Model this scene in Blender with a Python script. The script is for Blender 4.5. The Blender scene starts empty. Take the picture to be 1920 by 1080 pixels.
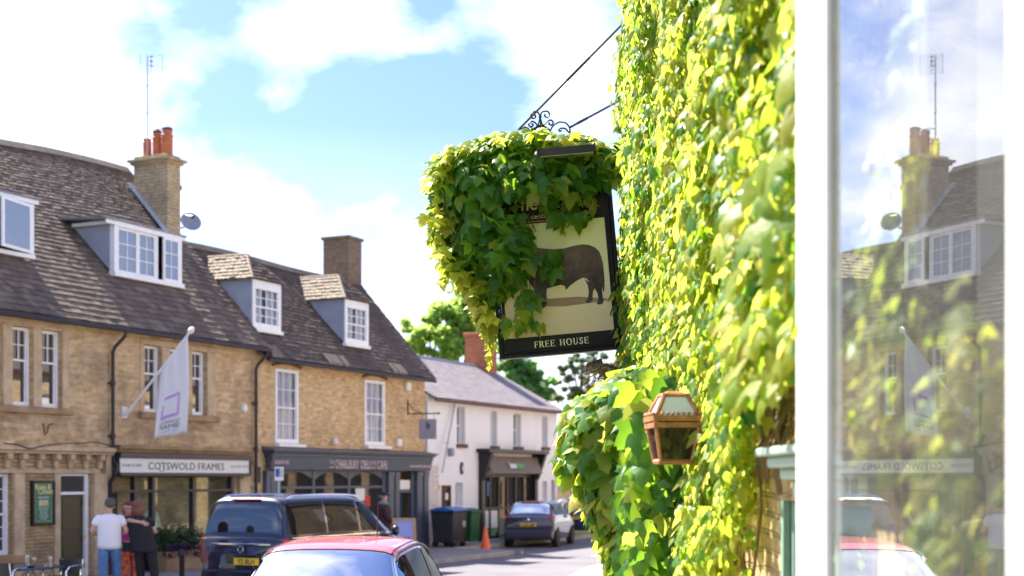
import bpy, bmesh, math, random
import numpy as np
from mathutils import Vector, Matrix
R = math.radians
random.seed(7); rng = np.random.default_rng(11)
S = bpy.context.scene
COL = S.collection
FOC = 2667.0; HC = 2.2; HOR = 897.0       # focal length in photo pixels, eye height, horizon row

class Frame:
    def __init__(s, loc, rz):
        s.loc = Vector(loc); s.rz = rz; s.m = Matrix.Rotation(rz, 3, 'Z')
    def w(s, p): return s.loc + s.m @ Vector(p)
WORLD = Frame((0, 0, 0), 0)
ROWA = R(65.0)
ROW = Frame((-9.225, 30.0, 0), ROWA)      # x runs along the terrace, y into the houses, z up
U = Vector((math.cos(ROWA), math.sin(ROWA)))
NI = Vector((-math.sin(ROWA), math.cos(ROWA)))
def ft(x, D=0.0):
    "distance along the terrace seen at photo column x on the plane D behind the facade"
    k = (x-960)/FOC; ox = -9.225+NI.x*D; oy = 30+NI.y*D
    return (k*oy-ox)/(U.x-k*U.y)
def fz(x, y, D=0.0):
    t = ft(x, D); Y = 30+NI.y*D+t*U.y
    return HC+(HOR-y)/FOC*Y
def at(x, y, Y): return Vector(((x-960)/FOC*Y, Y, HC+(HOR-y)/FOC*Y))

INFO = {}
def tag(o, label=None, cat=None, group=None, kind=None):
    if label: o['label'] = label
    if cat: o['category'] = cat
    if group: o['group'] = group
    if kind: o['kind'] = kind
    return o
def thing(name, label, cat, origin=(0,0,0), frame=WORLD, group=None, rz=0.0):
    o = bpy.data.objects.new(name, None); COL.objects.link(o)
    o.empty_display_size = .2
    o.location = frame.w(origin); o.rotation_euler = (0, 0, frame.rz+rz)
    INFO[o.name] = (frame, Vector(origin))
    return tag(o, label, cat, group)

class MB:
    def __init__(s): s.v = []; s.f = []
    def add(s, vs, fs):
        n = len(s.v); s.v += [tuple(v) for v in vs]; s.f += [tuple(i+n for i in f) for f in fs]; return s
    def box(s, x0, x1, y0, y1, z0, z1):
        if x0 > x1: x0, x1 = x1, x0
        if y0 > y1: y0, y1 = y1, y0
        if z0 > z1: z0, z1 = z1, z0
        return s.add([(x0,y0,z0),(x1,y0,z0),(x1,y1,z0),(x0,y1,z0),(x0,y0,z1),(x1,y0,z1),(x1,y1,z1),(x0,y1,z1)],
              [(0,3,2,1),(4,5,6,7),(0,1,5,4),(1,2,6,5),(2,3,7,6),(3,0,4,7)])
    def hexa(s, b, t):
        "8 corners: 4 bottom, 4 top (same winding, ccw from above)"
        return s.add(list(b)+list(t), [(0,3,2,1),(4,5,6,7),(0,1,5,4),(1,2,6,5),(2,3,7,6),(3,0,4,7)])
    def poly(s, pts): return s.add(pts, [tuple(range(len(pts)))])
    def prism(s, pts, d):
        "extrude a planar outline by vector d"
        n = len(pts); d = Vector(d); a = [Vector(p) for p in pts]; b = [p+d for p in a]
        fs = [tuple(range(n))[::-1], tuple(range(n, 2*n))]+[(i, (i+1) % n, n+(i+1) % n, n+i) for i in range(n)]
        return s.add(a+b, fs)
    def tube(s, pts, r, n=8, caps=True, r2=None):
        pts = [Vector(p) for p in pts]; m = len(pts); vs = []; prev = None
        for i, p in enumerate(pts):
            d = (pts[min(i+1, m-1)]-pts[max(i-1, 0)]).normalized()
            if prev is None:
                a = d.orthogonal().normalized()
            else:
                a = prev-d*prev.dot(d); a = a.normalized() if a.length > 1e-6 else d.orthogonal().normalized()
            prev = a; b = d.cross(a)
            rr = r if r2 is None else r+(r2-r)*i/(m-1)
            if isinstance(r, (list, tuple)): rr = r[i]
            for k in range(n):
                q = 2*math.pi*k/n; vs.append(p+(a*math.cos(q)+b*math.sin(q))*rr)
        fs = []
        for i in range(m-1):
            for k in range(n):
                fs.append((i*n+k, i*n+(k+1) % n, (i+1)*n+(k+1) % n, (i+1)*n+k))
        if caps: fs += [tuple(range(n))[::-1], tuple((m-1)*n+k for k in range(n))]
        return s.add(vs, fs)
    def lathe(s, prof, c=(0,0,0), n=16, ax='z'):
        vs = []; c = Vector(c)
        for r, h in prof:
            for k in range(n):
                q = 2*math.pi*k/n; a, b = r*math.cos(q), r*math.sin(q)
                vs.append(c+Vector({'z': (a, b, h), 'y': (a, h, -b), 'x': (h, a, b)}[ax]))
        fs = []
        for i in range(len(prof)-1):
            for k in range(n): fs.append((i*n+k, i*n+(k+1) % n, (i+1)*n+(k+1) % n, (i+1)*n+k))
        fs += [tuple(range(n))[::-1], tuple((len(prof)-1)*n+k for k in range(n))]
        return s.add(vs, fs)
    def ball(s, c, rx, ry=None, rz=None, nu=14, nv=9):
        ry = ry or rx; rz = rz or rx; vs = []
        for j in range(nv+1):
            th = math.pi*(0.001+0.998*j/nv)
            for i in range(nu):
                q = 2*math.pi*i/nu
                vs.append((c[0]+rx*math.sin(th)*math.cos(q), c[1]+ry*math.sin(th)*math.sin(q), c[2]-rz*math.cos(th)))
        fs = [(j*nu+i, j*nu+(i+1) % nu, (j+1)*nu+(i+1) % nu, (j+1)*nu+i) for j in range(nv) for i in range(nu)]
        fs += [tuple(range(nu))[::-1], tuple(nv*nu+i for i in range(nu))]
        return s.add(vs, fs)
    def build(s, name, mat, parent=None, origin=None, frame=None, smooth=False, bevel=0, mtx=None, rot=None):
        me = bpy.data.meshes.new(name)
        if parent is not None:
            fr, og = INFO[parent.name]
            if frame is WORLD and origin is None: pass
        else:
            fr = frame or WORLD; og = Vector(origin or (0, 0, 0))
        vs = s.v
        if mtx is not None: vs = [mtx @ Vector(v) for v in vs]
        vs = [(v[0]-og[0], v[1]-og[1], v[2]-og[2]) for v in vs]
        me.from_pydata(vs, [], s.f); me.validate(); me.update()
        if mat: me.materials.append(mat)
        if smooth:
            me.polygons.foreach_set('use_smooth', [True]*len(me.polygons))
            try: me.set_sharp_from_angle(angle=R(40))
            except Exception: pass
        o = bpy.data.objects.new(name, me); COL.objects.link(o)
        if parent is not None: o.parent = parent
        else: o.location = fr.w(og); o.rotation_euler = (0, 0, fr.rz)
        INFO[o.name] = (fr, og)
        if bevel:
            b = o.modifiers.new('bevel', 'BEVEL'); b.width = bevel; b.segments = 2; b.limit_method = 'ANGLE'
        return o
def copy_tree(o, parent=None):
    c = o.copy(); COL.objects.link(c); c.parent = parent
    INFO[c.name] = INFO.get(o.name, (WORLD, Vector()))
    for ch in list(o.children): copy_tree(ch, c)
    return c
def text_mb(txt, size, ext=.002, align='CENTER', spacing=1.0, offset=0.0, sx=1.0):
    "lettering as mesh: in the x/z plane facing -y"
    cu = bpy.data.curves.new('lettering', 'FONT'); cu.body = txt; cu.size = size; cu.extrude = ext
    cu.align_x = align; cu.space_character = spacing; cu.offset = offset; cu.resolution_u = 3
    o = bpy.data.objects.new('tmp', cu); COL.objects.link(o)
    dg = bpy.context.evaluated_depsgraph_get(); me = bpy.data.meshes.new_from_object(o.evaluated_get(dg))
    m = MB(); m.add([(v.co.x*sx, -v.co.z, v.co.y) for v in me.vertices], [tuple(p.vertices) for p in me.polygons])
    bpy.data.objects.remove(o); bpy.data.meshes.remove(me); bpy.data.curves.remove(cu)
    return m
def shift(m, dx, dy, dz): m.v = [(v[0]+dx, v[1]+dy, v[2]+dz) for v in m.v]; return m

# ------------------------------------------------------------------ materials
def mat_new(name):
    m = bpy.data.materials.new(name); m.use_nodes = True; nt = m.node_tree; nt.nodes.clear()
    out = nt.nodes.new('ShaderNodeOutputMaterial'); return m, nt, out
def mixc(nt, fac, a, b, mode='MIX'):
    n = nt.nodes.new('ShaderNodeMix'); n.data_type = 'RGBA'; n.blend_type = mode
    for sock, val in ((n.inputs[0], fac), (n.inputs[6], a), (n.inputs[7], b)):
        if isinstance(val, (int, float)): sock.default_value = val
        elif isinstance(val, (tuple, list)): sock.default_value = (*val, 1) if len(val) == 3 else val
        else: nt.links.new(val, sock)
    return n.outputs[2]
def mth(nt, op, a, b=0.0, c=None, clamp=False):
    n = nt.nodes.new('ShaderNodeMath'); n.operation = op; n.use_clamp = clamp
    for i, v in enumerate((a, b) if c is None else (a, b, c)):
        if isinstance(v, (int, float)): n.inputs[i].default_value = v
        else: nt.links.new(v, n.inputs[i])
    return n.outputs[0]
def ramp(nt, fac, stops):
    n = nt.nodes.new('ShaderNodeValToRGB'); nt.links.new(fac, n.inputs[0]); e = n.color_ramp.elements
    while len(e) < len(stops): e.new(.5)
    for i, (p, c) in enumerate(stops):
        e[i].position = p; e[i].color = (c, c, c, 1) if isinstance(c, (int, float)) else (*c, 1)
    return n.outputs[0]
def noise(nt, vec, scale, detail=4, rough=.6, dist=0):
    n = nt.nodes.new('ShaderNodeTexNoise'); n.inputs['Scale'].default_value = scale
    n.inputs['Detail'].default_value = detail; n.inputs['Roughness'].default_value = rough
    n.inputs['Distortion'].default_value = dist
    if vec is not None: nt.links.new(vec, n.inputs['Vector'])
    return n.outputs['Fac']
def objvec(nt): return nt.nodes.new('ShaderNodeTexCoord').outputs['Object']
def bump(nt, h, strength=.3, dist=.01):
    b = nt.nodes.new('ShaderNodeBump'); b.inputs['Strength'].default_value = strength
    b.inputs['Distance'].default_value = dist; nt.links.new(h, b.inputs['Height']); return b.outputs[0]
def principled(nt, out, color, rough=.6, metal=0, spec=.5, normal=None, coat=0):
    p = nt.nodes.new('ShaderNodeBsdfPrincipled')
    for k, v in (('Base Color', color), ('Roughness', rough), ('Metallic', metal)):
        if isinstance(v, (int, float)): p.inputs[k].default_value = v
        elif isinstance(v, (tuple, list)): p.inputs[k].default_value = (*v[:3], 1)
        else: nt.links.new(v, p.inputs[k])
    p.inputs['Specular IOR Level'].default_value = spec
    p.inputs['Coat Weight'].default_value = coat; p.inputs['Coat Roughness'].default_value = .03
    if normal is not None: nt.links.new(normal, p.inputs['Normal'])
    nt.links.new(p.outputs[0], out.inputs[0]); return p
def paint(name, c, rough=.5, metal=0, spec=.5, var=.12, scale=3.0, coat=0, bmp=.08, grime=0.0):
    m, nt, out = mat_new(name); v = objvec(nt)
    n1 = noise(nt, v, scale, 6, .65)
    dark = tuple(x*(1-var) for x in c); lite = tuple(min(1, x*(1+var)) for x in c)
    col = mixc(nt, ramp(nt, n1, [(.3, 0.), (.7, 1.)]), dark, lite)
    if grime:
        g = ramp(nt, noise(nt, v, scale*.6, 8, .75, .5), [(.5, 0.), (.75, 1.)])
        col = mixc(nt, mth(nt, 'MULTIPLY', g, grime), col, (.13, .1, .07))
    nr = bump(nt, noise(nt, v, scale*12, 3), bmp, .004) if bmp else None
    rg = mth(nt, 'MULTIPLY_ADD', n1, .25, max(0.02, rough-.12)) if rough > .15 else rough
    principled(nt, out, col, rg, metal, spec, nr, coat); return m
def wallvec(nt):
    "(along wall, height) coordinates that work on both facade and return walls"
    v = objvec(nt); s = nt.nodes.new('ShaderNodeSeparateXYZ'); nt.links.new(v, s.inputs[0])
    c = nt.nodes.new('ShaderNodeCombineXYZ'); nt.links.new(mth(nt, 'ADD', s.outputs[0], s.outputs[1]), c.inputs[0])
    nt.links.new(s.outputs[2], c.inputs[1]); return v, c.outputs[0], s
def masonry(name, c1, c2, mortar, bw=.34, rh=.12, stain=(.15, .11, .08), stain_amt=.6, bstr=.6, msize=.012, stain_lo=.5, lo=.35):
    m, nt, out = mat_new(name); v, w, s = wallvec(nt)
    wob = nt.nodes.new('ShaderNodeVectorMath'); wob.operation = 'MULTIPLY_ADD'
    nz = nt.nodes.new('ShaderNodeTexNoise'); nz.inputs['Scale'].default_value = 2.2; nt.links.new(v, nz.inputs['Vector'])
    nt.links.new(nz.outputs['Color'], wob.inputs[0]); wob.inputs[1].default_value = (.1, .07, 0); nt.links.new(w, wob.inputs[2])
    b = nt.nodes.new('ShaderNodeTexBrick'); nt.links.new(wob.outputs[0], b.inputs['Vector'])
    b.inputs['Scale'].default_value = 1; b.inputs['Brick Width'].default_value = bw; b.inputs['Row Height'].default_value = rh
    b.inputs['Mortar Size'].default_value = msize; b.inputs['Mortar Smooth'].default_value = .4; b.inputs['Bias'].default_value = 0
    b.inputs['Color1'].default_value = (*c1, 1); b.inputs['Color2'].default_value = (*c2, 1); b.inputs['Mortar'].default_value = (*mortar, 1)
    b.offset = .5; b.squash = 1.3; b.squash_frequency = 3
    fine = noise(nt, v, 9, 6, .7); big = noise(nt, v, .8, 5, .6)
    vv = noise(nt, wob.outputs[0], 3.3, 2, .5)
    sv = nt.nodes.new('ShaderNodeVectorMath'); sv.operation = 'MULTIPLY'; nt.links.new(wob.outputs[0], sv.inputs[0]); sv.inputs[1].default_value = (3.2/bw*.34, 11/rh*.11, 1)
    fs_ = noise(nt, sv.outputs[0], 1.0, 3, .55)
    col = mixc(nt, .40, b.outputs[0], mixc(nt, ramp(nt, mth(nt, 'MULTIPLY_ADD', fs_, .65, mth(nt, 'MULTIPLY', fine, .35)), [(.35, 0.), (.65, 1.)]), tuple(x*lo for x in c1), tuple(min(1, x*1.45) for x in c2)))
    st = ramp(nt, big, [(stain_lo, 0.), (stain_lo+.18, 1.)])
    col = mixc(nt, mth(nt, 'MULTIPLY', st, stain_amt), col, stain)
    h = mth(nt, 'ADD', mth(nt, 'MULTIPLY', b.outputs['Fac'], -1.0), mth(nt, 'MULTIPLY', fine, .9))
    principled(nt, out, col, .9, 0, .25, bump(nt, h, bstr, .02)); return m
def tiles_mat(name, cols, moss=None, rough=.85):
    m, nt, out = mat_new(name); v = objvec(nt)
    g = nt.nodes.new('ShaderNodeNewGeometry')
    r = nt.nodes.new('ShaderNodeValToRGB'); nt.links.new(g.outputs['Random Per Island'], r.inputs[0])
    e = r.color_ramp.elements
    while len(e) < len(cols): e.new(.5)
    for i, c in enumerate(cols): e[i].position = i/(len(cols)-1); e[i].color = (*c, 1)
    n1 = noise(nt, v, 7, 6, .7)
    col = mixc(nt, .45, r.outputs[0], mixc(nt, n1, tuple(x*.4 for x in cols[0]), tuple(min(1, x*1.3) for x in cols[-1])))
    if moss:
        col = mixc(nt, mth(nt, 'MULTIPLY', ramp(nt, noise(nt, v, 1.7, 6, .7), [(.56, 0.), (.7, 1.)]), .7), col, moss)
    principled(nt, out, col, rough, 0, .3, bump(nt, noise(nt, v, 18, 5, .7), .6, .015)); return m
def glass_dark(name, tint=(.02, .025, .03), refl=.22, rough=.02, spec=.5, wav=.15, gcol=.95):
    "window glass over a dim room: dark body under a mirror coat"
    m, nt, out = mat_new(name); v = objvec(nt)
    nr = bump(nt, noise(nt, v, 1.6, 2), wav, .01)
    d = nt.nodes.new('ShaderNodeBsdfDiffuse'); d.inputs[0].default_value = (*tint, 1)
    gl = nt.nodes.new('ShaderNodeBsdfGlossy'); gl.inputs['Roughness'].default_value = rough; gl.inputs[0].default_value = (gcol, gcol*1.02, gcol*1.05, 1)
    nt.links.new(nr, gl.inputs['Normal'])
    ge = nt.nodes.new('ShaderNodeNewGeometry'); dt = nt.nodes.new('ShaderNodeVectorMath'); dt.operation = 'DOT_PRODUCT'
    nt.links.new(ge.outputs['Incoming'], dt.inputs[0]); nt.links.new(ge.outputs['Normal'], dt.inputs[1])
    c5 = mth(nt, 'POWER', mth(nt, 'SUBTRACT', 1.0, mth(nt, 'ABSOLUTE', dt.outputs['Value'])), 5.0)
    fac = mth(nt, 'MULTIPLY_ADD', c5, .95, .05+refl, clamp=True)
    mx = nt.nodes.new('ShaderNodeMixShader'); nt.links.new(fac, mx.inputs[0]); nt.links.new(d.outputs[0], mx.inputs[1]); nt.links.new(gl.outputs[0], mx.inputs[2])
    nt.links.new(mx.outputs[0], out.inputs[0]); return m
def glass_clear(name, refl=.1, tint=(.9, .95, .92), ior=1.5, wav=.0, dust_haze=0):
    m, nt, out = mat_new(name); v = objvec(nt)
    t = nt.nodes.new('ShaderNodeBsdfTransparent'); t.inputs[0].default_value = (*tint, 1)
    gl = nt.nodes.new('ShaderNodeBsdfGlossy'); gl.inputs['Roughness'].default_value = 0.0
    if wav: nt.links.new(bump(nt, noise(nt, v, 1.2, 1), wav, .004), gl.inputs['Normal'])
    ge = nt.nodes.new('ShaderNodeNewGeometry'); dt = nt.nodes.new('ShaderNodeVectorMath'); dt.operation = 'DOT_PRODUCT'
    nt.links.new(ge.outputs['Incoming'], dt.inputs[0]); nt.links.new(ge.outputs['Normal'], dt.inputs[1])
    f0 = ((ior-1)/(ior+1))**2; c5 = mth(nt, 'POWER', mth(nt, 'SUBTRACT', 1.0, mth(nt, 'ABSOLUTE', dt.outputs['Value'])), 5.0)
    mx = nt.nodes.new('ShaderNodeMixShader'); nt.links.new(mth(nt, 'MULTIPLY_ADD', c5, 1-f0, f0+refl, clamp=True), mx.inputs[0])
    nt.links.new(t.outputs[0], mx.inputs[1]); nt.links.new(gl.outputs[0], mx.inputs[2]); nt.links.new(mx.outputs[0], out.inputs[0])
    if dust_haze:   # pale dust film, added to haze the pane and lift its blacks
        d = nt.nodes.new('ShaderNodeBsdfDiffuse'); d.inputs[0].default_value = (.8, .8, .78, 1); m2 = nt.nodes.new('ShaderNodeMixShader')
        nt.links.new(mth(nt, 'MULTIPLY_ADD', noise(nt, v, 3.0, 6, .65, .5), dust_haze, dust_haze*.5), m2.inputs[0])
        nt.links.new(mx.outputs[0], m2.inputs[1]); nt.links.new(d.outputs[0], m2.inputs[2]); nt.links.new(m2.outputs[0], out.inputs[0])
    return m
def leaf_mat(name, cols, trans, tfac=.45, rough=.38, spec=.5):
    m, nt, out = mat_new(name)
    g = nt.nodes.new('ShaderNodeNewGeometry'); r = nt.nodes.new('ShaderNodeValToRGB'); nt.links.new(g.outputs['Random Per Island'], r.inputs[0])
    e = r.color_ramp.elements
    while len(e) < len(cols): e.new(.5)
    for i, c in enumerate(cols): e[i].position = i/(len(cols)-1); e[i].color = (*c, 1)
    r2 = nt.nodes.new('ShaderNodeValToRGB'); nt.links.new(g.outputs['Random Per Island'], r2.inputs[0]); e = r2.color_ramp.elements
    while len(e) < len(trans): e.new(.5)
    for i, c in enumerate(trans): e[i].position = i/(len(trans)-1); e[i].color = (*c, 1)
    p = nt.nodes.new('ShaderNodeBsdfPrincipled'); nz_ = noise(nt, objvec(nt), 22, 4, .6); nt.links.new(mixc(nt, ramp(nt, nz_, [(.35, 0.), (.7, .45)]), r.outputs[0], tuple(x*.45 for x in cols[0])), p.inputs['Base Color'])
    p.inputs['Roughness'].default_value = rough; p.inputs['Specular IOR Level'].default_value = spec
    v = objvec(nt); nt.links.new(bump(nt, noise(nt, v, 40, 3), .25, .01), p.inputs['Normal'])
    t = nt.nodes.new('ShaderNodeBsdfTranslucent'); nt.links.new(r2.outputs[0], t.inputs[0])
    mx = nt.nodes.new('ShaderNodeMixShader'); mx.inputs[0].default_value = tfac
    nt.links.new(p.outputs[0], mx.inputs[1]); nt.links.new(t.outputs[0], mx.inputs[2]); nt.links.new(mx.outputs[0], out.inputs[0]); return m
def voro_paint(name, ca, cb, scale): 
    m, nt, out = mat_new(name); v = objvec(nt)
    c = mixc(nt, ramp(nt, noise(nt, v, scale, 3, .5), [(.45, 0.), (.55, 1.)]), ca, cb)
    principled(nt, out, c, .8); return m

M = {}
M['stone'] = masonry('honey_stone', (.48, .30, .14), (.74, .52, .30), (.60, .45, .28), stain=(.20, .135, .095), stain_amt=.68, stain_lo=.5)
M['stone2'] = masonry('coursed_stone', (.53, .32, .14), (.78, .54, .30), (.64, .47, .29), bw=.26, rh=.095, stain=(.24, .15, .08), stain_amt=.3, bstr=.5)
M['rubble'] = masonry('rubble_stone', (.44, .29, .14), (.62, .44, .24), (.28, .19, .1), bw=.3, rh=.075, stain=(.16, .11, .07), stain_amt=.5, bstr=1.0)
M['ashlar'] = paint('dressed_stone', (.58, .43, .27), .85, var=.25, scale=2.5, bmp=.3, grime=.45, spec=.2)
M['ashlar_d'] = paint('weathered_stone', (.38, .25, .14), .88, var=.3, scale=2.5, bmp=.3, grime=.7, spec=.2)
M['chimney1'] = masonry('chimney_stone', (.48, .35, .20), (.60, .46, .28), (.22, .17, .1), bw=.24, rh=.085, stain=(.2, .18, .13), stain_amt=.5, bstr=.8)
M['chimney2'] = masonry('dark_chimney_brick', (.17, .12, .09), (.25, .18, .13), (.2, .15, .11), bw=.22, rh=.075, stain=(.08, .06, .05), stain_amt=.6, bstr=.6)
M['redbrick'] = masonry('red_brick', (.38, .12, .06), (.48, .18, .09), (.35, .2, .13), bw=.22, rh=.075, stain=(.2, .09, .06), stain_amt=.4)
M['white_wall'] = masonry('white_painted_brick', (.90, .91, .92), (.93, .93, .93), (.86, .87, .88), bw=.22, rh=.075, stain=(.72, .69, .65), stain_amt=.25, bstr=.25, lo=.9)
M['flaking'] = masonry('flaking_brick', (.62, .50, .45), (.8, .76, .74), (.55, .5, .48), bw=.22, rh=.075, stain=(.42, .18, .12), stain_amt=.6, bstr=.4, stain_lo=.55, lo=.8)
M['slate'] = tiles_mat('stone_slates', [(.045, .032, .026), (.10, .072, .066), (.15, .11, .085), (.26, .20, .155)], moss=(.13, .075, .04))
M['slate2'] = tiles_mat('dark_slates', [(.055, .04, .035), (.095, .07, .058), (.16, .12, .095)], moss=(.09, .07, .05))
M['slate3'] = tiles_mat('pale_slates', [(.15, .12, .095), (.22, .175, .135), (.27, .22, .17)], moss=(.2, .2, .1))
M['slate4'] = tiles_mat('blue_slates', [(.17, .145, .155), (.22, .19, .20), (.27, .235, .245)], rough=.65)
M['under'] = paint('roof_underlay', (.05, .04, .04), .9)
M['white'] = paint('white_paint', (.88, .88, .87), .4, var=.05, grime=.12, scale=5)
M['white_near'] = paint('gloss_white_paint', (.88, .87, .87), .4, var=.05, scale=7, bmp=.12, grime=.12)
M['lead'] = paint('lead_cheek', (.36, .39, .46), .7, var=.15, scale=2)
M['lead_d'] = paint('lead_flashing', (.2, .21, .24), .5, var=.2, scale=4)
M['black'] = paint('black_paint', (.012, .011, .013), .4)
M['pipe'] = paint('pipe_paint', (.02, .016, .02), .45)
M['dkwood'] = paint('dark_shop_paint', (.035, .03, .045), .4)
M['deli'] = paint('slate_blue_paint', (.085, .105, .135), .5, var=.12, grime=.1)
M['deli_d'] = paint('petrol_paint', (.03, .06, .085), .45)
M['deli_top'] = paint('weathered_lead', (.14, .13, .15), .6, var=.3, scale=5)
M['signwhite'] = paint('sign_white', (.78, .77, .72), .4, var=.03)
M['ink'] = paint('ink', (.03, .03, .035), .5)
M['inkgrey'] = paint('grey_ink', (.3, .3, .32), .5)
M['pinkgrey'] = paint('pale_pink_letters', (.62, .50, .50), .6)
M['green_sign'] = paint('green_enamel', (.015, .17, .10), .4, var=.1)
M['gold'] = paint('pale_gold_letters', (.62, .55, .25), .5)
M['brass'] = paint('brass', (.7, .42, .08), .35, metal=.6)
M['door_green'] = paint('olive_door_paint', (.035, .035, .018), .4)
M['glass_up'] = glass_dark('upstairs_glass', (.045, .04, .04), .12)
M['glass_shop'] = glass_dark('shop_glass', (.03, .026, .025), .16)
M['glass_blue'] = glass_dark('dormer_glass', (.16, .19, .26), .12)
M['net'] = paint('net_curtain', (.50, .48, .62), .8, var=.15, scale=8)
M['curtain'] = paint('beige_curtain', (.42, .34, .25), .85, var=.2, scale=6)
M['terracotta'] = paint('terracotta', (.48, .14, .06), .75, var=.2, scale=6)
M['galv'] = paint('galvanised_metal', (.35, .4, .42), .35, metal=.7)
M['chrome'] = paint('chrome', (.8, .8, .82), .12, metal=1, var=.02, bmp=0)
M['dish'] = paint('grey_dish', (.25, .27, .34), .5)
M['plas_white'] = paint('white_plastic', (.8, .79, .77), .4, var=.04)
M['iron'] = paint('wrought_iron', (.012, .013, .016), .45, bmp=.2)
M['oldwood'] = paint('old_lintel_wood', (.16, .08, .06), .85, var=.35, scale=8, bmp=.4)
M['asphalt'] = None
# ------------------------------------------------------------------ the setting
def flat_mat(name, c1, c2, scale, rough=.9, fine=60, bstr=.3, cracks=False):
    m, nt, out = mat_new(name); v = objvec(nt)
    a = noise(nt, v, scale, 7, .7, .3); f = noise(nt, v, fine, 3, .6)
    col = mixc(nt, ramp(nt, a, [(.35, 0.), (.65, 1.)]), c1, c2)
    col = mixc(nt, mth(nt, 'MULTIPLY', f, .5), col, tuple(x*.5 for x in c1))
    principled(nt, out, col, rough, 0, .3, bump(nt, f, bstr, .01)); return m
M['asphalt'] = flat_mat('asphalt', (.13, .12, .14), (.19, .18, .195), .45)
M['pave'] = masonry('paving_flags', (.30, .27, .25), (.36, .33, .30), (.2, .18, .16), bw=.9, rh=.6, stain=(.2, .18, .16), stain_amt=.4, bstr=.2)
M['kerb'] = paint('kerb_stone', (.36, .34, .31), .85, var=.2)
M['roadpaint'] = paint('worn_road_paint', (.62, .61, .58), .7, var=.2, grime=.5, scale=6)
M['yellowline'] = paint('faded_yellow_line', (.75, .62, .28), .7, var=.1)
M['earth'] = flat_mat('grassy_earth', (.09, .11, .03), (.14, .15, .06), .3)
def struct(name, mb, mat, frame=None, origin=None):
    return tag(mb.build(name, mat, frame=frame, origin=origin), kind='structure')
struct('ground', MB().add([(-500,-300,-.02),(600,-300,-.02),(600,900,-.02),(-500,900,-.02)], [(0,1,2,3)]), M['earth'])
g = MB(); g.poly([(-60,-14,0),(120,-14,0),(120,0,0),(-60,0,0)][::1])
struct('road', g, M['asphalt'], frame=ROW, origin=(0,0,0))
# pavement along the shops, a real step above the road
PV = -3.7
g = MB(); g.box(-25, 14.2, PV, .0, -.01, .11); g.box(14.2, 26.2, -1.3, .0, -.01, .109)
pm, nt, out = mat_new('pavement_flags'); v = objvec(nt)
b = nt.nodes.new('ShaderNodeTexBrick'); nt.links.new(v, b.inputs['Vector']); b.inputs['Scale'].default_value = 1
b.inputs['Brick Width'].default_value = .9; b.inputs['Row Height'].default_value = .6; b.inputs['Mortar Size'].default_value = .012
b.inputs['Color1'].default_value = (.27, .25, .23, 1); b.inputs['Color2'].default_value = (.34, .31, .29, 1); b.inputs['Mortar'].default_value = (.15, .13, .12, 1)
principled(nt, out, mixc(nt, mth(nt, 'MULTIPLY', noise(nt, v, 2, 6, .7), .5), b.outputs[0], (.16, .15, .14)), .9, 0, .3, bump(nt, b.outputs['Fac'], .3, .01))
struct('pavement', g, pm, frame=ROW, origin=(0,0,0))
g = MB(); t = -25.0
while t < 26:
    q = PV if t < 13.3 else -1.3
    g.box(t+.006, t+.894, q-.15, q-.003, -.02, .118); t += .9
g.box(14.203, 14.35, PV-.15, -1.46, -.02, .117)
struct('kerb', g, M['kerb'], frame=ROW, origin=(0,0,0))
# pavement on the pub side, its rounded kerb and the double yellow lines beside it
edge = [(-.45,-6),(-.45,14),(.2,22),(1.0,28),(1.75,32),(2.25,34.8),(3.1,37.6),(4.6,40.0),(7.0,42.3),(11,45.5)]
sm = []
for i in range(len(edge)-1):
    for q in range(5):
        p = Vector(edge[i]).lerp(Vector(edge[i+1]), q/5); sm.append(p)
sm.append(Vector(edge[-1]))
def offs(pts, d):
    r = []
    for i, p in enumerate(pts):
        tn = (pts[min(i+1, len(pts)-1)]-pts[max(i-1, 0)]).normalized(); r.append(p+Vector((-tn.y, tn.x))*d)
    return r
def ribbon(mb, a, b_, z0, z1=None):
    for i in range(len(a)-1):
        if z1 is None: mb.add([(*a[i],z0),(*b_[i],z0),(*b_[i+1],z0),(*a[i+1],z0)], [(0,1,2,3)])
        else: mb.hexa([(*a[i],z0),(*b_[i],z0),(*b_[i+1],z0),(*a[i+1],z0)], [(*a[i],z1),(*b_[i],z1),(*b_[i+1],z1),(*a[i+1],z1)])
g = MB(); ribbon(g, offs(sm, .0), offs(sm, -.16), -.02, .12); struct('kerb', g, M['kerb'])
g = MB(); far = [Vector((40, p.y)) for p in sm]
for i in range(len(sm)-1):
    a, b_ = offs(sm, -.163)[i], offs(sm, -.163)[i+1]
    g.add([(*a,.11),(*far[i],.11),(*far[i+1],.11),(*b_,.11)], [(0,1,2,3)])
struct('pavement', g, pm)
g = MB(); ribbon(g, offs(sm, .45), offs(sm, .35), .006); ribbon(g, offs(sm, .27), offs(sm, .17), .006)
struct('road_marking', g, M['yellowline'])
g = MB()
for t0, t1, d0, d1 in ((14.2,14.4,-8.6,-6.0),(14.4,20.4,-6.1,-6.0),(17.2,17.4,-8.2,-6.0),(6,8,-8.9,-8.8),(10,12,-8.9,-8.8)):
    g.add([(t0,d0,.005),(t1,d0,.005),(t1,d1,.005),(t0,d1,.005)], [(0,1,2,3)])
for k in range(7): g.add([(13+k*.55,-9.6+k*.1,.005),(13.25+k*.55,-9.6+k*.1,.005),(13.4+k*.55,-8.9+k*.1,.005),(13.15+k*.55,-8.9+k*.1,.005)], [(0,1,2,3)])
struct('road_marking', g, M['roadpaint'], frame=ROW, origin=(0,0,0))

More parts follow.
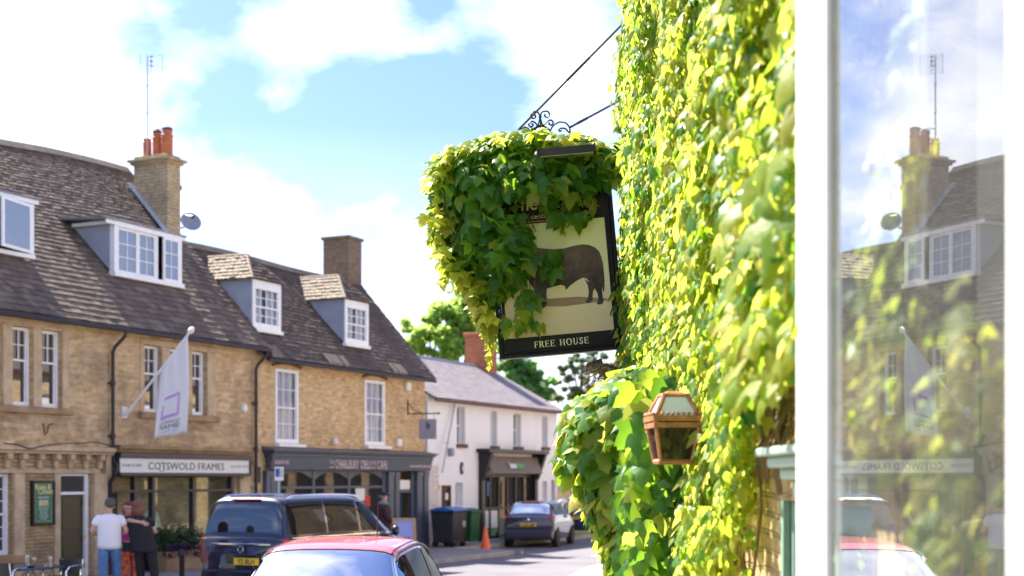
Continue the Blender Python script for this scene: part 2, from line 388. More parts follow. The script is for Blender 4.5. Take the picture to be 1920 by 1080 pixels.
# ------------------------------------------------------------------ building helpers (terrace coordinates: t along, D into the house, z up)
def holed_wall(mb, t0, t1, z0, z1, holes, D=0.0, depth=.2):
    xs = sorted({t0, t1, *[h[0] for h in holes], *[h[1] for h in holes]}); zs = sorted({z0, z1, *[h[2] for h in holes], *[h[3] for h in holes]})
    for i in range(len(xs)-1):
        for j in range(len(zs)-1):
            cx, cz = (xs[i]+xs[i+1])/2, (zs[j]+zs[j+1])/2
            if any(h[0] < cx < h[1] and h[2] < cz < h[3] for h in holes): continue
            mb.add([(xs[i],D,zs[j]),(xs[i+1],D,zs[j]),(xs[i+1],D,zs[j+1]),(xs[i],D,zs[j+1])], [(0,1,2,3)])
    for a, b_, c, d in holes:
        e = D+depth
        mb.add([(a,D,c),(a,e,c),(a,e,d),(a,D,d),(b_,D,c),(b_,e,c),(b_,e,d),(b_,D,d)], [(0,1,2,3),(4,7,6,5),(0,4,5,1),(3,2,6,7)])
        mb.add([(a,e,c),(b_,e,c),(b_,e,d),(a,e,d)], [(0,1,2,3)])
def shell(mb, t0, t1, z0, ze, Dr, Zr):
    "gable ends and back wall; the ridge stands at depth Dr"
    back = 2*Dr
    for t, f in ((t0, 1), (t1, -1)):
        mb.add([(t,0,z0),(t,back,z0),(t,back,ze),(t,Dr,Zr-.12),(t,0,ze)], [(0,1,2,3,4) if f < 0 else (4,3,2,1,0)])
    mb.add([(t0,back,z0),(t1,back,z0),(t1,back,ze),(t0,back,ze)], [(3,2,1,0)])
def tiles(mb, t0, t1, De, Ze, Dr, Zr, w=.23, g0=.21, g1=.10, th=.024, sag=None, rnd=.012, trim=None):
    "courses of individual slates from the eave up to the ridge"
    L = math.hypot(Dr-De, Zr-Ze); d = Vector((0, (Dr-De)/L, (Zr-Ze)/L)); n = Vector((0, -d.z, d.y)) if Dr > De else Vector((0, d.z*1, -d.y))
    if n.z < 0: n = -n
    s = 0.0; row = 0
    while s < L-.02:
        f = s/L; gg = g0+(g1-g0)*f; ww = w*(1-.45*f)
        t = t0-random.random()*ww
        while t < t1:
            wi = ww*random.uniform(.65, 1.35); a, b_ = max(t, t0), min(t+wi-.006, t1); t += wi
            if b_-a < .04: continue
            if trim and trim((a+b_)/2, s): continue
            lift = random.uniform(.6, 1.15)*th*.6; e1 = random.uniform(-rnd, rnd); top = min(s+gg*1.35, L)
            zz = lambda q, tt: (sag(tt)*q/L if sag else 0)
            p = lambda tt, q, h: Vector((tt, De, Ze))+d*q+n*h+Vector((0, 0, zz(q, tt)))
            fr = s+e1
            mb.hexa([p(a,fr,.0), p(b_,fr,.0), p(b_,top,-.01), p(a,top,-.01)],
                    [p(a,fr,lift+th), p(b_,fr,lift+th+random.uniform(-.006,.006)), p(b_,top,th*.4), p(a,top,th*.4)])
        s += gg; row += 1
def ridge_caps(mb, t0, t1, D, Z, sag=None):
    t = t0
    while t < t1:
        e = min(t+.42, t1); z = Z+(sag(t) if sag else 0); z2 = Z+(sag(e) if sag else 0)
        mb.add([(t,D-.17,z-.13),(t,D,z+.05),(t,D+.17,z-.13),(e-.015,D-.17,z2-.13),(e-.015,D,z2+.05),(e-.015,D+.17,z2-.13)], [(0,1,2),(5,4,3),(0,3,4,1),(1,4,5,2),(2,5,3,0)])
        t = e
def sash(parent, t0, t1, z0, z1, D, cols=2, rt=2, rb=1, fr=.055, glass='glass_up', curtain=None, mid=.5, name='window', bar=.022, raise_=0.0):
    "white sliding sash: outer frame, meeting rail, glazing bars; glass and curtain are its sub-parts"
    m = MB(); zm = z0+(z1-z0)*(1-mid); y0, y1 = D, D+.07
    m.box(t0,t0+fr,y0,y1,z0,z1); m.box(t1-fr,t1,y0,y1,z0,z1); m.box(t0+fr+.001,t1-fr-.001,y0,y1,z1-fr,z1); m.box(t0+fr+.001,t1-fr-.001,y0,y1,z0,z0+fr*1.3)
    m.box(t0+fr,t1-fr,y0+.015,y1+.01,zm-.022,zm+.022)
    a, b_ = t0+fr, t1-fr
    for sx0, sz0, sz1, rows, dy in ((0, zm+.022, z1-fr, rt, .02), (0, z0+fr*1.3, zm-.022, rb, .035)):
        if rows == 0: continue
        for k in range(1, cols if (rows > 1 or sz0 > zm) else 1): 
            x = a+(b_-a)*k/cols; m.box(x-bar/2,x+bar/2,D+dy,D+dy+.03,sz0,sz1)
        for k in range(1, rows):
            z = sz0+(sz1-sz0)*k/rows; m.box(a,b_,D+dy+.002,D+dy+.028,z-bar/2,z+bar/2)
        m.box(a,a+.03,D+dy+.004,D+dy+.04,sz0,sz1); m.box(b_-.03,b_,D+dy+.004,D+dy+.04,sz0,sz1)
    w = m.build(name, M['white'], parent, bevel=.004)
    MB().add([(a,D+.058,z0+fr),(b_,D+.058,z0+fr),(b_,D+.058,z1-fr),(a,D+.058,z1-fr)], [(0,1,2,3)]).build('pane', M[glass], w)
    if curtain:
        c = MB(); n = 26; y = D+.12
        for side in ((a, a+(b_-a)*.42), (a+(b_-a)*.58, b_)) if curtain != 'full' else ((a, b_),):
            pts = [(side[0]+(side[1]-side[0])*i/n, y+.012*math.sin(i*1.7)) for i in range(n+1)]
            for i in range(n): c.add([(*pts[i],z0+fr),(*pts[i+1],z0+fr),(*pts[i+1],z1-fr),(*pts[i],z1-fr)], [(0,1,2,3)])
        c.build('curtain', M['net'], w, smooth=True)
        MB().add([(a,D+.19,z0+fr),(b_,D+.19,z0+fr),(b_,D+.19,z1-fr),(a,D+.19,z1-fr)], [(0,1,2,3)]).build('shade_backing', M['black'], w)  # black sheet stands in for the shade of the unlit room
    return w
M['glass_net'] = glass_clear('clear_window_glass', .02)
M['glass_shop'] = glass_dark('shop_glass_dim', (.03, .026, .025), .02, gcol=.6)
M['glass_black'] = glass_dark('black_glass', (.008, .008, .009), -.02, gcol=.35)

# ---------------------------------------------------------------- house A : the stone inn at the left
tA0, tA1 = -5.0, ft(205)
EZ = 5.50; RDr, RZr = 4.19, 10.40
sagA = lambda t: -.10+.10*math.cos((t-6.4)*.55) - max(0, (3.5-t))*.035
A = thing('stone_inn', 'honey stone inn with olive door, green board and tall sash windows, leftmost of the terrace', 'house', (tA0,0,0), ROW)
wA = [(ft(-40), ft(5)), (ft(23), ft(62)), (ft(78), ft(116))]
zA0, zA1 = 3.66, 5.26
holes = [(a, b_, zA0, zA1) for a, b_ in wA]
d0, d1 = ft(113), ft(168); dz = fz(140, 888)
lw0, lw1 = ft(-30), ft(23); lz0, lz1 = fz(10, 1042), fz(10, 887)
holes += [(d0, d1, .11, dz), (lw0, lw1, lz0, lz1)]
ledge = fz(100, 846)
m = MB(); holed_wall(m, tA0, tA1-.004, ledge, 5.6, [h for h in holes if h[2] > ledge], depth=.24); shell(m, tA0, tA1-.004, 0, 5.5, RDr, RZr)
m.build('wall', M['stone'], A)
m = MB(); holed_wall(m, tA0, tA1-.004, 0, ledge, [h for h in holes if h[2] < ledge], depth=.26); m.build('lower_wall', M['rubble'], A)
# dressed mullions, jambs and sill of the triple window
m = MB()
for a, b_ in ((wA[0][1]+.003, wA[1][0]-.003), (wA[1][1]+.003, wA[2][0]-.003)): m.hexa([(a,-.02,zA0),(b_,-.02,zA0),(b_,.2,zA0),(a,.2,zA0)], [(a,-.02,zA1),(b_,-.02,zA1),(b_,.2,zA1),(a,.2,zA1)])
m.box(wA[2][1]+.003, ft(128), -.025, .1, zA0, zA1+.05); m.box(tA0+.1, ft(128), -.028, .12, zA1+.052, zA1+.16)
m.build('mullion', M['ashlar'], A, bevel=.012)
m = MB(); m.box(tA0+.1, ft(133), -.09, .14, zA0-.14, zA0-.003); m.build('sill', M['ashlar_d'], A, bevel=.015)
for i, (a, b_) in enumerate(wA): sash(A, a+.03, b_, zA0+.01, zA1-.01, .11, cols=2, rt=2, rb=1, glass='glass_up', mid=.42, fr=.06)
# string course with consoles over the ground floor
m = MB(); m.box(tA0, tA1-.02, -.22, -.002, ledge+.0, ledge+.10); m.box(tA0, tA1-.02, -.16, -.003, ledge-.06, ledge-.003)
m.build('cornice', M['ashlar'], A, bevel=.015)
for px in (-18, 10, 38, 70, 101, 128, 157, 184):
    t = ft(px); m = MB(); m.box(t-.07, t+.07, -.15, -.003, ledge-.18, ledge-.063); m.box(t-.055, t+.055, -.085, -.003, ledge-.36, ledge-.183)
    m.build('console', M['ashlar'], A, bevel=.01)
m = MB(); m.box(tA0, tA1-.35, -.05, -.003, ledge-.46, ledge-.365); m.build('lintel_band', M['ashlar'], A, bevel=.01)
for p0, p1, o_ in ((24,43,.06),(170.5,198,.1),(101,112,.035)): MB().box(ft(p0), ft(p1), -o_, .1, .11, ledge-.463).build('pilaster', M['ashlar'], A, bevel=.012)
w = sash(A, lw0+.03, lw1-.01, lz0+.01, lz1-.01, .1, cols=2, rt=3, rb=3, glass='glass_up', fr=.07)
m = MB(); m.box(-4, ft(45), -.16, .05, lz0-.16, lz0-.004); m.build('sill', M['ashlar_d'], A, bevel=.015)
# door: white frame, light above, olive leaf standing ajar
m = MB(); f = .07; dtop = dz; dl = fz(140, 924)
m.box(d0+.002,d0+f*.5,.03,.13,.11,dtop); m.box(d1-f*1.5,d1-.002,.03,.13,.11,dtop); m.box(d0+f*.5+.001,d1-f*1.5-.001,.03,.13,dtop-.05,dtop-.002); m.box(d0+f*.5+.001,d1-f*1.5-.001,.028,.135,dl-.04,dl+.02)
dr = m.build('door_frame', M['white'], A, bevel=.006)
MB().box(d0+.035,d1-.1,.07,.075,dl+.02,dtop-.05).build('fanlight_glass', M['glass_up'], dr)
m = MB(); m.box(d0+.04,d1-.11,.09,.13,.12,dl-.045)
for a, b_ in ((.12,.9),(1.0,1.7)):
    m.box(d0+.14,d1-.21,.078,.0895,.11+a,.11+b_)
dd = m.build('door', M['door_green'], A, bevel=.01)
for z in (.35, .95, dl-.2): MB().box(d1-.15,d1-.098,.02,.0275,z-.05,z+.05).build('hinge', M['brass'], dd)
# roof
m = MB(); m.add([(tA0,-.3,EZ-.03),(tA1,-.3,EZ-.03),(tA1,RDr,RZr-.25),(tA0,RDr,RZr-.25),(tA0,2*RDr+.3,EZ-.03),(tA1,2*RDr+.3,EZ-.03)], [(0,1,2,3),(3,2,5,4)])
rf = m.build('roof', M['under'], A)
def in_dormer(a, b_, lo, hi): return lambda t, s: a < t < b_ and lo < s < hi
m = MB(); tiles(m, tA0, tA1, -.32, EZ, RDr, RZr, sag=sagA, trim=in_dormer(-2.55, -.35, 1.95, 3.0)); tiles(m, tA0, tA1, 2*RDr+.3, EZ, RDr, RZr, w=.5, g0=.4, g1=.3, sag=sagA); m.build('slates', M['slate'], rf)
m = MB(); ridge_caps(m, tA0, tA1, RDr, RZr+.02, sagA); m.build('ridge_tile', M['slate3'], rf)
m = MB(); m.tube([(tA0,-.36,EZ-.07),(tA1,-.36,EZ-.07)], .055); m.build('gutter', M['pipe'], A, smooth=True)
# small dormer with an open casement
def flat_dormer(parent, t0, t1, z0, z1, D, roofD, left_over, right_over):
    mm = MB(); s0, s1 = t0, t1
    mm.add([(t0+.02,D+.02,z0),(t0+.02,roofD,z1),(t0+.02,D+.02,z1)], [(0,1,2)]); mm.add([(t0+.08,D+.02,z0),(t0+.08,roofD,z1),(t0+.08,D+.02,z1)], [(2,1,0)])
    d = mm.build('dormer', M['lead'], parent)
    mm = MB(); mm.add([(t1-.02,D+.02,z0),(t1-.02,roofD,z1),(t1-.02,D+.02,z1)], [(2,1,0)]); mm.build('dormer_cheek', M['lead'], d)
    mm = MB(); mm.hexa([(t0-left_over,D-.12,z1+.01),(t1+right_over,D-.12,z1+.01),(t1+right_over,roofD+.25,z1+.09),(t0-left_over,roofD+.25,z1+.09)],
                       [(t0-left_over,D-.12,z1+.05),(t1+right_over,D-.12,z1+.05),(t1+right_over,roofD+.25,z1+.13),(t0-left_over,roofD+.25,z1+.13)])
    mm.build('dormer_roof', M['lead_d'], d)
    mm = MB(); mm.box(t0-left_over+.02,t1+right_over-.02,D-.09,D-.06,z1-.08,z1+.008); mm.box(t0-.1,t0-.06,D-.06,roofD-.1,z1-.07,z1+.008)
    mm.build('fascia_board', M['white'], d)
    return d
D0 = flat_dormer(A, -3.4, -.29, 6.86, 8.08, .9, 1.98, .12, .12)
m = MB(); z0, z1 = 6.86, 7.99
for x0, x1 in ((-3.4,-3.33),(-2.65,-2.58),(-1.93,-1.80),(-.36,-.29)): m.box(x0,x1,.84,.94,z0+.06,z1)
m.box(-3.4,-.29,.83,.95,z1+.001,z1+.09); m.box(-3.4,-.29,.80,.95,z0-.03,z0+.059)
w = m.build('window', M['white'], D0, bevel=.006)
MB().box(-3.33,-1.93,.9,.905,z0+.06,z1).build('pane', M['glass_blue'], w)
MB().box(-1.80,-.36,.93,.935,z0+.06,z1).build('shade_backing', M['black'], w)  # black sheet paints the dark room behind the open casement
m = MB(); ang = R(-12); c, s_ = math.cos(ang), math.sin(ang)
def cas(x, y, z): return (-.37+x*-c*1.4, .82+x*s_*1.4, z)
def cbox(mb, x0, x1, h0, h1, th=.04):
    pts = [Vector(cas(x0,0,h0)), Vector(cas(x1,0,h0))]; nn = Vector((s_, c, 0))*th
    a, b_ = pts; mb.hexa([a, b_, b_+nn, a+nn][::-1], [(p[0],p[1],h1) for p in (a, b_, b_+nn, a+nn)][::-1])
for q in ((0,.06,z0+.08,z1-.02),(.72,.78,z0+.08,z1-.02),(.06,.72,z0+.08,z0+.14),(.06,.72,z1-.08,z1-.02)): cbox(m, *q)
cs = m.build('casement', M['white'], w)
m = MB(); cbox(m, .06, .72, z0+.14, z1-.08, .01); m.build('casement_pane', M['glass_blue'], w)

# ---------------------------------------------------------------- house B : the picture framer's
tB0, tB1 = tA1, 6.55
B = thing('framing_shop', 'stone house with a wide white dormer and tall stone chimney above a white shop fascia', 'house', (tB0,0,0), ROW)
wB = [(ft(270), ft(303)), (ft(319), ft(350)), (ft(360), ft(388))]
zB0, zB1 = 3.70, 5.22
sf0, sf1 = ft(204), ft(438)            # shopfront opening
fz0, fz1 = fz(330, 887), fz(330, 861)  # fascia band
holes = [(a, b_, zB0, zB1) for a, b_ in wB]
m = MB(); holed_wall(m, tB0, tB1, fz1+.18, 5.6, holes, depth=.24)
holed_wall(m, tB0, tB1, 0, fz1+.18, [(sf0, sf1, .5, fz0)], depth=.5)
m.add([(tB1,0,0),(tB1,2*RDr,0),(tB1,2*RDr,5.5),(tB1,RDr,RZr-.12),(tB1,0,5.5)], [(0,1,2,3,4)]); m.add([(tB0,2*RDr,0),(tB1,2*RDr,0),(tB1,2*RDr,5.5),(tB0,2*RDr,5.5)], [(3,2,1,0)])
m.build('wall', M['stone'], B)
m = MB()
for a, b_ in ((wB[0][1]+.003, wB[1][0]-.003), (wB[1][1]+.003, wB[2][0]-.003), (ft(262), wB[0][0]-.003), (wB[2][1]+.003, ft(404))): m.box(a,b_,-.02,.2,zB0,zB1)
m.box(ft(262), ft(404), -.024, .12, zB1+.002, zB1+.13); m.build('mullion', M['ashlar'], B, bevel=.012)
m = MB(); m.box(ft(259), ft(408), -.1, .14, zB0-.15, zB0-.003); m.build('sill', M['ashlar_d'], B, bevel=.015)
for a, b_ in wB: sash(B, a+.02, b_-.01, zB0+.01, zB1-.01, .11, cols=2, rt=2, rb=1, mid=.42, fr=.055)
m = MB(); m.box(ft(212), ft(462), -.2, -.002, fz1+.2, fz1+.29); m.box(ft(212), ft(462), -.13, -.003, fz1+.13, fz1+.197); m.build('cornice', M['ashlar_d'], B, bevel=.012)
m = MB(); m.box(ft(444), ft(462), -.11, .0, .11, fz1+.12); m.box(ft(446), ft(460), -.15, -.112, fz1-.5, fz1+.1); m.build('pilaster', M['ashlar'], B, bevel=.012)
MB().box(ft(194), ft(203), -.1, .0, .11, fz1+.12).build('pilaster', M['ashlar'], B, bevel=.012)
# fascia
m = MB(); a, b_ = ft(208), ft(455)
m.box(a,b_,-.28,-.115,fz0-.07,fz0-.002); m.box(a,b_,-.28,-.115,fz1+.002,fz1+.12); m.box(b_-.06,b_,-.28,-.115,fz0-.002,fz1+.002); m.box(a,b_-.06,-.22,-.116,fz0-.001,fz1+.001)
fb = m.build('shop_sign', M['dkwood'], B, bevel=.006)
MB().box(a+.02,b_-.065,-.24,-.2205,fz0+.004,fz1-.004).build('sign_panel', M['signwhite'], fb)
t_ = text_mb('COTSWOLD FRAMES', .235, spacing=1.02, sx=1.25); shift(t_, ft(336), -.244, (fz0+fz1)/2-.085); t_.build('lettering', M['ink'], fb)
t_ = text_mb('01608 811808', .10, spacing=1.1); shift(t_, ft(228)+.05, -.244, (fz0+fz1)/2-.03); t_.build('lettering', M['inkgrey'], fb)
t_ = text_mb('GALLERY GIFTS', .10, spacing=1.1); shift(t_, ft(434), -.244, (fz0+fz1)/2-.03); t_.build('lettering', M['inkgrey'], fb)
m = MB(); lx = ft(283)
for q in ((0,.02,0,.2),(.16,.18,0,.17),(.0,.18,-.002,.018),(.03,.18,.18,.2)): m.box(lx+q[0],lx+q[1],-.243,-.2405,fz0+.03+q[2],fz0+.03+q[3])
m.build('logo', M['inkgrey'], fb)
# shopfront frame, recessed door bay at its left
m = MB(); zt = fz(330, 920)
for p0, p1 in ((205,208),(250,255.5),(284,289.5),(360,363.5),(432,438)): m.box(ft(p0),ft(p1),-.03,.1,.5 if p0 > 209 else .11,fz0-.07)
m.box(ft(208),ft(432),-.02,.08,zt-.03,zt+.03); m.box(ft(255.5),ft(432),-.04,.1,.46,.58); m.box(ft(255.5),ft(432),-.028,.09,.11,.455)
m.box(ft(208),ft(432),-.025,.09,fz0-.10,fz0-.071)
sh = m.build('shopfront', M['dkwood'], B, bevel=.008)
MB().box(ft(255.5),ft(432),.03,.035,.58,fz0-.1).build('pane', M['glass_net'], sh)
m = MB(); m.box(ft(208),ft(440),1.6,1.62,.1,3.3); m.box(ft(255),ft(437),.5,1.6,.45,.5); m.build('interior_wall', M['oldwood'], sh)
m = MB()
k = 0
while k < 22: m.box(ft(262)+k*.19, ft(262)+k*.19+.05, 1.2, 1.25, .5, 2.15); k += 1
m.build('slatted_screen', paint('pine_slats', (.45, .30, .15), .7), sh)
dB = MB(); dB.box(ft(208)+.05,ft(250)-.03,.42,.46,.12,zt-.03); dB.build('door', M['black'], B)
# display pieces in the window
pc = thing('framed_picture', 'cream framed picture of pale figures on an easel in the shop window', 'picture', (ft(317),.45,.58), ROW)
m = MB(); a, b_ = ft(300)+.1, ft(331); zz0, zz1 = .95, 2.0
m.hexa([(a,.40,zz0),(b_,.40,zz0),(b_,.44,zz0),(a,.44,zz0)], [(a-.08,.62,zz1),(b_-.12,.62,zz1),(b_-.12,.66,zz1),(a-.08,.66,zz1)]); m.build('picture_frame', paint('cream_frame', (.72, .66, .42), .6), pc)
def onpic(u0, u1, h0, h1, off=.004):
    P = lambda u, h: Vector((a+(b_-a)*u-.08*h-.04*h*u, .40+.22*h-off, zz0+(zz1-zz0)*h)); return [P(u0,h0), P(u1,h0), P(u1,h1), P(u0,h1)]
m = MB(); m.poly(onpic(.16,.84,.12,.88)); m.build('picture_sheet', paint('pale_blue_sheet', (.35, .62, .68), .6, var=.25, scale=6), pc)
m = MB()
for u0, h0, u1, h1 in ((.3,.2,.5,.8),(.45,.5,.7,.2),(.4,.2,.42,.6),(.6,.75,.55,.3),(.35,.55,.65,.6)):
    q = onpic(u0,u0+.06,h0,h0,.008)[:2]+onpic(u1,u1+.06,h1,h1,.008)[:2][::-1]; m.poly(q)
m.build('figure_drawing', paint('tan_ink', (.5, .36, .2), .7), pc)
m = MB(); m.box(a+.05,a+.09,.3,.34,.585,1.0); m.box(b_-.2,b_-.16,.3,.34,.585,1.0); m.box(a,b_-.06,.3,.4,.9,.945); m.build('easel', paint('beech', (.5, .35, .2), .6), pc)
for px, s_ in ((309, .27), (345, .3), (366, .26)):
    cx = ft(px); w = thing('wreath', {309: 'white looped wreath left of the framed picture in the shop window', 345: 'white looped wreath between the picture and another wreath in the shop window', 366: 'white looped wreath at the right end of the shop window display'}[px], 'wreath', (cx,.25,.6), ROW, group='white wreaths in the framing shop window')
    m = MB()
    for q in range(5):
        m.tube([(cx+s_*.5*math.cos(v_/14*6.283)+.03*math.sin(q*2+v_), .25+.02*q, .6+s_*.62+s_*.6*math.sin(v_/14*6.283)+.02*math.cos(q*3+v_*2)) for v_ in range(15)], .012, n=5)
    m.build('twig_ring', M['plas_white'], w, smooth=True)
# roof B (continues roof A) with its far gable
m = MB(); e = tB1+.12
m.add([(tB0,-.3,EZ-.03),(e,-.3,EZ-.03),(e,RDr,RZr-.25),(tB0,RDr,RZr-.25),(tB0,2*RDr+.3,EZ-.03),(e,2*RDr+.3,EZ-.03)], [(0,1,2,3),(3,2,5,4)])
rf = m.build('roof', M['under'], B)
m = MB(); tiles(m, tB0, e+.02, -.32, EZ, RDr, RZr, sag=sagA, trim=in_dormer(2.35, 4.5, 1.95, 3.2)); tiles(m, tB0, e, 2*RDr+.3, EZ, RDr, RZr, w=.5, g0=.4, g1=.3, sag=sagA); m.build('slates', M['slate'], rf)
m = MB(); ridge_caps(m, tB0, e, RDr, RZr+.02, sagA); m.build('ridge_tile', M['slate3'], rf)
m = MB(); m.tube([(tB0,-.36,EZ-.07),(tB1+.1,-.36,EZ-.07)], .055); m.build('gutter', M['pipe'], B, smooth=True)
D1 = flat_dormer(B, 2.22, 4.65, 6.90, 8.06, .92, 2.1, .3, .14)
m = MB(); z0, z1 = 6.86, 7.96
m.box(2.22,2.36,.84,.98,z0+.06,z1); m.box(4.51,4.65,.84,.98,z0+.06,z1); m.box(2.22,4.65,.82,.98,z1+.001,z1+.16); m.box(2.18,4.69,.78,.98,z0-.05,z0+.059)
xs = [2.36, 3.06, 3.10, 3.76, 3.90, 4.51]
def leafw(mb, a, b_, y, cols=2, rows=3):
    q = .06; mb.box(a,a+q,y,y+.05,z0+.06,z1); mb.box(b_-q,b_,y,y+.05,z0+.06,z1); mb.box(a+q,b_-q,y,y+.05,z0+.06,z0+.12); mb.box(a+q,b_-q,y,y+.05,z1-.06,z1)
    for k in range(1, cols): x = a+q+(b_-a-2*q)*k/cols; mb.box(x-.011,x+.011,y+.01,y+.04,z0+.12,z1-.06)
    for k in range(1, rows): z = z0+.12+(z1-z0-.18)*k/rows; mb.box(a+q,b_-q,y+.012,y+.038,z-.011,z+.011)
leafw(m, 2.36, 3.08, .88); leafw(m, 3.085, 3.72, .88); leafw(m, 3.92, 4.51, .80); m.box(3.721,3.78,.86,.96,z0+.06,z1)
w = m.build('window', M['white'], D1, bevel=.005)
MB().box(2.4,3.7,.905,.909,z0+.1,z1-.02).build('pane', M['glass_blue'], w)
MB().box(3.96,4.47,.82,.824,z0+.1,z1-.02).build('pane', M['glass_blue'], w)
MB().box(3.70,4.51,.955,.96,z0+.06,z1).build('shade_backing', M['black'], w)  # black sheet paints the dark gap behind the open leaf
# chimney
c0, c1, cd0, cd1 = 5.97, 6.50, 2.34, 3.42
m = MB(); m.box(c0,c1,cd0,cd1,6.6,10.30); ch = m.build('chimney', M['chimney1'], B)
m = MB(); m.box(c0-.06,c1+.06,cd0-.07,cd1+.07,10.302,10.37); m.box(c0-.12,c1+.12,cd0-.14,cd1+.14,10.372,10.44); m.box(c0,c1,cd0,cd1,10.442,10.53); m.build('chimney_cap', M['chimney1'], ch, bevel=.01)
for D, h, r in ((3.2,.50,.125),(2.88,.62,.13),(2.55,.66,.155)):
    m = MB(); m.lathe([(r,10.53),(r,10.56),(r*.93,10.6),(r*.9,10.53+h*.72),(r*.98,10.53+h*.75),(r*.98,10.53+h*.8),(r*.8,10.53+h*.84),(r*.85,10.53+h-.04),(r*.85,10.53+h),(r*.6,10.53+h),(r*.6,10.53+h-.1)], (6.235,D,0), 18)
    p = m.build('chimney_pot', M['terracotta'], ch, smooth=True)
    if h > .55: MB().lathe([(r*.9,10.53+h+.005),(r*.9,10.53+h+.05),(r*.35,10.53+h+.09)], (6.235,D,0), 14).build('pot_cowl', M['black'], p)
m = MB()
for k in range(9):
    D = 2.35+k*.125; z = 5.84+1.12*D; m.box(c0-.02,c0-.006,D,D+.13,z-.06,z+.17)
m.add([(c0-.18,2.3,5.92+1.12*2.3),(c0-.01,2.3,5.95+1.12*2.3),(c0-.01,3.5,5.95+1.12*3.5),(c0-.18,3.5,5.92+1.12*3.5)], [(0,1,2,3)])
m.build('flashing', M['lead'], ch)
m = MB(); m.ball((c1+.04,cd0+.05,9.75),.07,.06,.08,8,6); m.build('moss_clump', paint('moss', (.04, .09, .02), .9), ch)
# drain pipe between A and B, and between B and C
def pipe(parent, px, ztop, z1, px2=None, t=None):
    t = ft(px) if t is None else t; m = MB()
    m.tube([(t+.12,-.36,ztop),(t+.12,-.34,ztop-.14),(t+.02,-.14,ztop-.38),(t,-.1,ztop-.5),(t,-.1,z1)], .04, n=10)
    for z in np.arange(z1+.5, ztop-.6, 1.15): m.box(t-.075,t+.075,-.13,-.02,z,z+.035); m.tube([(t,-.1,z-.05),(t,-.1,z+.08)], .052, n=10)
    return m.build('drainpipe', M['pipe'], parent, smooth=True)
pipe(A, 205, EZ-.06, 2.6)
m = MB(); t = ft(205); m.tube([(t,-.1,2.6),(t-.02,-.25,2.45),(t-.12,-.26,2.3),(t-.12,-.12,2.1),(t-.1,-.1,.12)], .05); m.build('drainpipe', M['pipe'], A, smooth=True)
pipe(B, 474, EZ-.06, .12)

# ---------------------------------------------------------------- house C : the deli
tC0, tC1 = 6.56, 15.45; CE = 5.27; CDr, CZr = 2.42, 8.38
C = thing('deli_house', 'stone house with two small hipped dormers above a slate blue deli shopfront', 'house', (tC0,0,0), ROW)
sagC = lambda t: .03*math.sin(t*.9)-.03
wC = [(ft(515), ft(559)), (ft(683), ft(721))]
zC = [(fz(537, 832), fz(537, 692)), (fz(702, 836), fz(702, 713))]
ct = fz(650, 846); cf0 = fz(650, 882); q0, q1 = ft(494), ft(797)
holes = [(a, b_, z[0], z[1]) for (a, b_), z in zip(wC, zC)]
m = MB(); holed_wall(m, tC0, tC1, ct, 5.42, holes, depth=.22); holed_wall(m, tC0, tC1, 0, ct, [(q0+.3, q1-.3, .3, cf0)], depth=.6); shell(m, tC0, tC1, 0, 5.2, CDr, CZr)
m.build('wall', M['stone2'], C)
for (a, b_), z in zip(wC, zC):
    w = sash(C, a+.01, b_-.01, z[0]+.01, z[1]-.01, -.02, cols=3, rt=2, rb=2, fr=.085, glass='glass_net', curtain='full', mid=.52)
    m = MB(); m.box(a-.02,b_+.17,-.16,.0,z[0]-.09,z[0]-.002); m.build('sill', M['white'], C, bevel=.01)
    m = MB(); k = 8
    m.prism([(a-.12+(b_-a+.26)*i/k, -.03, z[1]+.03+.09*math.sin(math.pi*i/k)) for i in range(k+1)]+[(a-.12+(b_-a+.26)*i/k, -.03, z[1]+.11+.09*math.sin(math.pi*i/k)) for i in range(k, -1, -1)], (0,.04,0)); m.build('lintel', M['oldwood'], C)
# shopfront: cornice, fascia, pilasters, arched lights, doorway
m = MB(); a, b_ = q0, q1
m.hexa([(a-.1,-.42,ct-.05),(b_+.1,-.42,ct-.05),(b_+.1,-.003,ct-.05),(a-.1,-.003,ct-.05)], [(a-.1,-.42,ct-.01),(b_+.1,-.42,ct-.01),(b_+.1,-.003,ct+.06),(a-.1,-.003,ct+.06)])
m.build('cornice_lead', M['deli_top'], C, bevel=.008)
m = MB(); m.box(a-.06,b_+.06,-.36,-.002,ct-.11,ct-.052); m.box(a,b_,-.3,-.003,ct-.2,ct-.112); m.build('cornice', M['deli'], C, bevel=.02)
m = MB(); m.hexa([(a+.02,-.2,cf0),(b_-.02,-.2,cf0),(b_-.02,-.1,cf0),(a+.02,-.1,cf0)], [(a+.02,-.28,ct-.202),(b_-.02,-.28,ct-.202),(b_-.02,-.1,ct-.202),(a+.02,-.1,ct-.202)])
fb = m.build('shop_sign', M['deli'], C, bevel=.006)
mid = (cf0+ct-.2)/2
tilt = lambda mb: mb
def fasc_text(s, size, p0, p1, dz_=0., mat='pinkgrey', off=.0):
    t_ = text_mb(s, size, ext=.004, offset=off); xs_ = [v[0] for v in t_.v]; k_ = (ft(p1)-ft(p0))/(max(xs_)-min(xs_)); c_ = (max(xs_)+min(xs_))/2; t_.v = [((v[0]-c_)*k_, v[1], v[2]) for v in t_.v]; px = None; shift(t_, (ft(p0)+ft(p1))/2, -.262, mid-size*.33+dz_); return t_.build('lettering', M[mat], fb)
fasc_text('CHARLBURY', .36, 613.5, 658, off=.004); fasc_text('DELI', .36, 662, 680, off=.004); fasc_text('CAFE', .36, 693, 711, off=.004); fasc_text('THE', .2, 602, 611, .05); fasc_text('AND', .19, 682, 690.5, .06)
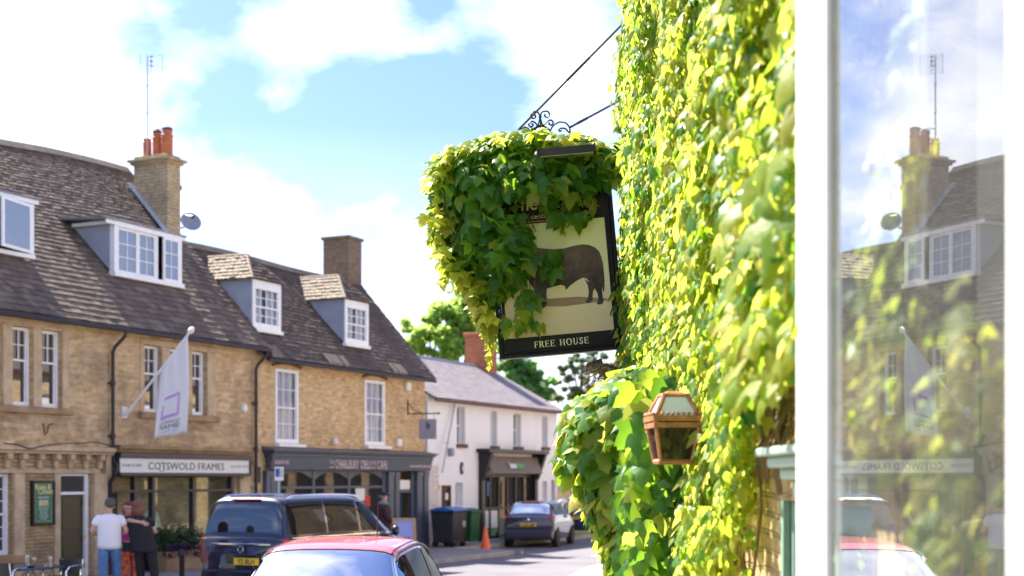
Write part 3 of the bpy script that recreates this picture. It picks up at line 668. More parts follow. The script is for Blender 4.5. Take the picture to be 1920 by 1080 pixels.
for p0, p1 in ((602, 611), (682, 690.5)): MB().box(ft(p0), ft(p1), -.27, -.25, mid-.1, mid-.075).build('underline', M['pinkgrey'], fb)
fasc_text('01608 811433', .15, 499, 526, .02, off=.003); fasc_text('www.charlburydeli.cafe', .12, 754, 793, -.02, off=.002)
pil = [(492,500),(501,519),(722,732),(735,742),(776,786),(789,797)]
for p0, p1 in pil:
    m = MB(); m.box(ft(p0),ft(p1),-.13,.02,.11,cf0-.02); m.box(ft(p0)-.02,ft(p1)+.02,-.15,-.131,cf0-.16,cf0-.03); m.box(ft(p0)-.01,ft(p1)+.01,-.15,-.131,.11,.35)
    m.build('pilaster', M['deli'], C, bevel=.008)
m = MB(); w0, w1 = ft(519), ft(722); zt = fz(620, 914); ws = [ft(519), ft(584.5), ft(590), ft(651), ft(656), ft(716)]
m.box(w0,w1,-.02,.08,.11,.62); m.box(w0,w1,-.05,.08,.621,.7); m.box(w0,w1,-.01,.07,zt-.03,zt+.04)
for p0, p1 in ((584.5,589),(651,655.5),(716,722)): m.box(ft(p0),ft(p1),-.03,.08,.7,zt-.03); m.box(ft(p0),ft(p1),-.03,.08,zt+.04,cf0-.003)
for i in range(3):   # arched heads
    x0, x1 = ws[2*i], ws[2*i+1]; k = 10; hz = cf0-.004; 
    for j in range(k):
        u0, u1 = j/k, (j+1)/k; f0, f1 = .05+.2*(2*u0-1)**2, .05+.2*(2*u1-1)**2
        m.prism([(x0+(x1-x0)*u0,-.01,hz),(x0+(x1-x0)*u0,-.01,hz-f0),(x0+(x1-x0)*u1,-.01,hz-f1),(x0+(x1-x0)*u1,-.01,hz)], (0,.06,0))
sh = m.build('shopfront', M['deli'], C, bevel=.005)
MB().box(w0,w1,.03,.034,.7,cf0-.02).build('pane', M['glass_shop'], sh)
m = MB(); m.box(ft(745),ft(749),-.02,.1,.11,cf0-.02); m.box(ft(771),ft(775),-.02,.1,.11,cf0-.02); m.box(ft(749),ft(771),0,.1,zt-.18,zt-.1)
m.build('door_frame', M['deli'], C, bevel=.006)
m = MB(); m.box(ft(749),ft(771),.25,.3,.12,zt-.1); m.box(ft(752),ft(760),.2,.249,.12,zt-.3); dd = m.build('door', M['deli_d'], C)
MB().box(ft(753),ft(760),.19,.199,.8,zt-.4).build('door_pane', M['glass_up'], dd)
MB().box(ft(750),ft(770),.02,.03,zt-.08,zt+.2).build('fanlight', M['plas_white'], C)
# notices in the deli window
for px, y, w_, h_, c_ in ((676,925,.5,.42,(.8,.8,.76)),(690,940,.3,.3,(.6,.05,.03)),(668,938,.34,.2,(.5,.08,.05))):
    t = ft(px); z = fz(px, y)
    MB().box(t-w_/2,t+w_/2,.018-.004*(c_[0] > .7),.024-.004*(c_[0] > .7),z-h_/2,z+h_/2).build('window_notice', paint('notice_paper', c_, .7), sh)
# roof C
m = MB(); e = tC1+.12
m.add([(tC0,-.3,CE-.03),(e,-.3,CE-.03),(e,CDr,CZr-.2),(tC0,CDr,CZr-.2),(tC0,2*CDr+.3,5.2),(e,2*CDr+.3,5.2)], [(0,1,2,3),(3,2,5,4)]); rf = m.build('roof', M['under'], C)
m = MB(); tiles(m, tC0+.1, e+.02, -.32, CE, CDr, CZr, w=.21, g0=.18, g1=.095, th=.018, sag=sagC); tiles(m, tC0+.1, e, 2*CDr+.3, 5.2, CDr, CZr, w=.5, g0=.4, g1=.3); m.build('slates', M['slate2'], rf)
m = MB(); ridge_caps(m, tC0+.1, e, CDr, CZr+.01, sagC); m.build('ridge_tile', M['slate2'], rf)
for t in (6.75, 6.95, 9.4, 9.6, 9.85, 10.2, 12.9, 13.2, 13.45):
    m = MB(); m.hexa([(t,-.36,CE+.005),(t+.25,-.36,CE+.005),(t+.25,-.12,CE+.28),(t,-.12,CE+.28)], [(t,-.37,CE+.07),(t+.25,-.37,CE+.07),(t+.25,-.13,CE+.33),(t,-.13,CE+.33)])
    m.build('eave_slate', M['slate3'], rf)
m = MB(); m.tube([(tC0,-.35,CE-.07),(tC1+.05,-.35,CE-.07)], .05); m.build('gutter', M['pipe'], C, smooth=True)
def hip_dormer(parent, t0, t1, z0, z1, D, rz, slopeD):
    rd = lambda z: (z-5.66)/1.12
    mm = MB(); mm.add([(t0,D,z0),(t0,rd(z1)+.05,z1),(t0,D,z1),(t1,D,z0),(t1,rd(z1)+.05,z1),(t1,D,z1)], [(0,1,2),(5,4,3),(0,3,4,1)]); mm.add([(t0,D+.2,z0),(t1,D+.2,z0),(t1,D+.2,z1),(t0,D+.2,z1)], [(0,1,2,3)])
    d = mm.build('dormer', M['lead'], parent)
    tm = (t0+t1)/2; fD, oh = D+.6, .1; bD = rd(rz)+.1; bE = rd(z1)+.15
    P = [(t0-oh,D-oh,z1-.02),(t1+oh,D-oh,z1-.02),(tm,fD,rz),(tm,bD,rz),(t0-oh,bE,z1-.02),(t1+oh,bE,z1-.02)]
    mm = MB(); mm.add(P, [(0,1,2),(0,2,3,4),(1,5,3,2)]); q = mm.build('dormer_roof', M['under'], d)
    def slope_tiles(a, b_, c, e_, mat):   # eave a-b, top c-e_
        mb = MB(); a, b_, c, e_ = map(Vector, (a, b_, c, e_)); rows = 7; nrm = (b_-a).cross(e_-a).normalized(); nrm = nrm if nrm.z > 0 else -nrm
        for r_ in range(rows):
            l0, l1 = a.lerp(e_, r_/rows), a.lerp(e_, min(1, (r_+1.3)/rows)); m0, m1 = b_.lerp(c, r_/rows), b_.lerp(c, min(1, (r_+1.3)/rows))
            u = 0; W = max((m0-l0).length, .05)
            while u < 1:
                du = random.uniform(.13, .26)/W; u2 = min(1, u+du); g_ = random.uniform(.015, .04)
                x = [l0.lerp(m0, u), l0.lerp(m0, u2-.01), l1.lerp(m1, u2-.01), l1.lerp(m1, u)]
                mb.hexa([x[0]+nrm*.003,x[1]+nrm*.003,x[2],x[3]], [x[0]+nrm*(.02+g_),x[1]+nrm*(.02+g_),x[2]+nrm*.015,x[3]+nrm*.015]); u = u2
        return mb.build('dormer_slates', mat, d)
    slope_tiles(P[4], P[0], P[2], P[3], M['slate3']); slope_tiles(P[1], P[5], P[3], P[2], M['slate2']); slope_tiles(P[0], P[1], P[2], P[2], M['slate2'])  # one side slope gets paler slates, its sunlight put into the colour
    mm = MB(); mm.tube([P[3], P[2]], .05, n=6); mm.tube([P[2], P[0]], .045, n=6); mm.tube([P[2], P[1]], .045, n=6); mm.build('hip_tile', M['slate3'], d)
    MB().box(t0,t1,D-.04,D+.04,z1-.13,z1-.02).build('fascia_board', M['white'], d, bevel=.006); MB().box(t0-.03,t1+.03,D-.1,D+.04,z0-.08,z0).build('sill', M['white'], d, bevel=.006)
    sash(d, t0, t1, z0, z1-.131, D-.04, cols=4, rt=2, rb=2, fr=.12, glass='glass_net', curtain='pair', mid=.5)
    return d
hip_dormer(C, 6.71, 7.97, 6.03, 7.30, .26, 8.02, 0)
hip_dormer(C, 11.15, 12.44, 6.03, 7.30, .26, 8.05, 0)
m = MB(); m.box(14.7,15.5,2.3,3.22,6.8,9.68); ch = m.build('chimney', M['chimney2'], C)
m = MB(); m.box(14.64,15.56,2.24,3.28,9.682,9.78); m.build('chimney_cap', M['chimney2'], ch, bevel=.02)
m = MB(); t = ft(482); z = fz(480, 890); m.box(t-.12,t+.12,-.02,-.001,z-.2,z+.2); m.build('vent_grille', M['black'], C)

# ---------------------------------------------------------------- house W : the white house
tW0, tW1 = 15.62, 25.85; WE = 4.72; WDr, WZr = 2.85, 6.42
W = thing('white_house', 'white painted brick house with slate roof and dark framed shop at street end', 'house', (tW0,0,0), ROW)
ups = [(857,872),(920,932),(963,977),(1016,1027)]; wy = [(762,832),(770,836),(775,837),(780,838)]
holes = [(ft(a), ft(b_), fz(a, y[1]), fz(a, y[0])) for (a, b_), y in zip(ups, wy)]
gw = [(854,868,905,955),(1017,1026,902,952),(1034,1041,900,962)]
gholes = [(ft(a), ft(b_), max(.13, fz(a, y1)), fz(a, y0)) for a, b_, y0, y1 in gw]
s0, s1 = ft(900), ft(1000); sz1 = fz(950, 850); sd = fz(950, 888)
m = MB(); holed_wall(m, tW0, tW1, 0, 4.85, holes+gholes+[(s0+.05, s1-.05, .13, sd)], depth=.28); shell(m, tW0, tW1, 0, 4.8, WDr, WZr)
m.build('wall', M['white_wall'], W)
m = MB(); m.box(tW0-.002, ft(822), -.012, -.002, 0, 2.6); m.build('flaking_patch', M['flaking'], W)
for h in holes:
    sash(W, h[0]+.01, h[1]-.01, h[2]+.01, h[3]-.01, .16, cols=1, rt=1, rb=1, fr=.025, glass='glass_black')
    m = MB(); m.box(h[0]-.05,h[1]+.05,-.09,.05,h[2]-.13,h[2]-.002); m.build('sill', M['oldwood'], W, bevel=.008)
for h in gholes[:2]: sash(W, h[0]+.01, h[1]-.01, h[2]+.01, h[3]-.01, .16, cols=1, rt=1, rb=1, fr=.05)
h = gholes[2]; m = MB(); m.box(h[0],h[1],.15,.2,h[2],h[3]); m.build('door', M['black'], W)
m = MB(); m.box(s0-.12,s0+.12,-.14,.02,.11,sz1); m.box(s1-.12,s1+.12,-.14,.02,.11,sz1); m.box(s0-.3,s1+.3,-.5,-.002,sz1,sz1+.12)
for t, sgn in ((s0-.12, 1), (s1-.06, 1)): m.prism([(t,-.5,sz1-.002),(t,-.142,sz1-.002),(t,-.142,sz1-.95),(t,-.22,sz1-.8)], (.2,0,0))
for x in np.linspace(s0+.12, s1-.12, 7): m.box(x-.045,x+.045,.0,.08,.14,sd)
m.box(s0+.12,s1-.12,.0,.08,1.15,1.22); m.box(s0+.12,s1-.12,0,.08,sd-.12,sd)
shw = m.build('shopfront', M['black'], W, bevel=.008)
MB().box(s0+.12,s1-.12,.05,.055,.14,sd).build('pane', M['glass_shop'], shw)
xx = np.linspace(s0+.12, s1-.12, 7)
m = MB(); m.box(xx[0]+.07,xx[1]-.07,.03,.04,.35,1.1); m.box(xx[1]+.07,xx[2]-.07,.03,.04,.35,1.1); ps = m.build('window_poster', M['plas_white'], shw)
m = MB(); m.box(xx[0]+.07,xx[1]-.07,.024,.029,.35,.52); m.box(xx[1]+.07,xx[2]-.07,.024,.029,.35,.52); m.build('poster_band', paint('poster_green', (.02, .28, .07), .5), shw)
MB().box(xx[0]+.5,xx[1]+.1,.03,.04,1.6,2.1).build('window_notice', paint('notice_blue', (.05, .22, .5), .5), shw)
MB().box(xx[2]+.06,xx[4]-.06,-.35,.0,.11,.2).build('doorstep', M['kerb'], shw)
m = MB(); m.hexa([(s0+.1,-.42,sd),(s1-.1,-.42,sd),(s1-.1,-.38,sd),(s0+.1,-.38,sd)], [(s0+.1,-.2,sz1-.12),(s1-.1,-.2,sz1-.12),(s1-.1,-.15,sz1-.12),(s0+.1,-.15,sz1-.12)])
aw = m.build('awning_board', paint('taupe_board', (.17, .13, .10), .6), W)
z = (sd+sz1)/2; 
def aw_text(s, px, mat, dx=0): t_ = text_mb(s, .3, ext=.004, sx=.8, offset=.01); shift(t_, ft(px)+dx, -.365, z-.16); t_.v = [(v[0], v[1]+(v[2]-z)*.3*1.0, v[2]) for v in t_.v]; t_.build('lettering', mat, aw)
aw_text('home', 943, M['plas_white']); aw_text('Store', 957, paint('sign_green', (.04, .5, .12), .5))
m = MB(); m.add([(tW0-.1,-.25,WE-.03),(tW1+.1,-.25,WE-.03),(tW1+.1,WDr,WZr-.1),(tW0-.1,WDr,WZr-.1),(tW0-.1,2*WDr+.2,WE-.03),(tW1+.1,2*WDr+.2,WE-.03)], [(0,1,2,3),(3,2,5,4)]); rf = m.build('roof', M['under'], W)
m = MB(); tiles(m, tW0-.02, tW1+.12, -.27, WE, WDr, WZr, w=.3, g0=.2, g1=.2, th=.008, rnd=.003); tiles(m, tW0, tW1, 2*WDr+.2, WE, WDr, WZr, w=.5, g0=.4, g1=.4, th=.01); m.build('slates', M['slate4'], rf)
m = MB(); ridge_caps(m, tW0, tW1+.1, WDr, WZr+.03); m.build('ridge_tile', M['lead_d'], rf)
m = MB(); m.tube([(tW0,-.3,WE-.08),(tW1+.1,-.3,WE-.08)], .05); m.build('gutter', M['oldwood'], W, smooth=True)
m = MB(); m.box(24.7,25.6,2.4,3.3,5.6,7.55); ch = m.build('chimney', M['redbrick'], W)
m = MB(); m.box(24.64,25.66,2.34,3.36,7.552,7.7); m.build('chimney_cap', M['redbrick'], ch, bevel=.02)

# opposite side of the street: its sunlit stone fronts are what the shop windows mirror
OP = thing('stone_house', 'long stone house across the street mirrored in the shop windows', 'house', (9,-12.5,0), ROW)
m = MB(); holes = [(t, t+.9, z, z+1.4) for t in np.arange(10, 58, 2.5) for z in (3.6,)]+[(t, t+2.3, .5, 2.7) for t in np.arange(9.2, 57, 3.0)]
mm = MB(); holed_wall(mm, 0, 1, 0, 1, [], 0)
def flipped(v): return (v[0], -12.5-(v[1]), v[2])
holed_wall(m, 8.5, 60, 0, 5.8, holes, 0, .15); m.v = [flipped(v) for v in m.v]; m.f = [f[::-1] for f in m.f]
m.box(8.5,60,-18.5,-12.9,0,5.8); m.build('wall', M['stone'], OP)
m = MB(); m.add([(8.3,-12.2,5.7),(60.2,-12.2,5.7),(60.2,-15.7,9),(8.3,-15.7,9),(60.2,-18.9,5.7),(8.3,-18.9,5.7)], [(3,2,1,0),(5,4,2,3),(0,5,3),(1,2,4)]); m.build('roof', M['slate'], OP)
for h in holes:
    MB().box(h[0],h[1],-12.62,-12.6,h[2],h[3]).build('window', M['black'] if h[3] < 3 else M['white'], OP)
# ---------------------------------------------------------------- things fixed to the terrace
# flag on its slanting pole over the framer's
b0 = Vector((ft(240, -.12), -.12, fz(240, 772, -.12))); tip = Vector((ft(355, -1.5), -1.5, fz(355, 624, -1.5)))
F = thing('shop_flag', 'white flag with a mauve square and dark lettering on a slanting pole', 'flag', (b0.x,0,b0.z), ROW)
dirv = (tip-b0).normalized()
m = MB(); m.tube([b0, b0.lerp(tip, .3), tip], .028, n=10); m.build('pole', M['plas_white'], F, smooth=True)
m = MB(); m.lathe([(.0,0),(.045,.01),(.06,.05),(.045,.1),(.01,.14)], (0,0,0), 12); q = Vector((0,0,1)).rotation_difference(dirv).to_matrix(); m.v = [tuple(tip+q@Vector(v)*1.15) for v in m.v]; m.build('finial', M['plas_white'], F, smooth=True)
m = MB(); m.box(b0.x-.08,b0.x+.08,-.03,-.001,b0.z-.14,b0.z+.12); m.tube([b0-dirv*.1, b0+dirv*.16], .045, n=10); m.build('wall_bracket', M['plas_white'], F)
# cloth hangs from the upper pole, drawn down by its own weight
m = MB(); nu, nv = 16, 22; p_lo = b0.lerp(tip, .53); p_hi = b0.lerp(tip, .985)
zb = fz(322, 820, -1.1)
def flagpt(u, v):
    top = p_lo.lerp(p_hi, u); bx = p_lo.lerp(p_hi, u)
    bot = Vector((ft(287+66*u, -.9-.5*u), -.9-.5*u, fz(320, 823-12*u, -1.1)))
    p = top.lerp(bot, v); 
    fold = .05*math.sin(u*9+v*2.2)*(.3+v*.7)+.03*math.sin(u*17-v*3)*(1-v*.5); fold -= .05*math.sin(math.pi*u)*v
    return p+Vector((.05*math.sin(v*3.1)*(u-.3), -fold, 0))
for j in range(nv+1):
    for i in range(nu+1): m.v.append(flagpt(i/nu, j/nv))
m.f = [(j*(nu+1)+i, j*(nu+1)+i+1, (j+1)*(nu+1)+i+1, (j+1)*(nu+1)+i) for j in range(nv) for i in range(nu)]
fm, nt, out = mat_new('flag_cloth'); d = nt.nodes.new('ShaderNodeBsdfDiffuse'); d.inputs[0].default_value = (.92, .92, .93, 1); t_ = nt.nodes.new('ShaderNodeBsdfTranslucent'); t_.inputs[0].default_value = (.85, .84, .88, 1)
mx = nt.nodes.new('ShaderNodeMixShader'); mx.inputs[0].default_value = .4; nt.links.new(d.outputs[0], mx.inputs[1]); nt.links.new(t_.outputs[0], mx.inputs[2]); nt.links.new(mx.outputs[0], out.inputs[0])
fl = m.build('flag_cloth', fm, F, smooth=True)
fo = fl.modifiers.new('hem', 'SOLIDIFY'); fo.thickness = .006; fo.offset = 0
def onflag(mb, off=-.016):
    "bend flat lettering (u across, v down, both 0..1) onto the cloth"
    r = MB(); r.f = mb.f
    for x, y, z in mb.v:
        p = flagpt(min(max(x, 0), 1), min(max(z, 0), 1)); r.v.append((p.x, p.y+off, p.z))
    return r
m = MB()
def fstroke(mb, u0, v0, u1, v1, w_=.035):
    n = 8
    for i in range(n):
        a, b_ = i/n, (i+1)/n; dx, dv = u1-u0, v1-v0; hor = abs(dx) > abs(dv)
        ox, ov = (0, w_*.5) if hor else (w_, 0)
        mb.add([(u0+dx*a-ox,0,v0+dv*a-ov),(u0+dx*b_-ox,0,v0+dv*b_-ov),(u0+dx*b_+ox,0,v0+dv*b_+ov),(u0+dx*a+ox,0,v0+dv*a+ov)], [(0,1,2,3)])
for q in ((.26,.525,.68,.53),(.68,.53,.64,.765),(.66,.755,.2,.765),(.2,.765,.22,.58)): fstroke(m, *q)
onflag(m).build('logo', paint('mauve_ink', (.48, .30, .62), .7), fl)
for s_, sz, v0, mt in (('COTSWOLD', .13, .85, 'ink'), ('FRAMES', .17, .91, 'ink'), ('GALLERY GIFTS', .07, .95, 'inkgrey')):
    t_ = text_mb(s_, sz, ext=0); mxx = max(abs(v[0]) for v in t_.v); k = .27/mxx
    t_.v = [(.45+v[0]*k, 0, v0-v[2]*.42) for v in t_.v]; t_.f = [f for f in t_.f]; onflag(t_, -.02).build('lettering', M[mt], fl)

# green board of the inn
g0, g1 = ft(56), ft(98); gz0, gz1 = fz(77, 985), fz(77, 901)
G = thing('pub_board', 'green enamel board in a black frame reading BEER in pale gold beside the olive door', 'sign', (g0,0,gz0), ROW)
m = MB(); f = .05; m.box(g0,g0+f,-.09,-.004,gz0,gz1); m.box(g1-f,g1,-.09,-.004,gz0,gz1); m.box(g0+f,g1-f,-.088,-.004,gz0,gz0+f); m.box(g0+f,g1-f,-.088,-.004,gz1-f,gz1); m.build('board_frame', M['black'], G, bevel=.005)
MB().box(g0+f,g1-f,-.06,-.01,gz0+f,gz1-f).build('board_panel', M['green_sign'], G)
gc = (g0+g1)/2; gh = gz1-gz0
def gtext(s_, size, fr, dx=0, mat='gold', off=0, sx=1.): t_ = text_mb(s_, size, sx=sx, offset=off); shift(t_, gc+dx, -.064, gz0+gh*fr); t_.build('lettering', M[mat], G)
gtext('Rose &', .155, .80, -.02, off=.006); gtext('Crown', .155, .70, .06, off=.006); gtext('FREE HOUSE', .055, .60, mat='signwhite'); gtext('A traditional pub', .04, .545, mat='signwhite'); gtext('BEER', .13, .445, off=.008)
for k, s_ in enumerate(('Real ales on tap', 'Ciders & wines', 'Beer garden', 'Open all day', 'Good pub food', 'Live music')): gtext(s_, .042, .385-k*.05, mat='signwhite')
gtext('~~~~~', .06, .90)
m = MB(); e = .012
for z in (gz0+f+.03, gz1-f-.03): m.box(g0+f+.03,g1-f-.03,-.064,-.0605,z,z+e*.6)
for x in (g0+f+.03, g1-f-.036): m.box(x,x+.006,-.064,-.0605,gz0+f+.03,gz1-f-.03)
m.build('gold_line', M['gold'], G)

# cable looped along the inn's cornice
m = MB(); pts = []
for i in range(60):
    x = -10+i*3.75; px = x; sag = 1.2*math.sin(i*.37)+10*math.exp(-((px-40)/18)**2)-6*math.exp(-((px-150)/40)**2)
    pts.append((ft(px), -.24, ledge+.13-sag*.011))
m.tube(pts, .012, n=5); tag(m.build('cable', M['pipe'], None, origin=(pts[0][0],0,pts[0][2]), frame=ROW, smooth=True), 'black cable sagging along the stone cornice of the inn', 'cable')
m = MB(); t = ft(80); z = fz(80, 812); m.tube([(t,-.02,z+.2),(t,-.06,z-.05),(t+.08,-.05,z+.02),(t+.15,-.02,z+.18),(t+.3,-.02,z+.2)], .012, n=5)
tag(m.build('cable_hook', M['pipe'], None, origin=(t,0,z), frame=ROW), 'bent iron hook left in the stone above the cornice', 'hook')

# boxes on the walls
def wallbox(name, px, y, w_, h_, d_, label, cat, mat='plas_white', group=None, oct_=False, cyl=False):
    t = ft(px); z = fz(px, y); T = thing(name, label, cat, (t,0,z), ROW, group=group)
    m = MB()
    if oct_:
        pts = [(t+w_/2*math.cos(a), -.003, z+h_/2*math.sin(a)) for a in [R(30+60*i) for i in range(6)]]
        inn = [(t+(p[0]-t)*.8, -d_, z+(p[2]-z)*.8) for p in pts]; m.add(pts+inn, [tuple(range(6)), tuple(range(11, 5, -1))]+[(i, 6+i, 6+(i+1) % 6, (i+1) % 6) for i in range(6)])
    else: m.box(t-w_/2,t+w_/2,-d_,-.003,z-h_/2,z+h_/2)
    m.build('housing', M[mat], T, bevel=.012)
    MB().box(t-w_*.3,t+w_*.3,-d_-.006,-d_-.0005,z-h_*.18,z+h_*.12).build('cover_plate', M[mat], T, bevel=.002)
    return T
wallbox('alarm_box', 762, 724, .27, .24, .1, 'cream alarm box high under the eave beside the deli end window', 'alarm box', group='alarm boxes on the deli house')
wallbox('alarm_box', 745, 830, .26, .22, .1, 'cream alarm box just above the deli cornice', 'alarm box', group='alarm boxes on the deli house')
wallbox('alarm_box', 455, 765, .22, .26, .09, 'white hexagonal alarm box beside the drainpipe', 'alarm box', oct_=True)
wallbox('meter_box', 842, 848, .2, .26, .14, 'pale grey box on the white house wall below its first window', 'meter box', mat='dish')
T = thing('wall_lamp', 'small white wall lamp above the deli cornice', 'lamp', (ft(622),0,fz(622,828)), ROW)
m = MB(); t, z = ft(622), fz(622, 828); m.lathe([(.02,.1),(.05,.06),(.1,-.06),(.02,-.07)], (t,-.12,z), 10); m.build('lamp_shade', M['plas_white'], T, smooth=True); MB().box(t-.02,t+.02,-.12,-.003,z+.02,z+.05).build('bracket', M['plas_white'], T)
t, z = ft(865), fz(865, 878); T = thing('wall_plaque', 'dark oval plaque on the white house wall', 'plaque', (t,0,z), ROW)
m = MB(); m.lathe([(.16,-.003),(.16,-.035),(.12,-.05)], (0,0,0), 20, 'y'); m.v = [(t+v[0]*.8,v[1],z+v[2]*1.3) for v in m.v]; m.build('oval_board', M['deli_d'], T)
m = MB(); m.lathe([(.08,-.051),(.08,-.056)], (0,0,0), 14, 'y'); m.v = [(t+v[0]*.6+.03,v[1],z+v[2]*1.2) for v in m.v]; m.build('emblem', M['signwhite'], T)
t0, t1, z0, z1 = ft(828), ft(841), fz(835, 952), fz(835, 910); T = thing('notice_case', 'narrow brown notice case on the white wall above the bins', 'notice board', (t0,0,z0), ROW)
m = MB(); f = .07; m.box(t0,t0+f,-.1,-.003,z0,z1); m.box(t1-f,t1,-.1,-.003,z0,z1); m.box(t0+f,t1-f,-.098,-.003,z0,z0+f); m.box(t0+f,t1-f,-.098,-.003,z1-f,z1); m.build('case_frame', M['oldwood'], T, bevel=.006)
MB().box(t0+f,t1-f,-.04,-.01,z0+f,z1-f).build('back_panel', M['black'], T); MB().box(t0+f+.04,t1-f-.04,-.05,-.041,z0+.25,z1-.25).build('notice', M['plas_white'], T)
t, z = ft(822), fz(822, 914); m = MB(); m.box(t-.06,t+.06,-.02,-.013,z-.09,z+.09); tag(m.build('hydrant_plate', paint('hydrant_yellow', (.75, .45, .02), .5), None, origin=(t,0,z), frame=ROW, bevel=.004), 'small yellow plate on the flaking wall corner', 'plate')
# leaning pole against the white house
a = Vector((ft(829,-.3),-.3,fz(829,886,-.3))); b_ = Vector((ft(853,-.08),-.08,fz(853,757,-.08)))
m = MB(); m.tube([a, b_], .022, n=8); m.tube([a.lerp(b_,.42)+Vector((-.25,0,0)), a.lerp(b_,.42)+Vector((.0,0,0))], .012, n=6)
tag(m.build('flagpole', M['galv'], None, origin=tuple(a), frame=ROW, smooth=True), 'thin bare grey pole leaning out from the white house front', 'pole')
# hanging sign of the deli
hx0, hx1 = ft(764), ft(764)
t, z = ft(764), fz(764, 776); H = thing('hanging_sign', 'square pale grey hanging sign with dark leaf emblem on an iron bracket', 'sign', (t,0,z), ROW)
m = MB(); m.tube([(t,-.02,z+.42),(t,-.02,z-.03)], .018, n=6); m.tube([(t,-.02,z),(t+.05,-1.02,z)], .018, n=6); m.tube([(t,-.02,z+.35),(t+.015,-.2,z+.12),(t+.02,-.45,z+.02)], .012, n=6); m.lathe([(.03,-.03),(.03,.03)], (t+.05,-1.04,z), 8, 'y'); m.build('iron_bracket', M['iron'], H)
m = MB(); zz = z-.17; m.hexa([(t-.0,-.98,zz-.6),(t+.03,-.98,zz-.6),(t+.01,-.4,zz-.6),(t-.02,-.4,zz-.6)], [(t,-.98,zz),(t+.03,-.98,zz),(t+.01,-.4,zz),(t-.02,-.4,zz)]); bd = m.build('sign_board', paint('pale_lilac_board', (.36, .34, .40), .5, var=.04), H, bevel=.004)
m = MB(); m.tube([(t+.02,-.9,z),(t+.015,-.9,zz)], .006, n=4); m.tube([(t+.01,-.5,z),(t,-.5,zz)], .006, n=4); m.build('hook', M['iron'], H)
m = MB()
for sg in (-1, 1):
    pts = [(t-.012, -.69+sg*(.012+.075*math.sin(math.pi*i/8)), zz-.2+(i/8-.5)*.26+sg*.01) for i in range(9)]; m.poly(pts if sg > 0 else pts[::-1])
m.build('emblem', M['deli_d'], bd)
m = MB()
for k, wd in ((0,.17),(1,.2)):
    for j in range(7): y = -.69-wd+j*wd*2/6.5; m.add([(t-.014,y,zz-.42-k*.07),(t-.014,y+.04,zz-.42-k*.07),(t-.014,y+.04,zz-.385-k*.07),(t-.014,y,zz-.385-k*.07)], [(3,2,1,0)])
m.build('lettering', M['inkgrey'], bd)
# satellite dish and aerial on the left chimney
D_ = thing('satellite_dish', 'grey satellite dish on the side of the tall chimney', 'satellite dish', (6.5,2.4,8.75), ROW)
c = Vector((6.82, 2.28, 8.86)); m = MB(); pr = [(.0,.0),(.1,.012),(.2,.045),(.27,.09),(.275,.095),(.2,.055),(.1,.02),(.0,.006)]
q = Vector((0,0,1)).rotation_difference(Vector((-.55,-.75,.42)).normalized()).to_matrix()
m.lathe([(max(r_, .001), h) for r_, h in pr], (0,0,0), 24); m.v = [tuple(c+q@Vector(v)) for v in m.v]; m.build('reflector', M['dish'], D_, smooth=True)
m = MB(); f_ = c+q@Vector((0,.0,.34)); m.tube([c+q@Vector((0,.24,.08)), f_], .012, n=6); m.tube([f_, f_+q@Vector((0,0,-.09))], .03, n=8); m.build('feed_arm', M['pipe'], D_)
m = MB(); m.tube([c+q@Vector((0,0,-.01)), (6.66,2.42,8.72), (6.5,2.45,8.72)], .02, n=6); m.box(6.5,6.53,2.38,2.55,8.6,8.85); m.build('wall_mount', M['pipe'], D_)
E = thing('tv_aerial', 'tall thin television aerial with wire grid reflector above the chimney pots', 'aerial', (6.05,3.3,10.4), ROW)
az = fz(277, 104, 3.0); m = MB(); m.tube([(6.0,3.0,10.5),(6.0,3.0,az)], .02, n=6); m.tube([(6.0,3.0,11.22),(6.1,2.9,11.24),(6.2,2.6,11.2)], .014, n=5)
for z in (11.6, 12.3): m.tube([(6.0,3.0,z),(6.0,3.0,z+.06)], .028, n=6)
m.build('mast', M['galv'], E, smooth=True)
m = MB(); gx = Vector((.773, .637, 0)).normalized()  # grid faces along -x/y
ctr = Vector((6.06, 2.93, az-.2))
sd_ = Vector((.637, -.773, 0)).normalized()
for k in range(9): z = -.27+k*.062; m.tube([ctr+sd_*-.02+sd_*.0+sd_*(-.0)+Vector((0,0,z))-sd_*.27, ctr+sd_*.29+Vector((0,0,z))], .0045, n=4)
for k in (-.27, 0, .29): m.tube([ctr+sd_*k+Vector((0,0,-.27)), ctr+sd_*k+Vector((0,0,.23))], .006, n=4)
m.build('grid_reflector', M['galv'], E)
m = MB(); m.tube([ctr+Vector((0,0,.0)), ctr+gx*-.28], .012, n=5)
for k in (-.12, 0, .12): m.tube([ctr+gx*-.2+Vector((0,0,k))-sd_*.05, ctr+gx*-.2+Vector((0,0,k))+sd_*.05], .012, n=5); m.tube([ctr+gx*-.2, ctr+gx*-.2+Vector((0,0,k))], .008, n=4)
m.build('dipole', M['black'], E)

# ---------------------------------------------------------------- things standing on the pavement
PZ = .11
def rowpos(px, Y, z=PZ):
    "terrace coordinates of a ground point seen at column px at distance Y"
    w_ = Vector(((px-960)/FOC*Y, Y, 0))-ROW.loc; t = w_.x*U.x+w_.y*U.y; D = w_.x*NI.x+w_.y*NI.y; return Vector((t, D, z))
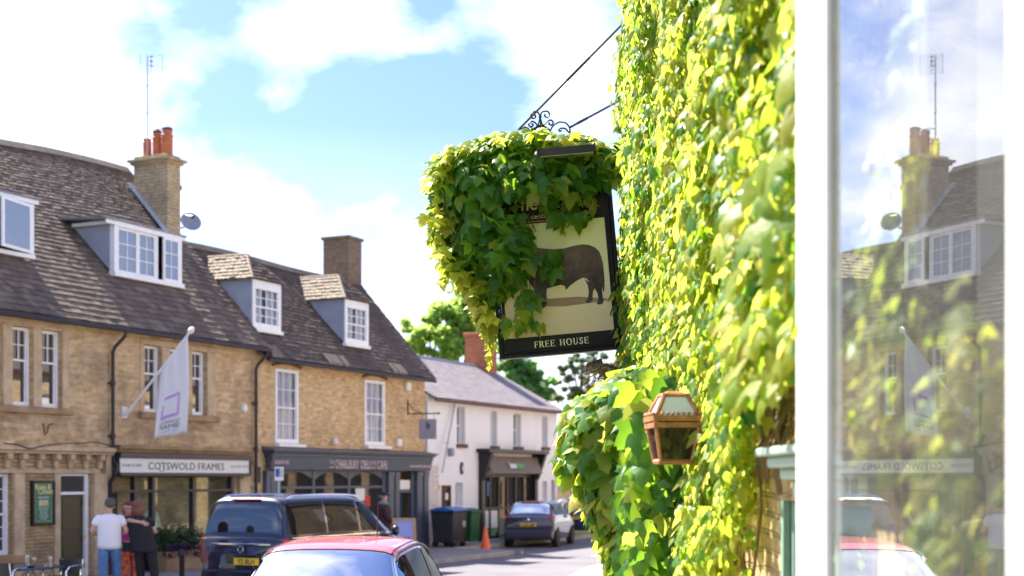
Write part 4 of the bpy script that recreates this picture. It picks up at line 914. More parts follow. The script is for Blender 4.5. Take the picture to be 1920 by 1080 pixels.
# parking sign
p = rowpos(522, 33.5); T = thing('parking_sign', 'small blue and white parking plate on a grey post outside the deli', 'sign', tuple(p), ROW)
z = HC+(HOR-890)/FOC*33.5
m = MB(); m.tube([p, p+Vector((0,0,z-PZ+.15))], .03, n=8); m.build('post', M['galv'], T, smooth=True)
n1 = Vector((-.45, -.9, 0)).normalized(); s1_ = Vector((.9, -.45, 0)).normalized()
def plate(mb, c, s_, w_, h_, nn, off): mb.add([c-s_*w_/2+nn*off-Vector((0,0,h_/2)), c+s_*w_/2+nn*off-Vector((0,0,h_/2)), c+s_*w_/2+nn*off+Vector((0,0,h_/2)), c-s_*w_/2+nn*off+Vector((0,0,h_/2))], [(0,1,2,3)])
c = p+Vector((0,0,z-PZ+.02)); m = MB(); m.hexa([c-s1_*.12+n1*.035+Vector((0,0,-.16)),c+s1_*.12+n1*.035+Vector((0,0,-.16)),c+s1_*.12+n1*.03+Vector((0,0,-.16)),c-s1_*.12+n1*.03+Vector((0,0,-.16))][::1],[c-s1_*.12+n1*.035+Vector((0,0,.16)),c+s1_*.12+n1*.035+Vector((0,0,.16)),c+s1_*.12+n1*.03+Vector((0,0,.16)),c-s1_*.12+n1*.03+Vector((0,0,.16))]); pl = m.build('sign_plate', M['plas_white'], T)
m = MB(); plate(m, c+Vector((0,0,.03))-s1_*.045, s1_, .11, .2, n1, .04); m.build('blue_panel', paint('sign_blue', (.02, .12, .5), .4), pl)
m = MB()
for k in range(4): plate(m, c+Vector((0,0,.1-k*.05))+s1_*.06, s1_, .07, .018, n1, .042)
plate(m, c+Vector((0,0,.03))-s1_*.065, s1_, .016, .11, n1, .043); plate(m, c+Vector((0,0,.07))-s1_*.04, s1_, .05, .014, n1, .043); plate(m, c+Vector((0,0,.035))-s1_*.04, s1_, .05, .014, n1, .043); plate(m, c+Vector((0,0,.052))-s1_*.02, s1_, .014, .045, n1, .043)
m.build('lettering', M['ink'], pl)
# sandwich board outside the deli
p = rowpos(757, 37.3); T = thing('sandwich_board', 'wooden sandwich board with a lilac poster outside the deli door', 'sandwich board', tuple(p), ROW)
m = MB(); fw = Vector((-.8, -.6, 0)).normalized(); sd = Vector((.6, -.8, 0))
def aboard(mb, w_, h_, lean, sgn, th=.03):
    a = p+sd*-w_/2+fw*sgn*lean; b_ = p+sd*w_/2+fw*sgn*lean; top = Vector((0,0,h_))
    c1, c2 = p+sd*w_/2+top, p+sd*-w_/2+top; o_ = fw*sgn*th; return a, b_, c1, c2, o_
for sgn in (1, -1):
    a, b_, c1, c2, o_ = aboard(m, .62, 1.05, .28, sgn); f = .12
    def L(u, v): return (a.lerp(b_, u)).lerp(c2.lerp(c1, u), v)
    for u0, u1, v0, v1 in ((0,f,0,1),(1-f,1,0,1),(f,1-f,.1,.16),(f,1-f,.94,1)):
        q = [L(u0,v0),L(u1,v0),L(u1,v1),L(u0,v1)]; m.add(q+[x+o_ for x in q], [(0,1,2,3),(7,6,5,4),(0,4,5,1),(1,5,6,2),(2,6,7,3),(3,7,4,0)])
m.build('board_frame', paint('pine', (.50, .30, .13), .6, var=.2), T)
a, b_, c1, c2, o_ = aboard(m, .62, 1.05, .28, 1); m = MB(); m.add([x+o_*.4 for x in (L(.12,.16),)] if False else [a.lerp(b_,.12).lerp(c2.lerp(c1,.12),.16)+o_*.5, a.lerp(b_,.88).lerp(c2.lerp(c1,.88),.16)+o_*.5, a.lerp(b_,.88).lerp(c2.lerp(c1,.88),.94)+o_*.5, a.lerp(b_,.12).lerp(c2.lerp(c1,.12),.94)+o_*.5], [(0,1,2,3)]); m.build('poster', paint('lilac_poster', (.34, .36, .68), .5), T)
m = MB(); m.add([a.lerp(b_,u).lerp(c2.lerp(c1,u),v)+o_*.6 for u, v in ((.25,.45),(.75,.45),(.75,.52),(.25,.52))], [(0,1,2,3)]); m.build('lettering', M['ink'], T)
# wheelie bins
def wheelie(px, Y, body, lid, w_, dp, h_, label, rz=0, wheels=4, group=None):
    p = rowpos(px, Y); T = thing('wheelie_bin', label, 'bin', tuple(p), ROW, group=group)
    m = MB(); x, y, z = p; k = .86
    bt = [(x-w_/2*k,y-dp/2*k,z+.12),(x+w_/2*k,y-dp/2*k,z+.12),(x+w_/2*k,y+dp/2*k,z+.12),(x-w_/2*k,y+dp/2*k,z+.12)]; tp = [(x-w_/2,y-dp/2,z+h_*.86),(x+w_/2,y-dp/2,z+h_*.86),(x+w_/2,y+dp/2,z+h_*.86),(x-w_/2,y+dp/2,z+h_*.86)]
    m.hexa(bt, tp); m.box(x-w_/2-.02,x+w_/2+.02,y-dp/2-.02,y+dp/2+.02,z+h_*.862,z+h_*.9); 
    for q in np.linspace(-.35, .35, 4): m.box(x+w_*q-.02,x+w_*q+.02,y-dp/2*.95-.02,y-dp/2*.9,z+.2,z+h_*.8)
    m.build('bin_body', body, T, bevel=.02)
    m = MB(); n = 8; pts = [(x-w_/2-.03, y-dp/2-.04+(dp+.08)*i/n, z+h_*.902+.1*math.sin(math.pi*i/n)+.02) for i in range(n+1)]
    pts += [(x-w_/2-.03, y+dp/2+.04, z+h_*.902), (x-w_/2-.03, y-dp/2-.04, z+h_*.902)]; m.prism(pts, (w_+.06,0,0)); m.build('lid', lid, T, bevel=.008)
    for sx in (-1, 1):
        for sy in ((-1, 1) if wheels == 4 else (1,)):
            m = MB(); m.lathe([(.03,-.03),(.1,-.03),(.1,.03),(.03,.03)], (x+sx*w_*.38, y+sy*dp*.36, z+.1), 14, 'x'); m.build('wheel', M['black'], T, smooth=True)
    return T, p
bk = paint('charcoal_plastic', (.035, .033, .037), .5); T, p = wheelie(842, 43.6, bk, paint('blue_lid', (.02, .17, .5), .4), .95, .78, 1.22, 'large charcoal wheelie bin with a blue lid against the white house', group='wheelie bins by the white house')
m = MB(); m.lathe([(.11,0),(.11,-.01)], (p.x+.25, p.y-.385, p.z+.7), 16, 'y'); m.build('sticker', M['inkgrey'], T)
wheelie(873, 44.6, paint('green_plastic', (.02, .10, .03), .5), paint('dark_green_lid', (.03, .12, .05), .4), .62, .74, 1.16, 'green wheelie bin with a green lid beside the large charcoal bin', wheels=2, group='wheelie bins by the white house')
# traffic cone on the road
Y = 42.2; cx = (910-960)/FOC*Y; T = thing('traffic_cone', 'plain orange traffic cone standing on the road before the white house', 'traffic cone', (cx,Y,.004))
orange = paint('cone_orange', (.85, .16, .05), .5, var=.08)
m = MB(); m.lathe([(.19,.03),(.17,.05),(.14,.2),(.03,.80),(.022,.80)], (cx,Y,.004), 20); m.build('cone_body', orange, T, smooth=True)
m = MB(); m.hexa([(cx-.25,Y-.25,.004),(cx+.25,Y-.25,.004),(cx+.25,Y+.25,.004),(cx-.25,Y+.25,.004)], [(cx-.23,Y-.23,.035),(cx+.23,Y-.23,.035),(cx+.23,Y+.23,.035),(cx-.23,Y+.23,.035)]); m.build('cone_base', orange, T, bevel=.01)
# bollard in front of the planter
p = rowpos(341, 26.3, .11); T = thing('bollard', 'short dark steel bollard with a rounded top near the planter', 'bollard', tuple(p), ROW)
m = MB(); m.lathe([(.045,0),(.045,.64),(.052,.65),(.052,.69),(.045,.7),(.03,.75),(.005,.77)], p, 14); m.build('post', M['pipe'], T, smooth=True)
# planter full of shrubs and purple leaves
def leafcloud(mb, c, r, n, size, up=.3, seed=0):
    rr = random.Random(seed); c = Vector(c)
    for i in range(n):
        d = Vector((rr.gauss(0,1), rr.gauss(0,1), rr.gauss(0,1))).normalized()*rr.random()**.4
        p = c+Vector((d.x*r[0], d.y*r[1], d.z*r[2])); a = Vector((rr.gauss(0,1), rr.gauss(0,1), rr.gauss(0,1)+up)).normalized()*size*rr.uniform(.6,1.3); b_ = a.orthogonal().normalized()*size*.35
        mb.add([p, p+a*.5+b_, p+a, p+a*.5-b_], [(0,1,2,3)])
p = Vector((ft(335, -.5), -.45, PZ)); T = thing('planter', 'long stone planter of bushy green and purple plants below the framing shop window', 'planter', tuple(p), ROW)
x0, x1 = ft(296,-.45), ft(374,-.45); m = MB(); m.box(x0,x1,-.7,-.2,PZ,.5); m.box(x0-.03,x1+.03,-.73,-.17,.501,.56); m.build('trough', M['ashlar_d'], T, bevel=.015)
gm = leaf_mat('shrub_leaf', [(.02,.06,.015),(.04,.11,.03),(.06,.15,.04)], [(.1,.2,.03),(.15,.3,.05)], .3); pmm = leaf_mat('purple_leaf', [(.05,.02,.05),(.10,.04,.10)], [(.15,.05,.12),(.2,.08,.2)], .3)
m = MB()
for k in range(9): leafcloud(m, (x0+(x1-x0)*(k+.5)/9, -.45, .78+.12*math.sin(k*2.1)), (.26,.28,.3), 260, .08, .5, k)
m.build('foliage', gm, T); m = MB()
for k in range(5): leafcloud(m, (x0+(x1-x0)*(k+.3)/5, -.68, .55+.05*math.sin(k)), (.2,.12,.16), 150, .07, 0, 50+k)
m.build('foliage', pmm, T)
# bistro table, chairs and glasses outside the inn
tp = rowpos(52, 23.6); TB = thing('bistro_table', 'dark folding table with crossed legs and drinks outside the inn', 'table', tuple(tp), ROW)
TH = tp.z+.62
m = MB(); m.box(tp.x-.5,tp.x+.5,tp.y-.34,tp.y+.34,TH-.03,TH); m.build('tabletop', paint('navy_table', (.03, .045, .09), .4), TB, bevel=.008)
for sx in (-1, 1):
    m = MB(); m.tube([(tp.x+sx*.4,tp.y-.28,PZ),(tp.x+sx*.3,tp.y+.26,TH-.03)], .014, n=8); m.build('leg', M['galv'], TB, smooth=True)
    m = MB(); m.tube([(tp.x+sx*.4,tp.y+.28,PZ),(tp.x+sx*.3,tp.y-.26,TH-.03)], .014, n=8); m.build('leg', M['galv'], TB, smooth=True)
def chair(c, rz, label):
    T = thing('bistro_chair', label, 'chair', tuple(c), ROW, group='metal bistro chairs at the table', rz=rz)
    INFO[T.name] = (WORLD, Vector((0,0,0)))
    for sx in (-1, 1):
        m = MB(); m.tube([(sx*.23,.22,0),(sx*.23,.22,.54),(sx*.25,.15,.62),(sx*.25,-.12,.63),(sx*.235,-.2,.60),(sx*.23,-.23,.4)], .0125, n=8); m.build('arm', M['chrome'], T, smooth=True)
        m = MB(); m.tube([(sx*.2,-.24,0),(sx*.2,-.2,.44),(sx*.2,-.26,.72)], .0125, n=8); m.build('leg', M['chrome'], T, smooth=True)
    MB().box(-.22,.22,-.2,.22,.43,.455).build('seat', M['black'], T, bevel=.01)
    m = MB(); n = 10
    for i in range(n):
        a0, a1 = -1+2*i/n, -1+2*(i+1)/n; f_ = lambda a: (a*.23, -.27+.06*a*a)
        (xa, ya), (xb, yb) = f_(a0), f_(a1); m.hexa([(xa,ya,.5),(xb,yb,.5),(xb,yb+.012,.5),(xa,ya+.012,.5)], [(xa,ya,.72),(xb,yb,.72),(xb,yb+.012,.72),(xa,ya+.012,.72)])
    m.build('backrest', M['black'], T, smooth=True); return T
chair(rowpos(118, 23.9), R(95), 'bistro chair with chrome arms right of the table, its black back to the olive door')
chair(rowpos(15, 23.2), R(-80), 'bistro chair with chrome arms left of the table at the picture edge')
beer = glass_clear('beer_glass', .15, (.9, .6, .1)); clear_ = glass_clear('drink_glass', .15, (.9, .92, .95))
def tumbler(px, Y, h_, mat, label, content=None):
    c = rowpos(px, Y, TH); T = thing('beer_glass', label, 'glass', tuple(c), ROW, group='drinks on the bistro table')
    m = MB(); m.lathe([(.028,0),(.034,h_*.5),(.04,h_),(.037,h_),(.031,h_*.5),(.025,.01)], c, 16); m.build('glass_wall', clear_, T, smooth=True)
    if content: m = MB(); m.lathe([(.024,.012),(.030,h_*.5),(.034,h_*.8)], c, 16); m.build('beer', content, T, smooth=True)
al = paint('amber_beer', (.55, .28, .02), .2, var=.05)
tumbler(64, 23.7, .15, clear_, 'half full pint glass at the middle of the table', al); tumbler(94, 23.6, .17, beer, 'tall full pint of golden beer nearest the chair on the right', al)
tumbler(51, 23.8, .19, clear_, 'tall empty glass beside the ashtray')
c = rowpos(58, 23.35, TH); m = MB(); m.lathe([(.05,0),(.06,.03),(.05,.03),(.04,.01)], c, 14); tag(m.build('ashtray', M['black'], None, origin=tuple(c), frame=ROW, smooth=True), 'round black ashtray on the bistro table', 'ashtray')

# ---------------------------------------------------------------- beyond the white house: garden wall and trees
a = Vector(((1040-960)/FOC*60, 60)); m = MB(); m.hexa([(1.2,58,0),(6.5,61,0),(6.5,61.35,0),(1.2,58.35,0)], [(1.2,58,1.9),(6.5,61,1.9),(6.5,61.35,1.9),(1.2,58.35,1.9)])
tag(m.build('garden_wall', M['ashlar'], None, origin=(1.2,58,0)), 'low stone garden wall under bushes past the white house', 'wall')
def tree(name, label, base, height, crown, blobs, leafm, n, lsize, spread=1.0, group=None, seed=1, conifer=False):
    rr = random.Random(seed); T = thing(name, label, 'tree', base, group=group); bx, by, bz = base
    m = MB(); m.tube([(bx,by,bz-.1),(bx+.1,by,bz+height*.3),(bx-.1,by,bz+height*.6),(bx,by,bz+height*.97)], [height*.03,height*.022,height*.013,.02], n=8)
    limbs = []
    for c, r in blobs:
        s_ = Vector((bx, by, bz+height*rr.uniform(.25,.6))); c = Vector(c); mid_ = s_.lerp(c, .5)+Vector((0,0,.3)); m.tube([s_, mid_, c], [height*.01,height*.007,.03], n=5)
    m.build('trunk', paint('bark', (.10, .075, .05), .9, var=.3), T)
    tot = sum(r[0]*r[2] for c, r in blobs); mb = MB()
    for i, (c, r) in enumerate(blobs):
        k = int(n*r[0]*r[2]/tot); c = Vector(c)
        subs = [c+Vector((rr.gauss(0,.5)*r[0], rr.gauss(0,.5)*r[1], rr.gauss(0,.5)*r[2])) for _ in range(max(5, k//60))]
        for j in range(k):
            sc = rr.choice(subs); p = sc+Vector((rr.gauss(0,1), rr.gauss(0,1), rr.gauss(0,.7)))*(min(r)*.2*spread)
            nrm = Vector((rr.gauss(0,1), rr.gauss(0,1), rr.gauss(0,1)+.6)).normalized(); a = nrm.orthogonal().normalized(); a = (Matrix.Rotation(rr.random()*6.28, 3, nrm)@a)
            s_ = lsize*rr.uniform(.6, 1.4); b_ = nrm.cross(a)
            mb.add([p-a*s_*.5, p+b_*s_*.38+nrm*s_*.1, p+a*s_*.5, p-b_*s_*.38+nrm*s_*.1], [(0,1,2,3)])
    mb.build('crown', leafm, T); return T
lt = leaf_mat('lime_leaf', [(.16,.30,.06),(.22,.38,.08),(.30,.45,.12)], [(.55,.75,.15),(.7,.85,.25)], .5, .5)
ldk = leaf_mat('dark_leaf', [(.07,.19,.06),(.10,.24,.07),(.14,.28,.09)], [(.3,.6,.15),(.4,.7,.2)], .4, .5)
con = leaf_mat('cypress_leaf', [(.10,.14,.08),(.14,.19,.10),(.19,.22,.12)], [(.2,.3,.12),(.35,.4,.18)], .3, .6)
def P(px, y, Y=75): return tuple(at(px, y, Y))
def blobs(lst, Y=75): return [(P(a, b_, Y), (c*Y/FOC, c*Y/FOC, d_*Y/FOC)) for a, b_, c, d_ in lst]
tree('lime_tree', 'pale green broadleaf tree rising behind the slate roof', (P(850,897)[0], 75, 0), 11, None,
     blobs([(800,620,34,22),(850,600,30,45),(880,625,30,36),(780,650,20,16),(840,650,48,26),(905,600,26,36),(865,575,16,24),(935,640,24,24),(820,590,14,22),(915,655,20,22)]), lt, 9000, .36, seed=3)
tree('walnut_tree', 'darker green tree right of the red chimney behind the white house', (P(960,897,70)[0], 70, 0), 8, None,
     blobs([(965,680,24,20),(985,700,28,20),(950,665,16,18),(1005,725,22,18),(970,715,30,18),(1022,742,14,12)], 70), ldk, 3800, .34, seed=5)
tree('cypress_tree', 'flat layered conifer between the walnut tree and the ivy', (P(1090,897,80)[0], 80, 0), 9, None,
     blobs([(1092,675,42,7),(1075,690,36,7),(1105,700,44,8),(1065,715,30,8),(1085,735,40,12),(1120,665,28,9),(1100,760,40,18),(1050,745,22,8),(1130,690,36,12)], 80), con, 7000, .26, spread=1.2, seed=8)
tree('garden_bush', 'sunlit bush spilling over the garden wall beside the white house', (P(1085,897,64)[0], 64, 0), 4, None,
     blobs([(1065,870,24,24),(1095,850,30,34),(1075,830,22,26),(1110,880,30,26),(1060,800,16,18),(1100,805,26,28)], 64), lt, 3800, .24, seed=9)
# ---------------------------------------------------------------- vehicles: a lofted shell with windows laid on the same surface
def crom(P, s):
    n = len(P); s = min(max(s, 0), n-1-1e-6); i = int(s); f = s-i
    a, b_, c, d = P[max(i-1, 0)], P[i], P[i+1], P[min(i+2, n-1)]
    m1 = (c-a)*.5; m2 = (d-b_)*.5
    lim = 2.2*np.abs(c-b_); m1 = np.clip(m1, -lim, lim); m2 = np.clip(m2, -lim, lim)
    f2, f3 = f*f, f*f*f
    return (2*f3-3*f2+1)*b_+(f3-2*f2+f)*m1+(-2*f3+3*f2)*c+(f3-f2)*m2
class Loft:
    "stations: (y, z_bottom, half_sill, z_mid, half_mid, z_belt, half_belt, z_edge, half_roof, z_top)"
    def __init__(s, st):
        s.rows = []
        for y, zb, ws, zm, wm, zbelt, wb, ze, wr, zt in st:
            s.rows.append(np.array([[ws,y,zb],[wm,y,zm],[wm*.995,y,(zm+zbelt)/2],[wb,y,zbelt],[wr,y,ze],[wr*.66,y,zt-.012],[0,y,zt]], float))
        s.n = len(s.rows)
    def p(s, a, v):
        "a along the car (station index), v from -6 (left sill) over 0 (roof centre) to 6 (right sill)"
        sg = 1 if v >= 0 else -1; q = 6-abs(v)
        sec = crom(np.array(s.rows), a); r = crom(sec, q); return Vector((r[0]*sg, r[1], r[2]))
    def nrm(s, a, v):
        e = .02; A = s.p(min(a+e, s.n-1), v)-s.p(max(a-e, 0), v); B = s.p(a, min(v+e, 6))-s.p(a, max(v-e, -6)); n = A.cross(B)
        n = n.normalized() if n.length > 1e-9 else Vector((0,0,1)); c = s.p(a, v)-Vector((0, s.p(a, v).y, .7)); return n if n.dot(c) > 0 else -n
    def shell(s, k=5, kv=4):
        m = MB(); A = [i/k for i in range((s.n-1)*k+1)]; V = [-6+j/kv for j in range(12*kv+1)]
        for a in A:
            for v in V: m.v.append(s.p(a, v))
        nv = len(V); m.f = [(i*nv+j, i*nv+j+1, (i+1)*nv+j+1, (i+1)*nv+j) for i in range(len(A)-1) for j in range(nv-1)]
        m.f.append(tuple(range(nv))[::-1]); m.f.append(tuple((len(A)-1)*nv+j for j in range(nv)))
        for i in range(len(A)-1): m.f.append((i*nv, (i+1)*nv, (i+1)*nv+nv-1, i*nv+nv-1))
        return m
    def patch(s, a0, a1, v0, v1, off=.006, n=8, skew=0.0, skew1=0.0, th=0):
        m = MB()
        for i in range(n+1):
            for j in range(n+1):
                v = v0+(v1-v0)*j/n; a = a0+(a1-a0)*i/n+skew*(j/n)*(1-i/n)+skew1*(j/n)*(i/n); q = s.p(a, v); m.v.append(q+s.nrm(a, v)*off)
        m.f = [(i*(n+1)+j, i*(n+1)+j+1, (i+1)*(n+1)+j+1, (i+1)*(n+1)+j) for i in range(n) for j in range(n)]; return m
def carpaint(name, c, met=.3): 
    m, nt, out = mat_new(name); principled(nt, out, c, .35, met, .5, None, 1.0); return m
tyre = paint('tyre_rubber', (.02, .02, .021), .85); rimm = paint('alloy', (.45, .46, .48), .3, metal=.8); arch = paint('wheel_arch', (.008, .008, .009), .8)
redlamp = paint('red_lens', (.55, .01, .015), .15, coat=1, bmp=0); yplate = paint('yellow_plate', (.85, .55, .03), .4, var=.03, bmp=0); wlamp = paint('clear_lens', (.7, .7, .72), .1, coat=1, bmp=0)
carglass = glass_dark('car_glass', (.012, .014, .016), .03, wav=0, gcol=.24)
screen = glass_dark('car_screen', (.03, .035, .04), .72, wav=.03)
vanglass = glass_dark('van_rear_glass', (.01, .012, .014), .12, wav=.02, gcol=.7)
def wheel(T, x, y, r, sx):
    m = MB(); m.lathe([(r*.62,-.1),(r*.93,-.1),(r,-.07),(r,.07),(r*.93,.1),(r*.62,.1)], (x,y,r), 28, 'x'); w = m.build('wheel', tyre, T, smooth=True)
    m = MB(); m.lathe([(r*.64,.03),(r*.64,.1),(r*.58,.1),(r*.54,.05)], (0,0,0), 28, 'x')
    m.lathe([(.06,.0),(.06,.085),(.04,.095)], (0,0,0), 12, 'x')
    for k in range(7):
        a = 2*math.pi*k/7; c, s_ = math.cos(a), math.sin(a); w0, w1 = .03, .02
        m.add([(.06,c*.04-s_*w0,s_*.04+c*w0),(.06,c*.04+s_*w0,s_*.04-c*w0),(.085,c*r*.58+s_*w1,s_*r*.58-c*w1),(.085,c*r*.58-s_*w1,s_*r*.58+c*w1)], [(0,1,2,3)])
    m.lathe([(r*.6,.0),(.02,.01)], (0,0,0), 20, 'x')
    m.v = [(x+sx*v[0], y+v[1], r+v[2]) for v in m.v]; m.build('rim', rimm, w)
def arches(T, pts, r, hw):
    m = MB()
    for y in pts:
        for sx in (-1, 1):
            n = 20; o_ = [(sx*(hw+.004), y+(r+.07)*math.cos(math.pi*k/n), r-.02+(r+.07)*math.sin(math.pi*k/n)) for k in range(n+1)]; m.poly(o_)
    m.build('wheel_arch', arch, T)
def plate_(T, y, z, txt, w=.52, h=.11, x=0):
    m = MB(); m.box(x-w/2,x+w/2,y-.012,y,z-h/2,z+h/2); pl = m.build('number_plate', yplate, T, bevel=.003)
    t_ = text_mb(txt, h*.98, ext=.001, sx=.95, offset=.003); shift(t_, x, y-.015, z-h*.34); t_.build('lettering', M['ink'], pl)

# --- dark blue people carrier
vb = Vector((-5.02, 26.4, 0)); VF = Frame(vb, -R(25)); carf = VF
V_ = thing('people_carrier', 'dark navy people carrier with roof rails seen from behind, parked at the shops', 'van', (0,0,0), VF)
navy = carpaint('navy_paint', (.005, .007, .026), .3)
L = Loft([(0.0,.32,.86,.7,.91,1.02,.90,1.06,.84,1.09),(.05,.28,.89,.7,.94,1.04,.93,1.14,.85,1.18),(.17,.27,.91,.7,.96,1.05,.95,1.70,.76,1.78),(.34,.26,.92,.7,.965,1.05,.955,1.77,.77,1.865),
          (1.55,.26,.93,.7,.965,1.05,.955,1.80,.78,1.89),(2.7,.26,.93,.7,.965,1.05,.955,1.78,.77,1.87),(3.25,.26,.93,.7,.965,1.05,.95,1.66,.72,1.76),(3.95,.26,.93,.7,.965,1.06,.90,1.22,.74,1.27),(4.2,.26,.92,.7,.95,1.0,.88,1.07,.74,1.13),(4.85,.28,.88,.62,.92,.84,.84,.92,.72,.96),(5.1,.3,.75,.55,.8,.7,.74,.76,.6,.78)])
bd = L.shell().build('body', navy, V_, smooth=True)
L.patch(1.06, 2.05, -3.1+1.0, 2.1, .008, 14).build('rear_window', vanglass, V_, smooth=True)
for sg in (-1, 1):
    L.patch(2.75, 3.92, sg*2.82, sg*2.06, .007).build('side_window', carglass, V_, smooth=True); L.patch(4.0, 4.95, sg*2.82, sg*2.06, .007).build('side_window', carglass, V_, smooth=True)
    L.patch(5.1, 6.75, sg*2.82, sg*2.06, .007, skew1=-.6).build('side_window', carglass, V_, smooth=True)
    m = MB(); m.v = []; 
    pts = [L.p(a, sg*2.92)+L.nrm(a, sg*2.92)*.01 for a in np.linspace(2.6, 6.8, 14)]; m.tube(pts, .013, n=6); m.build('chrome_strip', M['chrome'], V_, smooth=True)
    r_ = [L.p(a, sg*1.75)+Vector((0,0,.05 if 0 < i < 11 else .0)) for i, a in enumerate(np.linspace(3.05, 5.6, 12))]; m = MB(); m.tube(r_, .019, n=8); m.build('roof_rail', M['chrome'], V_, smooth=True)
    x0, x1 = (.80, .95); m = MB(); m.hexa([(sg*x0,-.012,.62),(sg*x1,.02,.62),(sg*(x1+.015),.12,.62),(sg*x0,.1,.62)] if sg > 0 else [(sg*x1,.02,.62),(sg*x0,-.012,.62),(sg*x0,.1,.62),(sg*(x1+.015),.12,.62)],
        [(sg*(x0+.02),-.0,1.08),(sg*x1,.03,1.08),(sg*(x1+.012),.13,1.08),(sg*x0,.12,1.08)] if sg > 0 else [(sg*x1,.03,1.08),(sg*(x0+.02),-.0,1.08),(sg*x0,.12,1.08),(sg*(x1+.012),.13,1.08)]); m.build('tail_lamp', redlamp, V_, bevel=.01)
    m = MB(); m.ball((sg*1.06, 3.9, 1.12), .09, .07, .11, 12, 8); m.tube([(sg*.93,3.92,1.05),(sg*1.02,3.92,1.08)], .03); m.build('wing_mirror', navy, V_, smooth=True)
L.patch(6.1, 6.95, -2.0, 2.0, .008, 10).build('windscreen', screen, V_, smooth=True)
m = MB(); m.box(-.66,.66,-.035,.0,.96,.995); m.build('chrome_strip', M['chrome'], V_, bevel=.006)
m = MB(); m.tube([(.06*math.cos(a), -.035, .885+.06*math.sin(a)) for a in np.linspace(0, 6.283, 19)], .006, n=5)
for a in (90, 210, 330): m.tube([(0,-.035,.885),(.058*math.cos(R(a)),-.035,.885+.058*math.sin(R(a)))], .006, n=4)
m.build('badge', M['chrome'], V_)
m = MB(); m.box(-.3,.3,.11,.2,1.795,1.825); m.build('brake_light', redlamp, V_)
m = MB(); m.box(-.36,.36,-.012,.03,.62,.80); m.build('plate_recess', navy, V_, bevel=.02); plate_(V_, -.015, .66, 'Y2 BLH', .56, .13, .12)
t_ = text_mb('V 250', .07, ext=.002, sx=1.2); shift(t_, -.62, -.018, .82); t_.build('lettering', M['chrome'], V_)
m = MB(); m.box(-.9,.9,-.05,.1,.3,.5); m.build('bumper', navy, V_, bevel=.04)
arches(V_, (1.0, 4.15), .34, .962)
for y in (1.0, 4.15):
    for sx in (-1, 1): wheel(V_, sx*.87, y, .34, sx)

# --- the red hatchback nearest the camera
RF = Frame((-1.74, 12.35, 0), -R(6)); RC = thing('red_car', 'pale glossy red hatchback seen from behind, nearest the camera with its roof aerial', 'car', (0,0,0), RF)
redp = carpaint('red_paint', (.62, .10, .11), .1)
L = Loft([(0,.3,.70,.6,.78,.92,.76,.98,.66,1.0),(.06,.25,.76,.6,.85,.95,.82,1.02,.70,1.05),(.20,.24,.80,.6,.87,.99,.84,1.08,.72,1.13),(.72,.24,.82,.6,.87,1.0,.85,1.50,.60,1.56),(.95,.24,.82,.6,.87,1.0,.85,1.54,.61,1.605),
          (1.7,.24,.83,.6,.87,.99,.85,1.57,.62,1.635),(2.35,.24,.83,.6,.87,.98,.84,1.50,.60,1.57),(3.1,.24,.82,.6,.87,.97,.82,1.05,.66,1.10),(3.5,.25,.8,.58,.85,.88,.78,.95,.62,.98),(3.85,.28,.7,.5,.76,.72,.7,.78,.58,.8)])
L.shell(6, 4).build('body', redp, RC, smooth=True)
L.patch(1.9, 2.93, -2.3, 2.3, .006, 14).build('rear_window', screen, RC, smooth=True)
# dark seal round the rear window and roof ditch lines
m = MB()
loop = [(1.9, v) for v in np.linspace(-2.32, 2.32, 12)]+[(a, 2.32) for a in np.linspace(1.9, 2.95, 8)]+[(2.95, v) for v in np.linspace(2.32, -2.32, 12)]+[(a, -2.32) for a in np.linspace(2.95, 1.9, 8)]
m.tube([L.p(a, v)+L.nrm(a, v)*.004 for a, v in loop], .009, n=5); m.build('window_seal', M['black'], RC, smooth=True)
for sg in (-1, 1):
    m = MB(); m.tube([L.p(a, sg*1.86)+L.nrm(a, sg*1.86)*.001 for a in np.linspace(3.0, 6.2, 18)], .006, n=5); m.build('roof_seam', M['black'], RC, smooth=True)
    L.patch(2.9, 3.9, sg*2.86, sg*2.12, .008, skew=-.1, skew1=0).build('side_window', carglass, RC, smooth=True); L.patch(4.0, 4.95, sg*2.86, sg*2.12, .008).build('side_window', carglass, RC, smooth=True); L.patch(5.05, 6.6, sg*2.86, sg*2.12, .008, skew1=-.5).build('side_window', carglass, RC, smooth=True)
    m = MB(); m.tube([L.p(a, sg*2.04)+L.nrm(a, sg*2.04)*.008 for a in np.linspace(2.85, 6.2, 22)], .012, n=5); m.tube([L.p(a, sg*2.93)+L.nrm(a, sg*2.93)*.008 for a in np.linspace(2.6, 6.8, 22)], .010, n=5); m.build('window_trim', M['black'], RC, smooth=True)
    m = MB(); m.ball((sg*.72, .04, .9), .1, .06, .14); m.build('tail_lamp', redlamp, RC, smooth=True)
    m = MB(); m.ball((sg*.97, 2.75, 1.03), .09, .07, .08); m.build('wing_mirror', redp, RC, smooth=True)
L.patch(6.1, 6.9, -2.0, 2.0, .006, 10).build('windscreen', screen, RC, smooth=True)
q = L.p(5.85, .35); m = MB(); m.tube([q, q+Vector((.0,.03,.02)), q+Vector((.05,-.16,.37))], [.016,.007,.003], n=6); m.build('roof_aerial', M['pipe'], RC, smooth=True)
m = MB(); m.box(-.78,.78,-.05,.1,.32,.52); m.build('bumper', redp, RC, bevel=.04); plate_(RC, -.055, .7, 'VN04 KHR')
arches(RC, (.75, 3.2), .29, .868)
for y in (.75, 3.2):
    for sx in (-1, 1): wheel(RC, sx*.79, y, .29, sx)

